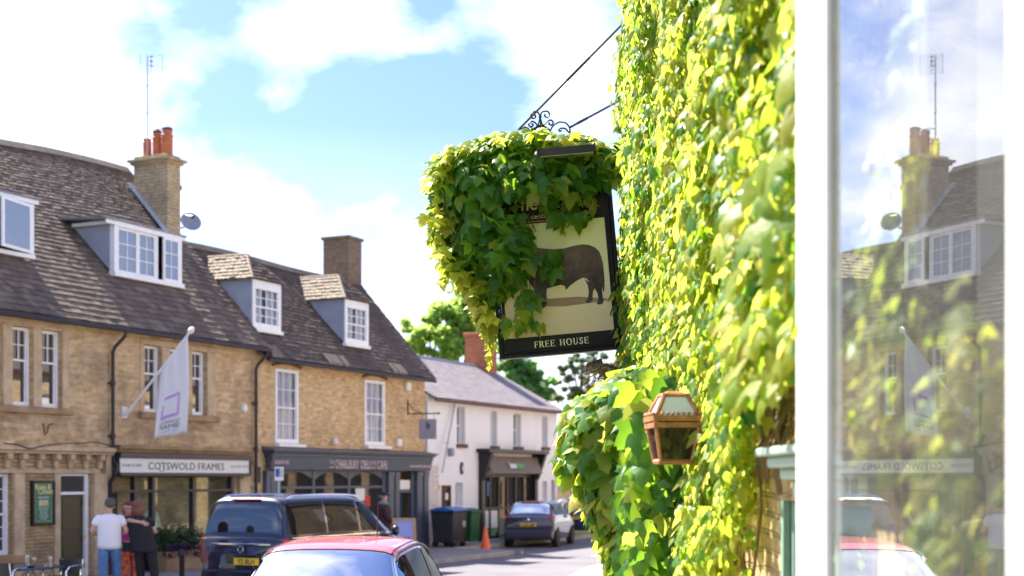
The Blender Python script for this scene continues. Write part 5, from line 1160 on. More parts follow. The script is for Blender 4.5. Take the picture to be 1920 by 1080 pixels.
# --- grey hatchback and the dark one in front of it
def hatch(fr, label, paint_, plate):
    T = thing('hatchback_car', label, 'car', (0,0,0), fr, group='hatchbacks parked by the white house')
    L = Loft([(0,.3,.70,.6,.77,.9,.75,.95,.66,.97),(.05,.26,.75,.6,.81,.93,.79,.98,.70,1.0),(.14,.24,.78,.6,.83,.95,.80,1.02,.70,1.06),(.42,.24,.79,.6,.835,.96,.81,1.38,.60,1.44),(.62,.24,.79,.6,.835,.96,.81,1.41,.61,1.475),
              (1.6,.24,.79,.6,.835,.95,.81,1.43,.62,1.495),(2.3,.24,.79,.6,.835,.94,.81,1.36,.59,1.43),(3.0,.24,.79,.6,.83,.93,.79,1.02,.66,1.06),(3.55,.25,.77,.56,.81,.83,.74,.89,.6,.92),(3.95,.28,.66,.5,.72,.68,.66,.74,.56,.76)])
    L.shell(5, 4).build('body', paint_, T, smooth=True)
    L.patch(2.1, 2.95, -1.95, 1.95, .006, 10).build('rear_window', screen, T, smooth=True); L.patch(6.1, 6.9, -1.95, 1.95, .006, 8).build('windscreen', screen, T, smooth=True)
    for sg in (-1, 1):
        for a0, a1, k in ((2.95,3.7,0),(3.85,4.95,0),(5.05,6.55,-.5)): L.patch(a0, a1, sg*2.84, sg*2.12, .007, skew1=k).build('side_window', carglass, T, smooth=True)
        x0, x1 = .60, .80; m = MB(); pts = [(sg*.56,-.02,.84),(sg*.78,.02,.80),(sg*.80,.08,.94),(sg*.76,.10,1.04),(sg*.60,.03,1.02)]; m.prism(pts if sg < 0 else pts[::-1], (0,.05,0)); m.prism([(sg*.79,.02,.82),(sg*.84,.2,.86),(sg*.83,.22,1.0),(sg*.79,.06,1.03)], (-sg*.04,0,0)); m.build('tail_lamp', redlamp, T, bevel=.01)
        m = MB(); m.ball((sg*.93, 2.75, 1.0), .08, .06, .075, 10, 7); m.build('wing_mirror', paint_, T, smooth=True)
        L.patch(.5, 1.9, sg*3.4, sg*3.0, .004).build('shoulder_line', paint_, T, smooth=True)
    m = MB(); m.box(-.80,.80,-.06,.12,.28,.56); m.build('bumper', paint_, T, bevel=.05); MB().box(-.74,.74,-.066,-.05,.26,.36).build('bumper_skirt', M['black'], T, bevel=.01)
    plate_(T, -.018, .73, plate); m = MB(); m.lathe([(.05,-.02),(.05,-.03),(.02,-.035)], (0,0,.88), 14, 'y'); m.build('badge', M['chrome'], T)
    m = MB(); m.box(-.3,.3,.36,.40,1.425,1.445); m.build('brake_light', redlamp, T)
    arches(T, (.62, 3.15), .3, .834)
    for y in (.62, 3.15):
        for sx in (-1, 1): wheel(T, sx*.765, y, .3, sx)
    return T
hatch(Frame((.52, 45.2, 0), -R(13)), 'metallic grey hatchback with alloy wheels parked before the white house shop', carpaint('grey_paint', (.04, .04, .06), .4), 'LC06 LJM')
hatch(Frame((2.25, 53.0, 0), -R(12)), 'dark blue hatchback parked ahead of the grey one, partly behind the ivy', carpaint('blue_black_paint', (.02, .025, .06), .5), 'HY05 PTF')

# ---------------------------------------------------------------- people
def skinned(name, nodes, edges, mat, parent, sub=2):
    me = bpy.data.meshes.new(name); keys = list(nodes); idx = {k: i for i, k in enumerate(keys)}
    me.from_pydata([nodes[k][:3] for k in keys], [(idx[a], idx[b_]) for a, b_ in edges], []); me.materials.append(mat)
    o = bpy.data.objects.new(name, me); COL.objects.link(o); o.parent = parent
    sk = o.modifiers.new('skin', 'SKIN'); sk.use_smooth_shade = True
    lay = me.skin_vertices[0] if me.skin_vertices else None
    if lay is None:
        bm = bmesh.new(); bm.from_mesh(me); bm.verts.layers.skin.verify(); bm.to_mesh(me); bm.free(); lay = me.skin_vertices[0]
    for k, i in idx.items():
        r = nodes[k][3]; lay.data[i].radius = r if isinstance(r, tuple) else (r, r)
        lay.data[i].use_root = (k == 'pelvis')
    ss = o.modifiers.new('smooth', 'SUBSURF'); ss.levels = sub; ss.render_levels = sub
    return o
def loft(mb, rings, n=20):
    "rings: (cx, cy, cz, rx, ry[, tilt])"
    base = len(mb.v)
    for r in rings:
        for k in range(n):
            a = 2*math.pi*k/n; w = 1+.02*math.sin(3*a+r[2]*9); mb.v.append((r[0]+r[3]*math.cos(a)*w, r[1]+r[4]*math.sin(a)*w, r[2]+(r[5]*math.cos(a) if len(r) > 5 else 0)))
    for i in range(len(rings)-1):
        for k in range(n): mb.f.append((base+i*n+k, base+i*n+(k+1) % n, base+(i+1)*n+(k+1) % n, base+(i+1)*n+k))
    mb.f += [tuple(base+k for k in range(n))[::-1], tuple(base+(len(rings)-1)*n+k for k in range(n))]; return mb
skin = paint('skin', (.55, .30, .22), .55, var=.06, bmp=0)
def hand(nodes, edges, side, wrist, fwd, up, curl=.4):
    W = Vector(nodes[wrist][:3]); f = Vector(fwd).normalized(); u = (Vector(up)-f*Vector(up).dot(f)).normalized(); s_ = f.cross(u)
    nodes['palm'+side] = (*(W+f*.055), .026); edges.append((wrist, 'palm'+side))
    for k, (o_, l) in enumerate(((-.03,.062),(-.01,.075),(.011,.070),(.031,.055))):
        b0_ = W+f*.09+s_*o_; b1 = b0_+f*l*.55-u*l*curl*.3; b2 = b1+f*l*.45-u*l*curl*.8
        for q, (pt, r) in enumerate(((b0_,.0095),(b1,.0085),(b2,.007))):
            nodes[f'f{side}{k}{q}'] = (*pt, r); edges.append((('palm'+side) if q == 0 else f'f{side}{k}{q-1}', f'f{side}{k}{q}'))
    t0_ = W+f*.035-s_*.035; t1_ = t0_+f*.035-s_*.025-u*.01
    nodes['t0'+side] = (*t0_, .011); nodes['t1'+side] = (*t1_, .008); edges += [('palm'+side, 't0'+side), ('t0'+side, 't1'+side)]
def person(label, loc, rz, elbows, wrists, handdirs, headturn=0., lean=(0,0), legs=((-.1,.0,.0),(.1,.0,.0)), H=1.75, hip=.15, group=None):
    "local axes: x right, y forward, z up; lean shifts the upper body"
    T = thing('person', label, 'person', (0,0,0), Frame(loc, rz)); k = H/1.75
    lx, ly = lean; c, s_ = math.cos(headturn), math.sin(headturn)
    hd = lambda x, y, z: (lx+x*c-y*s_, ly+.02+x*s_+y*c, z*k)
    n = {'pelvis': (0,0,.96*k,.12), 'spine': (lx*.4,ly*.4,1.13*k,.115), 'chest': (lx*.8,ly*.8,1.32*k,.125), 'nb': (lx*.95,ly*.95,1.46*k,.065), 'neck': (lx,ly+.01,1.53*k,.052),
         'jaw': (*hd(0,.02,1.585),.07), 'head': (*hd(0,.005,1.655),.093), 'crown': (*hd(0,-.01,1.715),.07), 'nose': (*hd(0,.108,1.635),.014), 'chin': (*hd(0,.085,1.575),.022),
         'earL': (*hd(-.09,0,1.64),.014), 'earR': (*hd(.09,0,1.64),.014)}
    e = [('pelvis','spine'),('spine','chest'),('chest','nb'),('nb','neck'),('neck','jaw'),('jaw','head'),('head','crown'),('head','nose'),('jaw','chin'),('head','earL'),('head','earR')]
    for i, (sg, S_) in enumerate(((-1,'L'),(1,'R'))):
        n['sh'+S_] = (lx*.9+sg*.175,ly*.9,1.42*k,.06); n['el'+S_] = (*elbows[i],.042); n['wr'+S_] = (*wrists[i],.027); e += [('chest','sh'+S_),('sh'+S_,'el'+S_),('el'+S_,'wr'+S_)]
        hand(n, e, S_, 'wr'+S_, *handdirs[i])
        fx, fy, kb = legs[i]; n['hp'+S_] = (sg*.095,0,.90*k,.095); n['kn'+S_] = ((sg*.1+fx)/2,fy*.5+kb,.50*k,.062); n['an'+S_] = (fx,fy,.10,.042); n['to'+S_] = (fx*1.05,fy+.15,.045,.034)
        e += [('pelvis','hp'+S_),('hp'+S_,'kn'+S_),('kn'+S_,'an'+S_),('an'+S_,'to'+S_)]
    skinned('body', n, e, skin, T); T['_n'] = 0; del T['_n']
    return T, n, hd, k
def shirt(T, n, k, lean, mat, hem=.86, rx=.2, ry=.135, name='t_shirt', sleeve=.6, neck=1.49, shr=.215, flare=1.0, sr=.068):
    lx, ly = lean; m = MB()
    loft(m, [(0,0,hem*k,rx*flare,ry*flare*1.05),(0,0,(hem+.06)*k,rx*flare,ry*flare*1.05),(lx*.3,ly*.3,1.08*k,rx*.95,ry),(lx*.6,ly*.6,1.22*k,rx*1.0,ry*1.02),(lx*.85,ly*.85,1.36*k,shr*.97,ry*.98),(lx*.9,ly*.9,1.43*k,shr*.86,ry*.82),(lx*.95,ly*.95,1.465*k,shr*.6,ry*.62),(lx,ly,neck*k,.07,.065)])
    for S_ in 'LR':
        a, b_, w = (Vector(n[q+S_][:3]) for q in ('sh','el','wr'))
        end = a.lerp(b_, min(sleeve, 1)); pts = [a.lerp(Vector(n['chest'][:3]), .25), a, a.lerp(b_, min(sleeve, 1)*.5), end]; rs = [sr*.95, sr*1.05, sr, sr*.97]
        if sleeve > 1: pts += [b_.lerp(w, .5), b_.lerp(w, .95)]; rs += [sr*.8, sr*.6]
        m.tube(pts, rs, n=12)
    o = m.build(name, mat, T, smooth=True); o.modifiers.new('s', 'SUBSURF').render_levels = 1; return o
def trousers(T, n, k, mat, name='trousers', top=.98, rx=.165, ry=.12, tr=.085, br=.062, bottom=1.0):
    m = MB(); loft(m, [(0,0,.80*k,rx*.95,ry),(0,0,.88*k,rx*1.04,ry*1.08),(0,0,.97*k,rx,ry),(0,0,top*k,rx*.94,ry*.94)])
    for S_ in 'LR':
        h, kn, an = (Vector(n[q+S_][:3]) for q in ('hp','kn','an'))
        m.tube([h+Vector((0,0,.02)), h.lerp(kn, .4), kn, kn.lerp(an, .5), kn.lerp(an, bottom)], [tr*1.12, tr*1.02, (tr+br)/2, br*1.02, br], n=12)
    o = m.build(name, mat, T, smooth=True); o.modifiers.new('s', 'SUBSURF').render_levels = 1; return o
def shoes(T, n, mat):
    for S_ in 'LR':
        a, t_ = Vector(n['an'+S_][:3]), Vector(n['to'+S_][:3]); m = MB(); m.ball(((a.x+t_.x)/2, (a.y+t_.y)/2+.01, .055), .05, .14, .055, 12, 8); m.build('shoe', mat, T, smooth=True)
def hair(T, hd, k, mat, z0=1.66, r=.105, long_=0, ry=.115):
    m = MB(); c = hd(0, -.022, z0+.02); m.ball(c, r, ry, .095, 16, 10)
    if long_:
        c2 = hd(0, -.055, z0-.07*long_); m.ball(c2, r*.98, r*.75, .13*long_, 14, 9); m.ball(hd(-.06,-.02,z0-.09*long_), .05, .06, .11*long_); m.ball(hd(.06,-.02,z0-.09*long_), .05, .06, .11*long_)
    return m.build('hair', mat, T, smooth=True)
PVZ = .112
pw = lambda px, Y: ((px-960)/FOC*Y, Y, PVZ)
# man in white t-shirt, seen from behind, head turned to his left
T, n, hd, k = person('man in a plain white t-shirt and blue jeans, hands held before him', pw(205, 25.2), R(14), [(-.31,-.05,1.14),(.31,-.05,1.14)], [(-.17,.17,1.08),(.17,.18,1.08)], [((.5,.8,.1),(0,0,1)),((-.5,.8,.1),(0,0,1))], headturn=R(38), legs=((-.12,-.05,.02),(.14,.12,.02)), H=1.72)
shirt(T, n, k, (0,0), paint('white_cotton', (.78, .76, .80), .85, var=.04), hem=.84, rx=.215, ry=.155, shr=.235, sleeve=.62, sr=.082); trousers(T, n, k, paint('blue_denim', (.10, .20, .38), .85, var=.3, scale=12), 'jeans', tr=.098, br=.075); shoes(T, n, M['plas_white'])
hair(T, hd, k, paint('grey_brown_hair', (.09, .075, .065), .8), r=.1)
# woman in pink, facing us, arm round the other's back
lean = (.05,.06); wx = pw(243, 25.95)
def _lp(px, y, Y): 
    w = at(px, y, Y)-Vector(wx); q = R(-215); return (w.x*math.cos(q)-w.y*math.sin(q), w.x*math.sin(q)+w.y*math.cos(q), w.z)
T, n, hd, k = person('woman in a pink top and orange floral trousers, hugging the woman in black', wx, R(215), [_lp(239,975,25.3),(.28,.12,1.15)], [_lp(262,979,25.0),(.12,.3,1.1)], [(Vector(_lp(285,985,25.0))-Vector(_lp(262,979,25.0)),(0,.9,.3)),((-.4,.8,0),(0,0,1))], headturn=R(-30), lean=lean, H=1.66)
shirt(T, n, k, lean, paint('pink_cotton', (.62, .05, .42), .85), hem=.98, rx=.19, ry=.14, shr=.2, sleeve=.45, sr=.07); trousers(T, n, k, voro_paint('floral_print', (.55,.04,.10), (.75,.22,.03), 16), tr=.1, br=.085); shoes(T, n, M['black'])
m = MB(); loft(m, [(0,0,.80*k,.20,.15),(0,0,.9*k,.195,.145),(0,0,1.0*k,.175,.13)]); m.build('dark_jumper', M['black'], T, smooth=True)
hair(T, hd, k, paint('dark_red_hair', (.12, .03, .02), .7), long_=.8, r=.105)
# woman in black, back to us, leaning to the left
lean = (-.14,.10); T, n, hd, k = person('auburn haired woman dressed in black, leaning into the hug', pw(271, 25.3), R(8), [(-.40,.12,1.22),(.18,.16,1.12)], [(-.42,.36,1.25),(-.02,.34,1.12)], [((-.1,1,.1),(0,0,1)),((-.8,.6,0),(0,0,1))], headturn=R(25), lean=lean, legs=((-.06,.05,.02),(.22,-.08,.02)), H=1.68)
blk = paint('black_cloth', (.012, .011, .014), .85, var=.3); shirt(T, n, k, lean, blk, hem=.78, rx=.225, ry=.165, shr=.225, sleeve=.6, sr=.085, flare=1.08); trousers(T, n, k, blk, tr=.1, br=.07); shoes(T, n, M['black'])
hair(T, hd, k, paint('auburn_hair', (.16, .055, .03), .6, var=.3, scale=20), long_=1.0, r=.115, ry=.12)
# man in cap and plaid coat walking to the right
T, n, hd, k = person('man in a dark cap and brown checked coat with a grey scarf, outside the deli', pw(718, 34.6), R(-72), [(-.24,.02,1.16),(.24,.02,1.16)], [(-.2,.2,1.02),(.2,.2,1.02)], [((0.3,.8,-.4),(0,0,1)),((-.3,.8,-.4),(0,0,1))], legs=((-.09,.12,.03),(.1,-.1,.03)), H=1.74)
pl_m, nt, out = mat_new('checked_wool'); w_ = nt.nodes.new('ShaderNodeTexChecker'); w_.inputs['Scale'].default_value = 14; w_.inputs['Color1'].default_value = (.06,.025,.022,1); w_.inputs['Color2'].default_value = (.025,.016,.018,1); nt.links.new(objvec(nt), w_.inputs['Vector']); principled(nt, out, w_.outputs[0], .9)
shirt(T, n, k, (0,0), pl_m, hem=.66, rx=.24, ry=.2, shr=.235, sleeve=1.2, name='coat', sr=.085, flare=1.02); trousers(T, n, k, blk); shoes(T, n, M['black'])
m = MB(); m.lathe([(.1,1.455*k),(.115,1.49*k),(.1,1.54*k),(.075,1.55*k)], (0,.01,0), 14); m.build('scarf', paint('grey_scarf', (.25,.25,.3), .9), T, smooth=True)
m = MB(); m.ball(hd(0,-.005,1.705), .11, .115, .065); m.ball(hd(0,.12,1.69), .075, .08, .012, 12, 6); m.build('cap', paint('navy_cap', (.01,.012,.03), .8), T, smooth=True)
m = MB(); m.ball(hd(0,-.03,1.66), .098, .105, .07); m.build('hair', paint('grey_hair', (.2,.18,.17), .8), T, smooth=True)
# ---------------------------------------------------------------- the pub on the right: wall, bay window, green window
WX = 1.0
PB = thing('pub_building', 'ivy covered stone pub with a white framed bay and green window', 'pub', (WX, 3.5, 0))
gy0, gy1, gzb, gzt = 3.95, 5.30, .9, 2.12
m = MB()
ys = [-4, 1.0, 3.42, gy0, gy1, 10.3]
m.add([(WX,1.0,0),(WX,3.42,0),(WX,3.42,.6),(WX,1.0,.6)], [(3,2,1,0)]); m.add([(WX,1.0,4.2),(WX,3.42,4.2),(WX,3.42,7),(WX,1.0,7)], [(3,2,1,0)])
for a, b_ in ((-4, 1.0), (3.42, gy0), (gy1, 10.3)): m.add([(WX,a,0),(WX,b_,0),(WX,b_,7),(WX,a,7)], [(3,2,1,0)])
m.add([(WX,gy0,0),(WX,gy1,0),(WX,gy1,gzb),(WX,gy0,gzb)], [(3,2,1,0)]); m.add([(WX,gy0,gzt),(WX,gy1,gzt),(WX,gy1,7),(WX,gy0,7)], [(3,2,1,0)])
m.add([(WX,gy1,gzb),(WX+.2,gy1,gzb),(WX+.2,gy1,gzt),(WX,gy1,gzt)], [(3,2,1,0)]); m.add([(WX+.2,gy0,gzb),(WX+.2,gy1,gzb),(WX+.2,gy1,gzt),(WX+.2,gy0,gzt)], [(3,2,1,0)])
m.add([(WX,10.3,0),(7,10.3,0),(7,10.3,7),(WX,10.3,7)], [(3,2,1,0)]); m.add([(WX,-4,0),(7,-4,0),(7,-4,7),(WX,-4,7)], [(0,1,2,3)]); m.add([(7,-4,0),(7,10.3,0),(7,10.3,7),(7,-4,7)], [(0,1,2,3)]); m.add([(WX,-4,7),(7,-4,7),(7,10.3,7),(WX,10.3,7)], [(0,1,2,3)])
m.build('wall', M['rubble'], PB)
m = MB(); m.box(WX-.2,WX+.1,-4,10.35,7,7.2); m.build('eave', M['ashlar'], PB)
# green window with moulded head
sage = paint('sage_green_paint', (.20, .32, .25), .45, var=.08, grime=.15); sage_l = paint('pale_sage_paint', (.36, .46, .42), .45, var=.06, grime=.1)
m = MB(); f = .09
m.box(WX+.03,WX+.09,gy1-f,gy1-.003,gzb,gzt); m.box(WX+.03,WX+.09,gy0+.003,gy0+f,gzb,gzt); m.box(WX+.031,WX+.089,gy0+f,gy1-f,gzt-f,gzt-.003); m.box(WX+.031,WX+.089,gy0+f,gy1-f,gzb+.003,gzb+f)
m.box(WX+.05,WX+.10,gy0+.62,gy0+.68,gzb+f,gzt-f); m.box(WX+.0,WX+.029,gy1-.05,gy1-.003,gzb,gzt); gw_ = m.build('green_window', sage, PB, bevel=.005)
MB().box(WX+.08,WX+.085,gy0+f,gy1-f,gzb+f,gzt-f).build('pane', M['glass_up'], gw_)
m = MB(); zc = 2.135; ya, yb = 3.9, 4.98+.42
for i, (o_, h0, h1) in enumerate(((.03,0,.06),(.07,.061,.10),(.11,.101,.14),(.15,.141,.17))): m.box(WX-o_,WX+.02,ya-.02*i,yb-.5+.02*i+.03,zc+h0,zc+h1)
m.build('window_head', sage_l, PB, bevel=.01)
# bay window: front pane in the plane x=.755, return pane towards the green window
GX = .755; wm = M['white_near']
m = MB()
m.box(.735,.757,3.345,3.68,.5,4.2); m.box(.7575,.785,3.47,3.68,.5,4.19); 0
m.box(.735,.757,1.80,2.115,.5,4.2); 0
m.box(.705,.795,2.02,3.345,3.95,4.15); m.box(.69,WX-.002,1.78,3.56,4.2,4.32); m.box(.705,.795,2.02,3.345,.5,.72); m.box(.66,WX-.002,1.76,3.58,.4,.499)
m.box(.962,.998,3.41,3.50,.5,4.2); m.box(.80,.962,3.42,3.49,3.95,4.19); m.box(.80,.962,3.42,3.49,.5,.72)
bw = m.build('bay_window', wm, PB, bevel=.008)
bayglass = glass_clear('bay_glass', .20, (.95, .98, .96), 2.0, wav=.06, dust_haze=.04)
MB().add([(GX,2.0,.7),(GX,3.36,.7),(GX,3.36,3.97),(GX,2.0,3.97)], [(3,2,1,0)]).build('pane', bayglass, bw)
MB().add([(.79,3.455,.7),(.97,3.455,.7),(.97,3.455,3.97),(.79,3.455,3.97)], [(0,1,2,3)]).build('pane', glass_clear('return_glass', .02, (.95, .98, .96)), bw)
# room behind the bay
m = MB(); m.add([(1.001,-.2,.4),(4,-.2,.4),(4,-.2,4.2),(1.001,-.2,4.2)], [(3,2,1,0)]); m.add([(4,-.2,.4),(4,6,.4),(4,6,4.2),(4,-.2,4.2)], [(3,2,1,0)]); m.add([(1.21,3.7,.4),(4,3.7,.4),(4,3.7,4.2),(1.21,3.7,4.2)], [(0,1,2,3)]); m.add([(.8,-.2,4.19),(4,-.2,4.19),(4,3.7,4.19),(.8,3.7,4.19)], [(0,1,2,3)]); m.add([(.8,-.2,.45),(4,-.2,.45),(4,3.7,.45),(.8,3.7,.45)], [(3,2,1,0)])
m.build('room', paint('pale_room_plaster', (.6, .58, .55), .9), PB)
# beige curtain inside
c = MB(); n = 40
pts = [(1.06+.03*math.sin(i*1.1), 2.55+1.0*i/n) for i in range(n+1)]
for i in range(n): c.add([(*pts[i],.5),(*pts[i+1],.5),(*pts[i+1],3.9),(*pts[i],3.9)], [(0,1,2,3)])
#c.build('curtain', M['curtain'], PB, smooth=True)

# ---------------------------------------------------------------- climbing leaves
def leaf_template():
    "three pointed lobes, folded along the veins, tips curled down"
    sp = [(0,-.06,0),(0,-.36,.03),(0,-.68,-.04),(0,-1.06,-.30)]
    rt = [(.14,.05,-.03),(.34,.06,-.12),(.50,-.14,-.17),(.64,-.47,-.36),(.42,-.42,-.15),(.30,-.50,-.10),(.27,-.68,-.16),(.13,-.88,-.20)]
    v = sp+rt+[(-x, y, z) for x, y, z in rt]
    f = [(0,4,5,1),(1,5,6,8),(6,7,8),(1,8,9,2),(2,9,10),(2,10,11,3)]
    g = [(0,1,13,12),(1,16,14,13),(14,16,15),(1,2,17,16),(2,18,17),(2,3,19,18)]
    return np.array(v), f+g
LV, LF = leaf_template()
def leaves_mesh(name, pts, nrms, sizes, mat, parent, tipjit=.45, rg=None, droop=1.0, narrow=(.8,1.15)):
    "one mesh of many three lobed leaves, tips hanging down"
    rg = rg or np.random.default_rng(3); n = len(pts); P = np.array(pts, float); Nn = np.array(nrms, float); Nn /= np.linalg.norm(Nn, axis=1)[:, None]
    tip = np.tile([0,0,-1.0], (n, 1))*droop+rg.normal(0, tipjit, (n, 3)); tip -= Nn*(tip*Nn).sum(1)[:, None]; tip /= np.linalg.norm(tip, axis=1)[:, None]+1e-9
    Y = -tip; X = np.cross(Y, Nn); sz = np.array(sizes)[:, None, None]; wx = rg.uniform(*narrow, n)[:, None]; cz = rg.uniform(.15, 1.15, n)[:, None]
    V = P[:, None, :]+sz*(X[:, None, :]*(LV[None, :, 0:1]*wx[:, :, None])+Y[:, None, :]*LV[None, :, 1:2]+Nn[:, None, :]*(LV[None, :, 2:3]*cz[:, :, None]))
    vs = V.reshape(-1, 3); nv = len(LV); fs = []
    for i in range(n):
        b_ = i*nv; fs += [tuple(q+b_ for q in f) for f in LF]
    m = MB(); m.v = [tuple(v) for v in vs]; m.f = fs; o = m.build(name, mat, parent, smooth=False)
    o.data.polygons.foreach_set('use_smooth', [True]*len(o.data.polygons)); return o
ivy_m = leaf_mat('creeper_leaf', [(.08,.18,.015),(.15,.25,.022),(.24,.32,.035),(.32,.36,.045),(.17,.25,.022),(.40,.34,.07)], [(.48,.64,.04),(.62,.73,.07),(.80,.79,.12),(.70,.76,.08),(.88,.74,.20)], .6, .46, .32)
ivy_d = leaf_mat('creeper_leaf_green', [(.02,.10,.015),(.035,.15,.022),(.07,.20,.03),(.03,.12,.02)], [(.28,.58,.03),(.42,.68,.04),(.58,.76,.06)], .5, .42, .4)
stem_m = paint('creeper_stem', (.16, .11, .05), .8)
IV = thing('wall_creeper', 'dense sunlit creeper hanging down the pub wall in yellow green curtains', 'creeper', (WX, 7, 0))
from mathutils import noise as mnoise
def hood(Y, Z):
    "how far the mass round the porch stands out from the wall"
    if Z > 2.95: return 0
    tab = [(2.90,0),(2.80,.36),(2.62,.60),(2.41,.66),(2.25,.62),(2.06,.50),(1.87,.38),(1.62,.30),(0,.25)]
    for (z1_, r1), (z0_, r0) in zip(tab, tab[1:]):
        if Z >= z0_: r = r0+(r1-r0)*(Z-z0_)/(z1_-z0_); break
    d = abs(Y-8.6)
    return math.sqrt(max(r*r-d*d, 0))*1.0 if d < r else 0
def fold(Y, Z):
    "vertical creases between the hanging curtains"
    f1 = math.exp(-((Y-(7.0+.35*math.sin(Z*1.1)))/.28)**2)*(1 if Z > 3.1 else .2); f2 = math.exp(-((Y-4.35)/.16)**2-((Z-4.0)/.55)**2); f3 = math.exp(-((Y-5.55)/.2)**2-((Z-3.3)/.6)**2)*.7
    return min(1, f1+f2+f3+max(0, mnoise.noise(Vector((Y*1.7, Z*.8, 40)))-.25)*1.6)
def base_off(Y, Z):
    nz = mnoise.noise(Vector((Y*1.1, Z*.55, 3.3)))*.11+mnoise.noise(Vector((Y*3, Z*1.3, 9)))*.06
    lo = .19+nz-.13*fold(Y, Z)
    if Z < 2.75 and 5.6 < Y < 6.5: lo += .15*math.exp(-((Y-6.0)/.35)**2)          # hanging curtain right of the lantern
    if Y < 5.2: lo += .06
    if 5.6 < Y < 7.6 and 2.08 < Z < 2.72: lo = min(lo, .13)
    return lo
def has_ivy(Y, Z):
    if Y < 3.56 or Y > 10.4: return False
    if Z < 2.36 and Y < 5.55+.12*math.sin(Z*5): return False
    if Z < 2.50+.12*(mnoise.noise(Vector((Y*2, 0, 0)))) and Y < 5.0: return False
    return True
p2, n2_, s2_ = [], [], []
def put2(p, n_, s_): p2.append(p); n2_.append(n_); s2_.append(s_)
pts, nr, sz = [], [], []
def put(p, n_, s_): pts.append(p); nr.append(n_); sz.append(s_)
N_IVY = 34000
while len(pts)+len(p2) < N_IVY:
    Y = 3.69+6.77*random.random(); Z = random.uniform(.0, 6.6)
    if Z > 2.6+Y*.36: continue
    if Z < 1.45 and random.random() < .8: continue
    if not has_ivy(Y, Z): continue
    b_ = base_off(Y, Z); layer = random.random(); hole = mnoise.noise(Vector((Y*1.6, Z*1.2, 20)))
    if hole > .38 and layer > .3: continue
    off = b_*(.35+.65*layer**.5)+random.gauss(0, .02)
    n_ = Vector((-1, random.gauss(-.05, .6), random.gauss(.3, .35)))
    s_ = random.uniform(.045, .095) if random.random() < .75 else random.uniform(.03, .05)
    s_ *= 1+.05*max(0, 5.0-Y)
    if fold(Y, Z) > .2+random.random()*.45 or random.random() < (.38 if Y > 8.4 else .16): put2((WX-off, Y, Z), n_, s_)  # darker leaf colour follows the creases, painting their shade into the foliage
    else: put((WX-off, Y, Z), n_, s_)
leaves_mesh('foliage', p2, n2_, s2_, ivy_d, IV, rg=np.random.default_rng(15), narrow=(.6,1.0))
ivy = leaves_mesh('foliage', pts, nr, sz, ivy_m, IV, rg=np.random.default_rng(5), narrow=(.5,.9))
pts, nr, sz = [], [], []   # the rounded mass over the porch, green and camera-facing
while len(pts) < 3300:
    Z = random.uniform(1.2, 2.95) if random.random() < .9 else random.uniform(0, 1.2); th = random.uniform(-.15, math.pi); 
    tab = hood(8.6, Z)
    if tab < .05: continue
    r = tab*(1+.05*math.sin(th*5+Z*6)+mnoise.noise(Vector((th*2, Z*2.5, 1)))*.12)*random.uniform(.86, 1.02)
    x = WX-.06-r*math.sin(th)*.98; y = 8.6-r*math.cos(th)*.95
    if x > WX: x = WX-.02
    up = .2+max(0, (Z-2.3))*2.2
    put((x, y, Z+random.gauss(0,.02)), Vector((-math.sin(th)+random.gauss(0,.5), -math.cos(th)+random.gauss(0,.5), up*.7+random.gauss(0,.4))), random.uniform(.09, .165))
# camera-facing curtain below the lantern, inside the mass
for i in range(700):
    Z = random.uniform(1.4, 2.75); Y = random.uniform(7.2, 7.95); x = random.uniform(.62, 1.0)
    put((x, Y+.25*(x-.6), Z), Vector((random.gauss(-.35,.3), -1, random.gauss(.25,.3))), random.uniform(.09, .17))
cut = [i for i in range(len(pts)) if random.random() < (.55 if pts[i][0] < .62 else .25)]; cs_ = set(cut)  # more of the paler leaves on the street side imitate its lit edge
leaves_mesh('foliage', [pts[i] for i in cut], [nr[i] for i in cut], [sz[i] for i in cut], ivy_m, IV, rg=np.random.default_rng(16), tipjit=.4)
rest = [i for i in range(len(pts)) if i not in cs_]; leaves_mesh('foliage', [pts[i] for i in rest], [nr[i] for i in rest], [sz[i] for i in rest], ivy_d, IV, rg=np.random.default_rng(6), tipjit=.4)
# big near leaves by the bay
pts, nr, sz = [], [], []
for i in range(80):
    Y = random.uniform(3.72, 4.9); Z = random.uniform(2.48, 3.1); 
    put((WX-.17-random.random()*.14, Y, Z+.0), Vector((-1, random.gauss(-.5,.4), random.gauss(.5,.3))), random.uniform(.08, .14))
for i in range(30):
    Y = random.uniform(3.7, 3.85); Z = random.uniform(2.5, 3.4); put((WX-.03-random.random()*.2, Y, Z), Vector((-1, -.8, .4)), random.uniform(.09, .14))
leaves_mesh('foliage', pts, nr, sz, ivy_m, IV, rg=np.random.default_rng(9))
m = MB()
for i in range(46):
    y = random.uniform(3.7, 10.2); z = random.uniform(0, 1.5) if y > 5.6 else 2.4; p = Vector((WX-.02, y, z)); q = [p]; 
    for k in range(14):
        p = p+Vector((0, random.gauss(0,.09), random.uniform(.2,.42))); q.append(Vector((WX-.02-random.random()*.05, p.y, p.z)))
    m.tube(q, .009, n=5, r2=.003)
for i in range(30):
    y = random.uniform(4.9, 5.7); z = random.uniform(2.25, 2.45); m.tube([(WX-.02, y, z+.1), (WX-.06, y+.05, z), (WX-.03, y+.12, z-.12)], .006, n=5)
m.build('stem', stem_m, IV)
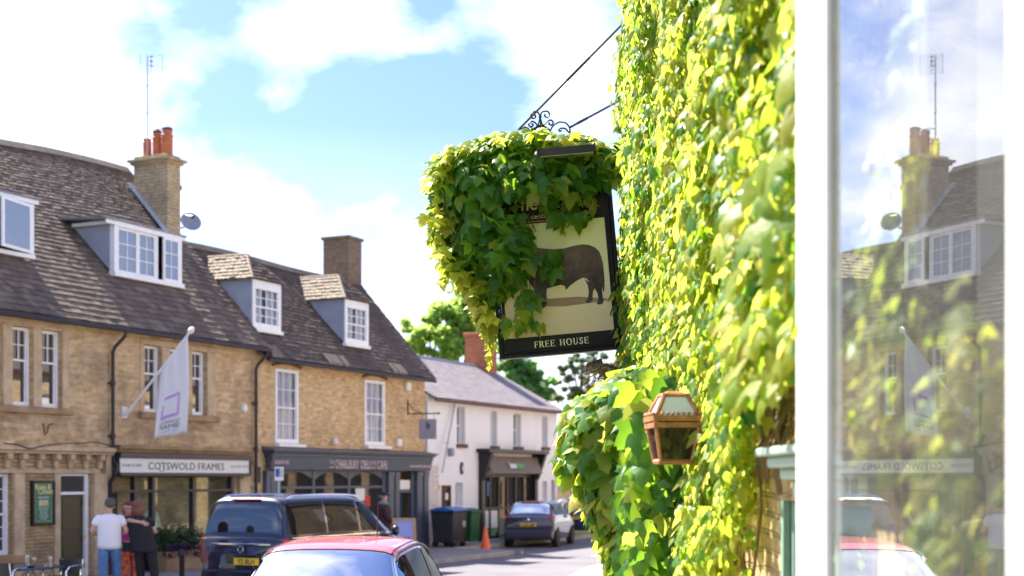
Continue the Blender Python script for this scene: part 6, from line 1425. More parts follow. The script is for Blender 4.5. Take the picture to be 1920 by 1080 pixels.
# twiggy reddish tuft at the corner and loose tendrils
m = MB(); tp_, tn_, ts_ = [], [], []
for i in range(26):
    a = Vector((.74, 9.7, 2.92)); b_ = a+Vector((random.uniform(-.27,.0), random.uniform(-.2,.3), random.uniform(-.16,.07))); m.tube([a, a.lerp(b_,.5)+Vector((0,0,.05)), b_], .003, n=4)
    for k in range(9): tp_.append(tuple(a.lerp(b_, .3+.7*k/8)+Vector((random.gauss(0,.02),)*3))); tn_.append((-1, random.gauss(0,.6), random.gauss(.3,.5))); ts_.append(random.uniform(.014,.034))
m.build('twig', stem_m, IV)
leaves_mesh('foliage', tp_, tn_, ts_, leaf_mat('bronze_leaf', [(.14,.08,.03),(.2,.13,.03)], [(.6,.3,.08),(.7,.5,.1)], .45), IV, rg=np.random.default_rng(4))
# security light poking out of the foliage
T = thing('floodlight', 'small black floodlight poking out of the creeper left of the wall corner', 'light', (.62, 10.25, 2.95))
m = MB(); c = at(1112, 688, 10.2); m.hexa([c+Vector((-.06,-.06,-.045)),c+Vector((.07,-.06,.0)),c+Vector((.07,.06,.0)),c+Vector((-.06,.06,-.045))], [c+Vector((-.05,-.06,.02)),c+Vector((.06,-.06,.06)),c+Vector((.06,.06,.06)),c+Vector((-.05,.06,.02))]); m.build('lamp_head', M['black'], T, bevel=.006)
m = MB(); m.tube([c+Vector((.05,0,.02)), (.9,10.25,2.95)], .015, n=6); m.build('bracket', M['black'], T)

# house plant and sprays seen through the bay glass
HP = thing('house_plant', 'leafy yellow green plant standing behind the bay window pane', 'plant', (1.3, 2.9, .46))
m = MB(); m.lathe([(.14,.46),(.19,.8),(.18,.8),(.13,.5)], (1.3,2.9,0), 18); m.build('plant_pot', M['terracotta'], HP, smooth=True)
m = MB(); pts, nr, sz = [], [], []
for i in range(150):
    a = Vector((1.1, 2.95, .8)); k_ = i % 12 if i < 60 else i % 11
    if k_ < 6: px_, py_, Y_ = random.gauss(1645,38), random.gauss(620,95), random.uniform(2.98,3.26)
    elif k_ < 11: px_, py_, Y_ = random.gauss(1805,42), random.gauss(900,110), random.uniform(2.62,2.86)
    else: px_, py_, Y_ = random.gauss(1680,60), random.gauss(300,150), random.uniform(2.9,3.1)
    b_ = at(px_, py_, Y_); b_.x = min(max(b_.x, .785), 1.0)
    c = a.lerp(b_, .6)+Vector((0,0,.2)); m.tube([a, c, b_], .003, n=4)
    for k in range(9):
        p = b_+Vector((random.gauss(.01,.02),random.gauss(0,.05),random.gauss(0,.05)))
        if p.x < .785: p.x = .785+random.random()*.04
        pts.append(tuple(p)); nr.append((-1, random.gauss(.0,.6), random.gauss(.5,.4))); sz.append(random.uniform(.04,.075))
m.build('stem', stem_m, HP); leaves_mesh('foliage', pts, nr, sz, ivy_m, HP, rg=np.random.default_rng(8))

# ---------------------------------------------------------------- copper lantern
LY = 6.5; lc = at(1262, 800, LY); s_ = FOC/LY
copper = paint('copper', (.44, .19, .08), .45, metal=.5, var=.45, scale=22, grime=.5, bmp=.3)
LN = thing('lantern', 'copper framed wall lantern with tapered dark panes among the creeper leaves', 'lantern', (lc.x, lc.y, lc.z))
def pxz(y): return HC+(HOR-y)/s_
zt, zm_, zb_ = pxz(742), pxz(786), pxz(866); wt, wm_, wb = 27/s_, 43/s_, 29/s_
rotL = Matrix.Rotation(R(6), 3, 'Z')
def lp(x, y, z): return lc+rotL@Vector((x, y, 0))+Vector((0,0,z-lc.z))
def ring(w_, z): return [lp(-w_,-w_,z), lp(w_,-w_,z), lp(w_,w_,z), lp(-w_,w_,z)]
m = MB(); t_, mi, bo = ring(wt*.8, zt), ring(wm_, zm_), ring(wb, zb_)
for A_, B_ in ((t_, mi), (mi, bo)):
    for i in range(4): m.tube([A_[i], B_[i]], .0105, n=6)
for r_, rr_ in ((t_, .010), (bo, .012)):
    for i in range(4): m.tube([r_[i], r_[(i+1) % 4]], rr_, n=6)
for q, zz in ((1.04, zm_), (1.0, zm_-.03)):
    a = ring(wm_*q+.006, zz-.012); b2 = ring(wm_*q+.006, zz+.012)
    for i in range(4):
        j = (i+1) % 4; mid_ = (a[i]+a[j])/2; inn = lambda p_: p_.lerp(Vector((lc.x, lc.y, p_.z)), .2)
        m.hexa([a[i], a[j], inn(a[j]), inn(a[i])], [b2[i], b2[j], inn(b2[j]), inn(b2[i])])
n_sc = 9
for i in range(4):
    a, b2 = ring(wm_*1.06, zm_+.02)[i], ring(wm_*1.06, zm_+.02)[(i+1) % 4]
    for k in range(n_sc): m.ball(tuple(a.lerp(b2, (k+.5)/n_sc)), .008, .006, .01, 6, 4)
top = ring(wt*.82, zt+.005); m.hexa(top, ring(wt*.4, zt+.02)); m.tube([(lc.x+.02,lc.y+wm_*.9,zm_-.03),(lc.x+.1,lc.y+.1,zm_-.06),(.98,lc.y+.12,zm_-.08)], .012, n=8)
m.build('copper_frame', copper, LN)
frost = glass_clear('lantern_top_glass', .55, (.7, .72, .7)); dark = glass_dark('lantern_glass', (.035, .02, .014), .02, gcol=.6, wav=.05)
m = MB()
for i in range(4): m.poly([mi[i].lerp(Vector((lc.x,lc.y,mi[i].z)),.05), mi[(i+1) % 4].lerp(Vector((lc.x,lc.y,mi[i].z)),.05), t_[(i+1) % 4], t_[i]])
pm_, nt, out = mat_new('sky_pale_pane'); principled(nt, out, (.88,.89,.88), .25, 0, .6, None, .6); m.build('top_pane', pm_, LN)  # near-white colour stands in for sky reflected in the top pane
m = MB()
for i in range(4): m.poly([mi[i], mi[(i+1) % 4], bo[(i+1) % 4], bo[i]][::-1])
m.build('side_pane', dark, LN)
m = MB(); m.lathe([(.012,zm_-.02),(.016,zm_-.06),(.011,zm_-.08),(.011,zm_-.13),(.004,zm_-.14)], (lc.x,lc.y,0), 12); m.build('bulb', clear_, LN, smooth=True)
m = MB(); m.hexa(ring(wb*.95, zb_-.004), ring(wb*.95, zb_+.004)); m.build('base_plate', copper, LN)

# ---------------------------------------------------------------- the pub sign on its iron bracket
SY = 10.17; SX, SZ = .305, 3.719+(0)
th = R(-5.07); rS = Matrix.Rotation(th, 3, 'Y')
SG = thing('pub_sign', 'hanging black pub sign with a painted brown bull and FREE HOUSE lettering, draped in leaves', 'pub sign', (SX, SY, SZ))
SG.rotation_euler = (0, th, 0); INFO[SG.name] = (WORLD, Vector((0,0,0)))
def sp(px, py):
    "local sign coordinates of a photo point"
    s0 = FOC/SY; dx, dz = (px-960)/s0-SX, HC+(HOR-py)/s0-SZ; c, s_ = math.cos(-th), math.sin(-th)
    return dx*c+dz*s_, -dx*s_+dz*c
hw, hh = .45, .635
sb = paint('sign_black', (.009, .007, .007), .45, var=.3, scale=6, spec=.25)
m = MB(); f = .04
def mould(mb, y0, y1, o_, w_): mb.box(-hw+o_,-hw+o_+w_,y0,y1,-hh+o_,hh-o_); mb.box(hw-o_-w_,hw-o_,y0,y1,-hh+o_,hh-o_); mb.box(-hw+o_+w_,hw-o_-w_,y0,y1,-hh+o_,-hh+o_+w_); mb.box(-hw+o_+w_,hw-o_-w_,y0,y1,hh-o_-w_,hh-o_)
mould(m, -.05, .05, 0, .026); mould(m, -.032, .032, .0265, .018); m.build('sign_frame', sb, SG, bevel=.006)
MB().box(-hw+.045,hw-.045,-.012,.012,-hh+.045,hh-.045).build('sign_panel', sb, SG)
px0, px1, pz0, pz1 = -.382, .382, -.492, .313
pm_, nt, out = mat_new('painted_sky'); s__ = nt.nodes.new('ShaderNodeSeparateXYZ'); v = objvec(nt); nt.links.new(v, s__.inputs[0])
g_ = mth(nt, 'MULTIPLY_ADD', s__.outputs[2], 1.24, .61); cc = nt.nodes.new('ShaderNodeValToRGB'); nt.links.new(g_, cc.inputs[0]); e_ = cc.color_ramp.elements
e_.new(.33); e_.new(.45)
for i, (p_, c_) in enumerate(((0,(.66,.50,.30)),(.27,(.74,.58,.36)),(.5,(.80,.72,.42)),(1,(.74,.74,.34)))): e_[i].position = p_; e_[i].color = (*c_, 1)
nn = noise(nt, v, 14, 6, .7); principled(nt, out, mixc(nt, mth(nt, 'MULTIPLY', nn, .25), cc.outputs[0], (.6,.5,.32)), .45, 0, .4)
pic = MB().box(px0,px1,-.016,-.0121,pz0,pz1).build('painting', pm_, SG)
Z2 = lambda x, y: sp(x/3.6+780, y/3.6+440)
def flat(mb, pl, y): mb.poly([(a, y, b_) for a, b_ in (Z2(*q) for q in pl)][::-1]); return mb
sh = [(655,480),(700,466),(860,436),(1100,420),(1290,432),(1302,442),(1250,452),(1180,462),(1000,486),(880,486),(760,482),(700,486)]
flat(MB(), sh, -.0165).build('painted_shadow', paint('umber_shadow', (.30,.19,.11), .6, var=.15), pic)
body = [(745,95),(770,92),(800,86),(835,92),(870,97),(930,101),(1000,95),(1060,78),(1120,67),(1170,72),(1210,90),(1235,115),(1250,150),(1262,200),(1268,260),(1272,320),(1270,385),(1262,387),(1258,350),(1255,380),(1262,430),(1265,450),(1240,470),(1222,464),(1232,440),(1225,400),(1208,368),(1185,340),(1150,298),(1125,292),(1080,316),(1040,345),(1022,365),(1012,377),(1005,350),(980,340),(930,352),(885,365),(880,400),(882,440),(885,470),(862,494),(835,490),(845,460),(838,420),(832,385),(826,370),(790,360),(770,335),(755,300),(735,285),(700,290),(670,285),(650,262),(640,225),(652,180),(672,140),(700,108)]
bm_, nt, out = mat_new('painted_bull'); v = objvec(nt); n1 = noise(nt, v, 9, 5, .65, .8); n2 = noise(nt, v, 60, 3, .6)
s__ = nt.nodes.new('ShaderNodeSeparateXYZ'); nt.links.new(v, s__.inputs[0])
s3 = nt.nodes.new('ShaderNodeSeparateXYZ'); nt.links.new(v, s3.inputs[0]); gz = mth(nt, 'MULTIPLY_ADD', s3.outputs[2], 2.6, .55)
cl = mixc(nt, ramp(nt, mth(nt, 'ADD', mth(nt, 'MULTIPLY', n1, .8), mth(nt, 'MULTIPLY', gz, .35)), [(.42,0.),(.80,1.)]), (.022,.010,.007), (.17,.09,.055)); cl = mixc(nt, mth(nt, 'MULTIPLY', n2, .3), cl, (.06,.03,.02)); principled(nt, out, cl, .4, 0, .4)
flat(MB(), body, -.0172).build('painted_bull', bm_, pic)
dkb = paint('painted_bull_dark', (.04, .02, .014), .45, var=.3, scale=20)
far1 = [(1135,300),(1160,345),(1165,390),(1160,430),(1147,455),(1167,462),(1193,440),(1190,420),(1195,385),(1205,365),(1180,330)]; far2 = [(790,355),(800,390),(802,430),(790,476),(812,486),(832,462),(832,430),(836,380),(826,365)]
flat(MB(), far1, -.0169).build('painted_leg', dkb, pic); flat(MB(), far2, -.0169).build('painted_leg', dkb, pic)
for q in ([(1222,455),(1262,447),(1265,455),(1256,470),(1232,474),(1219,468)],[(1148,445),(1185,440),(1183,456),(1165,464),(1143,458)],[(838,480),(876,476),(874,490),(852,500),(833,496)],[(790,470),(822,472),(812,488),(788,482)]): flat(MB(), q, -.0176).build('painted_hoof', paint('painted_hoof', (.03,.035,.035), .4), pic)
mm = MB()
for q in ([(1090,150),(1110,185),(1118,240),(1108,240),(1098,190),(1082,155)],[(1195,100),(1222,140),(1238,220),(1228,220),(1210,150),(1190,110)],[(900,200),(890,260),(892,330),(884,330),(878,260),(890,200)],[(1180,300),(1200,345),(1192,345),(1170,305)]): flat(mm, q, -.0178)
mm.build('painted_muscle', paint('painted_muscle', (.07,.038,.024), .45), pic)
# FREE HOUSE in hand drawn roman capitals
def serif(word, x0, z0, h, mb, y=-.0135):
    x = x0; T_, t_ = .17*h, .07*h
    def bar(a, b_, c, d): mb.add([(x+a,y,z0+c),(x+b_,y,z0+c),(x+b_,y,z0+d),(x+a,y,z0+d)], [(0,1,2,3)])
    def arc(cx, cz, rx, rz, a0, a1, wx, wz, n=14):
        for i in range(n):
            A, B = R(a0+(a1-a0)*i/n), R(a0+(a1-a0)*(i+1)/n); w1_, w2_ = t_+(T_-t_)*abs(math.cos(A)), t_+(T_-t_)*abs(math.cos(B))
            mb.add([(x+cx+rx*math.cos(A),y,z0+cz+rz*math.sin(A)),(x+cx+rx*math.cos(B),y,z0+cz+rz*math.sin(B)),(x+cx+(rx-w2_)*math.cos(B),y,z0+cz+(rz-w2_)*math.sin(B)),(x+cx+(rx-w1_)*math.cos(A),y,z0+cz+(rz-w1_)*math.sin(A))], [(0,1,2,3)])
    for ch in word:
        if ch == ' ': x += .62*h; continue
        w = {'F':.6,'R':.72,'E':.64,'H':.82,'O':.86,'U':.8,'S':.56}[ch]*h
        if ch in 'FREH': bar(.06*h,.06*h+T_,0,h); bar(0,.12*h+T_,0,t_); bar(0,.12*h+T_,h-t_,h)
        if ch in 'FE': bar(0,w,h-t_,h); bar(w-t_,w,h*.78,h); bar(.1*h,w*.75,h*.5,h*.5+t_); bar(w*.72,w*.72+t_,h*.42,h*.62)
        if ch == 'E': bar(0,w,0,t_); bar(w-t_,w,0,h*.22)
        if ch == 'R':
            arc(.3*h, h*.75, .33*h, .25*h, -90, 90, 0, 0); bar(.1*h,.35*h,h*.5,h*.5+t_); bar(.1*h,.35*h,h-t_,h)
            mb.add([(x+.28*h,y,z0+.52*h),(x+.28*h+T_,y,z0+.52*h),(x+w+.06*h,y,z0),(x+w-T_*.9,y,z0)], [(0,3,2,1)])
        if ch == 'H': bar(w-.06*h-T_,w-.06*h,0,h); bar(w-.12*h-T_,w,0,t_); bar(w-.12*h-T_,w,h-t_,h); bar(.1*h,w-.1*h,h*.5-t_/2,h*.5+t_/2)
        if ch == 'O': arc(w/2, h/2, w/2, h/2+.02*h, 0, 360, 0, 0, 28)
        if ch == 'U': bar(.08*h,.08*h+T_,h*.3,h); bar(0,.16*h+T_,h-t_,h); bar(w-.1*h-t_,w-.1*h,h*.3,h); bar(w-.22*h,w,h-t_,h); arc(w/2-.01*h, h*.34, w/2-.09*h, h*.35, 180, 360, 0, 0)
        if ch == 'S': arc(w*.5, h*.74, w*.42, h*.27, 20, 270, 0, 0); arc(w*.5, h*.27, w*.46, h*.28, 90, -160, 0, 0); bar(w*.86,w*.86+t_,h*.72,h*.95); bar(w*.0,t_,h*.05,h*.3)
        x += w+.17*h
    return x-x0
gold = paint('cream_gold_letters', (.85, .80, .50), .5, var=.12, scale=30)
h_ = .047; tmp = MB(); wd = serif('FREE HOUSE', 0, 0, h_, tmp); mm = MB(); serif('FREE HOUSE', .002-wd/2, -.573, h_, mm); mm.build('lettering', gold, SG)
goldd = paint('antique_gold_letters', (.70, .52, .28), .5, var=.2, scale=30)
t_ = text_mb('The Bull Inn', .135, ext=.0008, sx=.92, offset=.002); shift(t_, .02, -.0135, .412); t_.v = [(v_[0]+.12*(v_[2]-.41), v_[1], v_[2]) for v_ in t_.v]; t_.build('lettering', goldd, SG)
mm = MB()   # swash of the capitals
for cx_ in (-.33, -.02, .22): mm.tube([(cx_+.05*math.cos(a)*(1+.1*a), -.0135, .45+.05*math.sin(a)) for a in np.linspace(1.2, 4.6, 12)], .0035, n=4)
mm.build('flourish', goldd, SG)
t_ = text_mb('16th century house of ales', .052, ext=.0008, sx=1.0); shift(t_, .03, -.0135, .345); t_.build('lettering', goldd, SG)
MB().box(-.26,.30,-.0135,-.0122,.325,.329).build('gold_rule', goldd, SG)
# strip light over the panel
a = sp(1008, 306); b_ = sp(1110, 294); m = MB(); ang = 0
m.box(a[0],b_[0],-.30,-.19,a[1]-.018,a[1]+.035); m.box(a[0]-.008,a[0]+.004,-.31,-.18,a[1]-.022,a[1]+.04); m.box(b_[0]-.004,b_[0]+.008,-.31,-.18,a[1]-.022,a[1]+.04); m.tube([(0.05,-.2,a[1]+.02),(0.05,0,a[1]+.06)], .01); m.tube([(.25,-.2,a[1]+.02),(.25,0,a[1]+.06)], .01)
lt_ = m.build('picture_light', M['black'], SG, bevel=.004)
MB().box(a[0]+.006,b_[0]-.006,-.295,-.195,a[1]-.024,a[1]-.0185).build('light_diffuser', paint('yellowed_diffuser', (.32,.30,.16), .5), lt_)
# scroll work crest
m = MB()
def spiral(c, r0, a0, turns, sgn=1, k=.0, r=.006):
    c = Vector((c[0], 0, c[1])); m.tube([c+Vector((math.cos(a0+sgn*t*6.283)*r0*(1-.72*t/turns), 0, math.sin(a0+sgn*t*6.283)*r0*(1-.72*t/turns))) for t in np.linspace(0, turns, 26)], r, n=6)
def zc(x, y): return sp(x/3.6+780, y/3.6+200)
def curve(pl, r=.006):
    q = [Vector((zc(*p_)[0], 0, zc(*p_)[1])) for p_ in pl]; o_ = []
    P_ = np.array([[v_.x, v_.z] for v_ in q])
    for s__ in np.linspace(0, len(q)-1, len(q)*5): c_ = crom(P_, s__); o_.append((c_[0], 0, c_[1]))
    m.tube(o_, r, n=6)
curve([(838,135),(842,100),(838,68)]); curve([(800,150),(825,120),(838,68)]); curve([(880,145),(852,118),(838,68)]); curve([(730,135),(770,158),(800,150),(838,132),(880,140),(908,165)]); curve([(838,68),(852,35),(885,30),(900,50),(885,72),(868,60),(872,48)]); curve([(838,68),(822,38),(792,35),(776,55),(785,78),(806,72),(806,58),(796,56)])
curve([(800,150),(800,165)]); curve([(838,132),(820,125),(800,105),(778,100),(760,118),(772,135),(790,128),(786,116),(776,118)]); curve([(838,132),(860,125),(885,100),(908,90),(926,105),(915,124),(898,116),(902,106)]); curve([(905,165),(925,130),(965,105),(1010,110),(1038,145),(1040,185)]); curve([(1040,185),(1010,150),(985,145),(965,152),(970,165),(985,160)]); curve([(700,165),(730,140),(760,150),(750,170),(735,168)])
for q in ((838,68),(838,132),(800,150)): c_ = zc(*q); m.ball((c_[0],0,c_[1]), .012, .01, .012, 8, 6)
m.build('iron_scroll', M['iron'], SG, smooth=True)
# bracket arm and the stay rods back to the wall
m = MB(); m.box(-.52,.72,-.014,.014,hh+.075,hh+.10); m.build('bracket_arm', M['iron'], SG)
m = MB()
for x in (-.3, .3): m.tube([(x,0,hh-.005),(x,0,hh+.08)], .009, n=6)
m.build('hanger', M['iron'], SG)
m = MB(); inv = rS.inverted(); W2 = lambda v_: inv@(Vector(v_)-Vector((SX,SY,SZ)))
def rod(a, b_, r, tw=0):
    a, b_ = W2(a), W2(b_); m.tube([a, b_], r, n=6)
    if tw:
        for k in range(14): p_ = a.lerp(b_, tw+.012*k); m.ball(tuple(p_), r*1.7, r*1.7, r*1.2, 6, 4)
e1 = at(1190, 22, 10.6); rod(at(972, 243, SY), e1+(e1-at(972,243,SY))*.15, .0085, .36); rod(at(1070, 238, SY), at(1172, 183, 11.1), .0085, .12); m.build('stay_rod', M['iron'], SG)
m = MB(); m.tube([W2(at(1150,272,SY)), W2(at(1185,300,10.3)), W2((1.0,10.25,4.2))], .01, n=6); m.tube([W2(at(x_,y_,SY)) for x_, y_ in ((1170,335),(1172,350),(1178,358),(1188,350))], .008, n=6); m.build('wall_hook', M['iron'], SG)

# leaves heaped over the sign
SC = thing('sign_creeper', 'creeper tumbling over the top and left side of the pub sign', 'creeper', (SX-.3, SY, SZ+.4))
out1 = [(795,342),(812,300),(830,275),(880,260),(930,250),(975,243),(1010,240),(1060,247),(1100,252),(1130,258),(1168,280),(1172,312),(1160,338),(1118,345),(1108,362),(1098,382),(1060,396),(1040,410),(1010,425),(1006,440),(1004,460),(1008,474),(1002,498),(992,508),(984,518),(974,530),(960,540),(950,550),(942,560),(932,570),(918,580),(900,570),(893,548),(882,520),(862,508),(848,490),(832,480),(822,462),(812,440),(812,410),(800,385),(806,365)]
def inside(x, y, poly):
    r_ = False; j = len(poly)-1
    for i in range(len(poly)):
        if (poly[i][1] > y) != (poly[j][1] > y) and x < (poly[j][0]-poly[i][0])*(y-poly[i][1])/(poly[j][1]-poly[i][1])+poly[i][0]: r_ = not r_
        j = i
    return r_
def edge_dist(x, y, poly):
    d = 1e9
    for i in range(len(poly)):
        a, b_ = Vector(poly[i-1]), Vector(poly[i]); ab = b_-a; t = max(0, min(1, (Vector((x, y))-a).dot(ab)/max(ab.length_squared, 1e-6))); d = min(d, (Vector((x, y))-(a+ab*t)).length)
    return d
pts, nr, sz = [], [], []; gen = random.Random(21)
def lzok(x, y):
    a_, b_ = sp(x, y); return -.36 < a_ < .42 and .31 < b_ < .56
while len(pts) < 1650:
    x, y = gen.uniform(790, 1175), gen.uniform(238, 600)
    if not inside(x, y, out1): continue
    d = edge_dist(x, y, out1); 
    if d < 6 or (lzok(x, y) and gen.random() < .8): continue
    w_ = min(1, d/60); lx_, lz_ = sp(x, y); onsign = abs(lx_) < hw+.03 and abs(lz_) < hh+.02
    dep = -(.06+.3*w_*gen.random()) if onsign else gen.uniform(-.33, .33)*w_
    if onsign and gen.random() < (.45 if lz_ > .44 or lx_ < -.3 else .80): continue
    p = at(x, y, SY+dep); cxr = (x-960)/200; 
    upz = .35+max(0, (330-y)/80)*1.2; side = -1.0 if x < 880 else 0
    put(tuple(p), (side*gen.uniform(.2,1.2)+gen.gauss(0,.55), -(.8 if dep < .05 else -.3)+gen.gauss(0,.35), upz+gen.gauss(0,.4)), gen.uniform(.06, .135))
# loose sprays lying over the panel
for cx_, cy_, rx_, ry_, k in ((1065,402,30,8,6),(1026,492,18,18,7),(985,560,14,20,8),(968,600,18,12,8),(1000,606,18,9,5),(1040,480,14,14,5),(1090,400,10,8,3),(990,480,20,30,9),(975,430,30,20,10)):
    for i in range(k): x, y = gen.gauss(cx_, rx_*.5), gen.gauss(cy_, ry_*.5); put(tuple(at(x, y, SY-gen.uniform(.06,.2))), (gen.gauss(0,.5), -1, gen.gauss(.35,.35)), gen.uniform(.07,.15))
cs_ = {i for i in range(len(pts)) if gen.random() < (.38 if pts[i][0] < -.35 else .12)}  # share of paler leaves, larger on the left, imitates lit foliage
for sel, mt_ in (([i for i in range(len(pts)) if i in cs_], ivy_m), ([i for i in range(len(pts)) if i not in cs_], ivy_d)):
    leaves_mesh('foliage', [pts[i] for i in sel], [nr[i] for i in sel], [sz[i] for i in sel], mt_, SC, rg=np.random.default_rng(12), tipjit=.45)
pts, nr, sz = [], [], []   # yellower leaves along the rim, backlight put into their colour
for i in range(620):
    k = gen.random(); seg = out1[:12] if gen.random() < .6 else out1[-12:]; j = gen.randrange(len(seg)-1); a, b_ = seg[j], seg[j+1]; x, y = a[0]+(b_[0]-a[0])*k, a[1]+(b_[1]-a[1])*k
    x += (940-x)*.22*gen.random()+gen.gauss(0,5); y += abs(gen.gauss(3,12)); put(tuple(at(x, y, SY+gen.uniform(-.25,.25))), (gen.gauss(-.3,.6), gen.gauss(-.3,.5), .9), gen.uniform(.05,.12))
for x0_, y0_, l_, w_ in ((838,488,42,-6),(868,512,50,5),(893,555,48,-4),(812,420,38,-8),(985,540,70,6),(1050,395,40,4),(905,592,40,3),(1108,365,34,2)):
    for i in range(12): f_ = i/11; put(tuple(at(x0_+w_*f_+2*math.sin(i*1.3), y0_+l_*f_, SY-.1)), (gen.gauss(0,.8), -1, gen.gauss(.2,.4)), .07*(1-f_*.6)+.01)
for i in range(26):  # hanging tendril
    f_ = i/25; y = 596+92*f_; x = 922-6*f_+3*math.sin(i*.9); put(tuple(at(x, y, SY-.08)), (gen.gauss(0,.8), -1, gen.gauss(.2,.4)), .075*(1-f_*.75)+.012)
leaves_mesh('foliage', pts, nr, sz, ivy_m, SC, rg=np.random.default_rng(13))
m = MB()
m.tube([at(922-6*f_+3*math.sin(f_*20), 590+98*f_, SY-.08) for f_ in np.linspace(0,1,16)], .004, n=4, r2=.0015)
for i in range(60):
    x, y = gen.uniform(850,1120), gen.uniform(270,430)
    if not inside(x, y, out1): continue
    a = at(x, y, SY+gen.uniform(-.15,.1)); b_ = at(x+gen.uniform(-60,30), y+gen.uniform(10,60), SY+gen.uniform(-.25,.1)); m.tube([a, a.lerp(b_,.5)+Vector((0,0,.04)), b_], .004, n=4)
for x in (985, 991, 1000): m.tube([at(x, 400, SY-.06), at(x-2, 470, SY-.07), at(x+3, 540, SY-.07), at(x-2, 600, SY-.08)], .0035, n=4)
m.tube([at(1100,300,SY), at(1150,290,SY+.05), at(1185,300,SY+.2), (.95,SY+.1,4.5)], .012, n=5)
m.build('stem', stem_m, SC)
# ---------------------------------------------------------------- light, sky, camera
SUN_AZ, SUN_EL = R(-50), R(49)      # azimuth from +y towards +x
sd_ = Vector((math.sin(SUN_AZ)*math.cos(SUN_EL), math.cos(SUN_AZ)*math.cos(SUN_EL), math.sin(SUN_EL)))
sl = bpy.data.lights.new('sun', 'SUN'); sl.energy = 4.5; sl.angle = R(.53); sl.color = (1, .94, .84)
so = bpy.data.objects.new('sun', sl); COL.objects.link(so); so.rotation_euler = (-sd_).to_track_quat('-Z', 'Y').to_euler(); so.location = (0, 0, 30)
W_ = bpy.data.worlds.new('World'); S.world = W_; W_.use_nodes = True; nt = W_.node_tree; nt.nodes.clear()
out = nt.nodes.new('ShaderNodeOutputWorld'); bg = nt.nodes.new('ShaderNodeBackground'); bg.inputs[1].default_value = .145; nt.links.new(bg.outputs[0], out.inputs[0])
sk = nt.nodes.new('ShaderNodeTexSky'); sk.sky_type = 'NISHITA'; sk.sun_disc = False; sk.sun_elevation = SUN_EL; sk.sun_rotation = SUN_AZ
sk.air_density = 1.0; sk.dust_density = 1.2; sk.ozone_density = 2.0
g = nt.nodes.new('ShaderNodeTexCoord').outputs['Generated']; s_ = nt.nodes.new('ShaderNodeSeparateXYZ'); nt.links.new(g, s_.inputs[0])
zz = mth(nt, 'ADD', mth(nt, 'MAXIMUM', s_.outputs[2], 0.0), .32)
cx = mth(nt, 'DIVIDE', s_.outputs[0], zz); cy = mth(nt, 'DIVIDE', s_.outputs[1], zz)
cb = nt.nodes.new('ShaderNodeCombineXYZ'); nt.links.new(cx, cb.inputs[0]); nt.links.new(cy, cb.inputs[1])
n1 = noise(nt, cb.outputs[0], 1.7, 10, .56, .5)
n2 = noise(nt, cb.outputs[0], 6, 8, .62, .6)
n1 = mth(nt, 'ADD', mth(nt, 'MULTIPLY_ADD', n1, 1.35, -.38), mth(nt, 'MULTIPLY', n2, .42))
def blobdir(px, py, rad, amt, sx=1.0):
    "cloud bank (+) or clear patch (-) centred on a direction of the sky"
    d = Vector(((px-960)/FOC, 1, (HOR-py)/FOC)).normalized(); vm = nt.nodes.new('ShaderNodeVectorMath'); vm.operation = 'SUBTRACT'; nt.links.new(g, vm.inputs[0]); vm.inputs[1].default_value = d
    sc = nt.nodes.new('ShaderNodeVectorMath'); sc.operation = 'MULTIPLY'; nt.links.new(vm.outputs[0], sc.inputs[0]); sc.inputs[1].default_value = (1/sx, 1, 1)
    ln = nt.nodes.new('ShaderNodeVectorMath'); ln.operation = 'LENGTH'; nt.links.new(sc.outputs[0], ln.inputs[0])
    mr = nt.nodes.new('ShaderNodeMapRange'); mr.interpolation_type = 'SMOOTHSTEP'; nt.links.new(ln.outputs['Value'], mr.inputs[0]); mr.inputs[1].default_value = 0; mr.inputs[2].default_value = rad; mr.inputs[3].default_value = amt; mr.inputs[4].default_value = 0
    return mr.outputs[0]
acc = n1
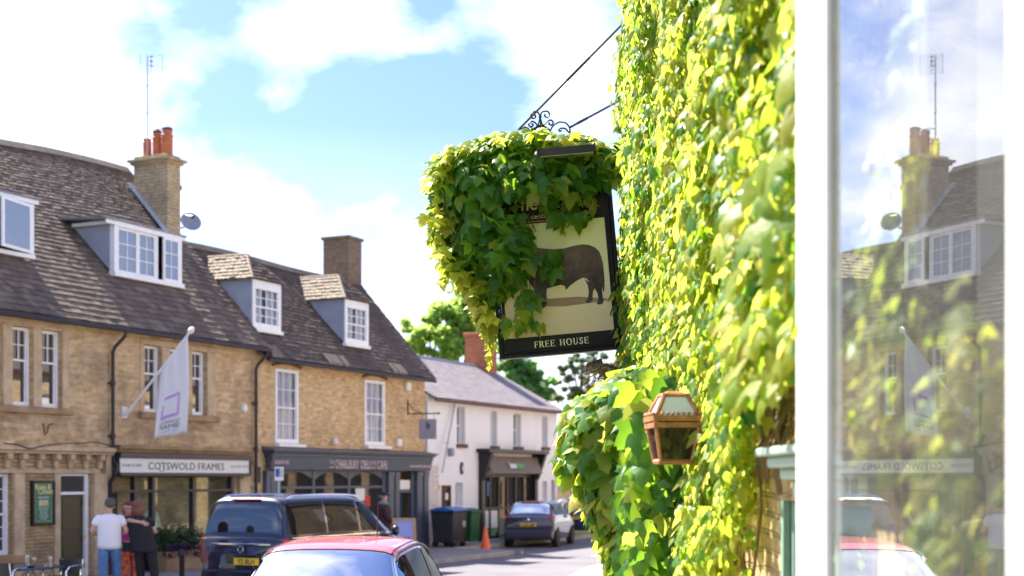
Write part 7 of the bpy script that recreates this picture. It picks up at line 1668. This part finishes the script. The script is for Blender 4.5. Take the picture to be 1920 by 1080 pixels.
for a in ((60,130,.12,.14),(60,330,.12,.12,1.2),(640,50,.055,.22,2.0),(540,200,.03,.16,1.5),(450,370,.05,.10,1.5),(640,380,.06,.10,1.8),(430,240,.06,-.16,1.4),(740,220,.11,-.20,1.2),(920,330,.10,-.14,1),(1050,50,.05,.16),(1100,140,.05,.12),(270,60,.035,-.14),(400,20,.04,-.1),(850,560,.12,.08,1.6),(800,5,.03,-.12)):
    acc = mth(nt, 'ADD', acc, blobdir(*a))
cov = ramp(nt, acc, [(.46, 0.), (.58, .28), (.84, 1.)])
hz = nt.nodes.new('ShaderNodeMapRange'); nt.links.new(s_.outputs[2], hz.inputs[0]); hz.inputs[1].default_value = 0; hz.inputs[2].default_value = .24; hz.inputs[3].default_value = .55; hz.inputs[4].default_value = 0
cov = mth(nt, 'MAXIMUM', cov, hz.outputs[0])
shade = noise(nt, cb.outputs[0], 2.3, 6, .6)
ccol = mixc(nt, ramp(nt, shade, [(.35, 0.), (.65, 1.)]), (2.9, 3.0, 3.2), (5.2, 5.1, 4.85))
skb = mixc(nt, 1.0, sk.outputs[0], (.25, .29, .43), 'MULTIPLY')
nt.links.new(mixc(nt, cov, skb, ccol), bg.inputs[0])
cam = bpy.data.cameras.new('camera'); cam.lens = 50; cam.sensor_width = 36; cam.shift_y = (HOR-540)/1920; cam.clip_end = 2000; cam.clip_start = .05
cam.dof.use_dof = True; cam.dof.focus_distance = 10.05; cam.dof.aperture_fstop = 2.3
co = bpy.data.objects.new('camera', cam); COL.objects.link(co); co.location = (0, 0, HC); co.rotation_euler = (R(90), 0, 0); S.camera = co
S.render.resolution_x, S.render.resolution_y = 1024, 576
vs = S.view_settings; vs.view_transform = 'Standard'; vs.look = 'None'; vs.exposure = 2.15; vs.gamma = 1
cy_ = S.cycles; cy_.max_bounces = 8; cy_.transparent_max_bounces = 12; cy_.diffuse_bounces = 3; cy_.glossy_bounces = 4; cy_.caustics_reflective = False; cy_.caustics_refractive = False
cy_.use_adaptive_sampling = True; cy_.adaptive_threshold = .015; cy_.use_denoising = True
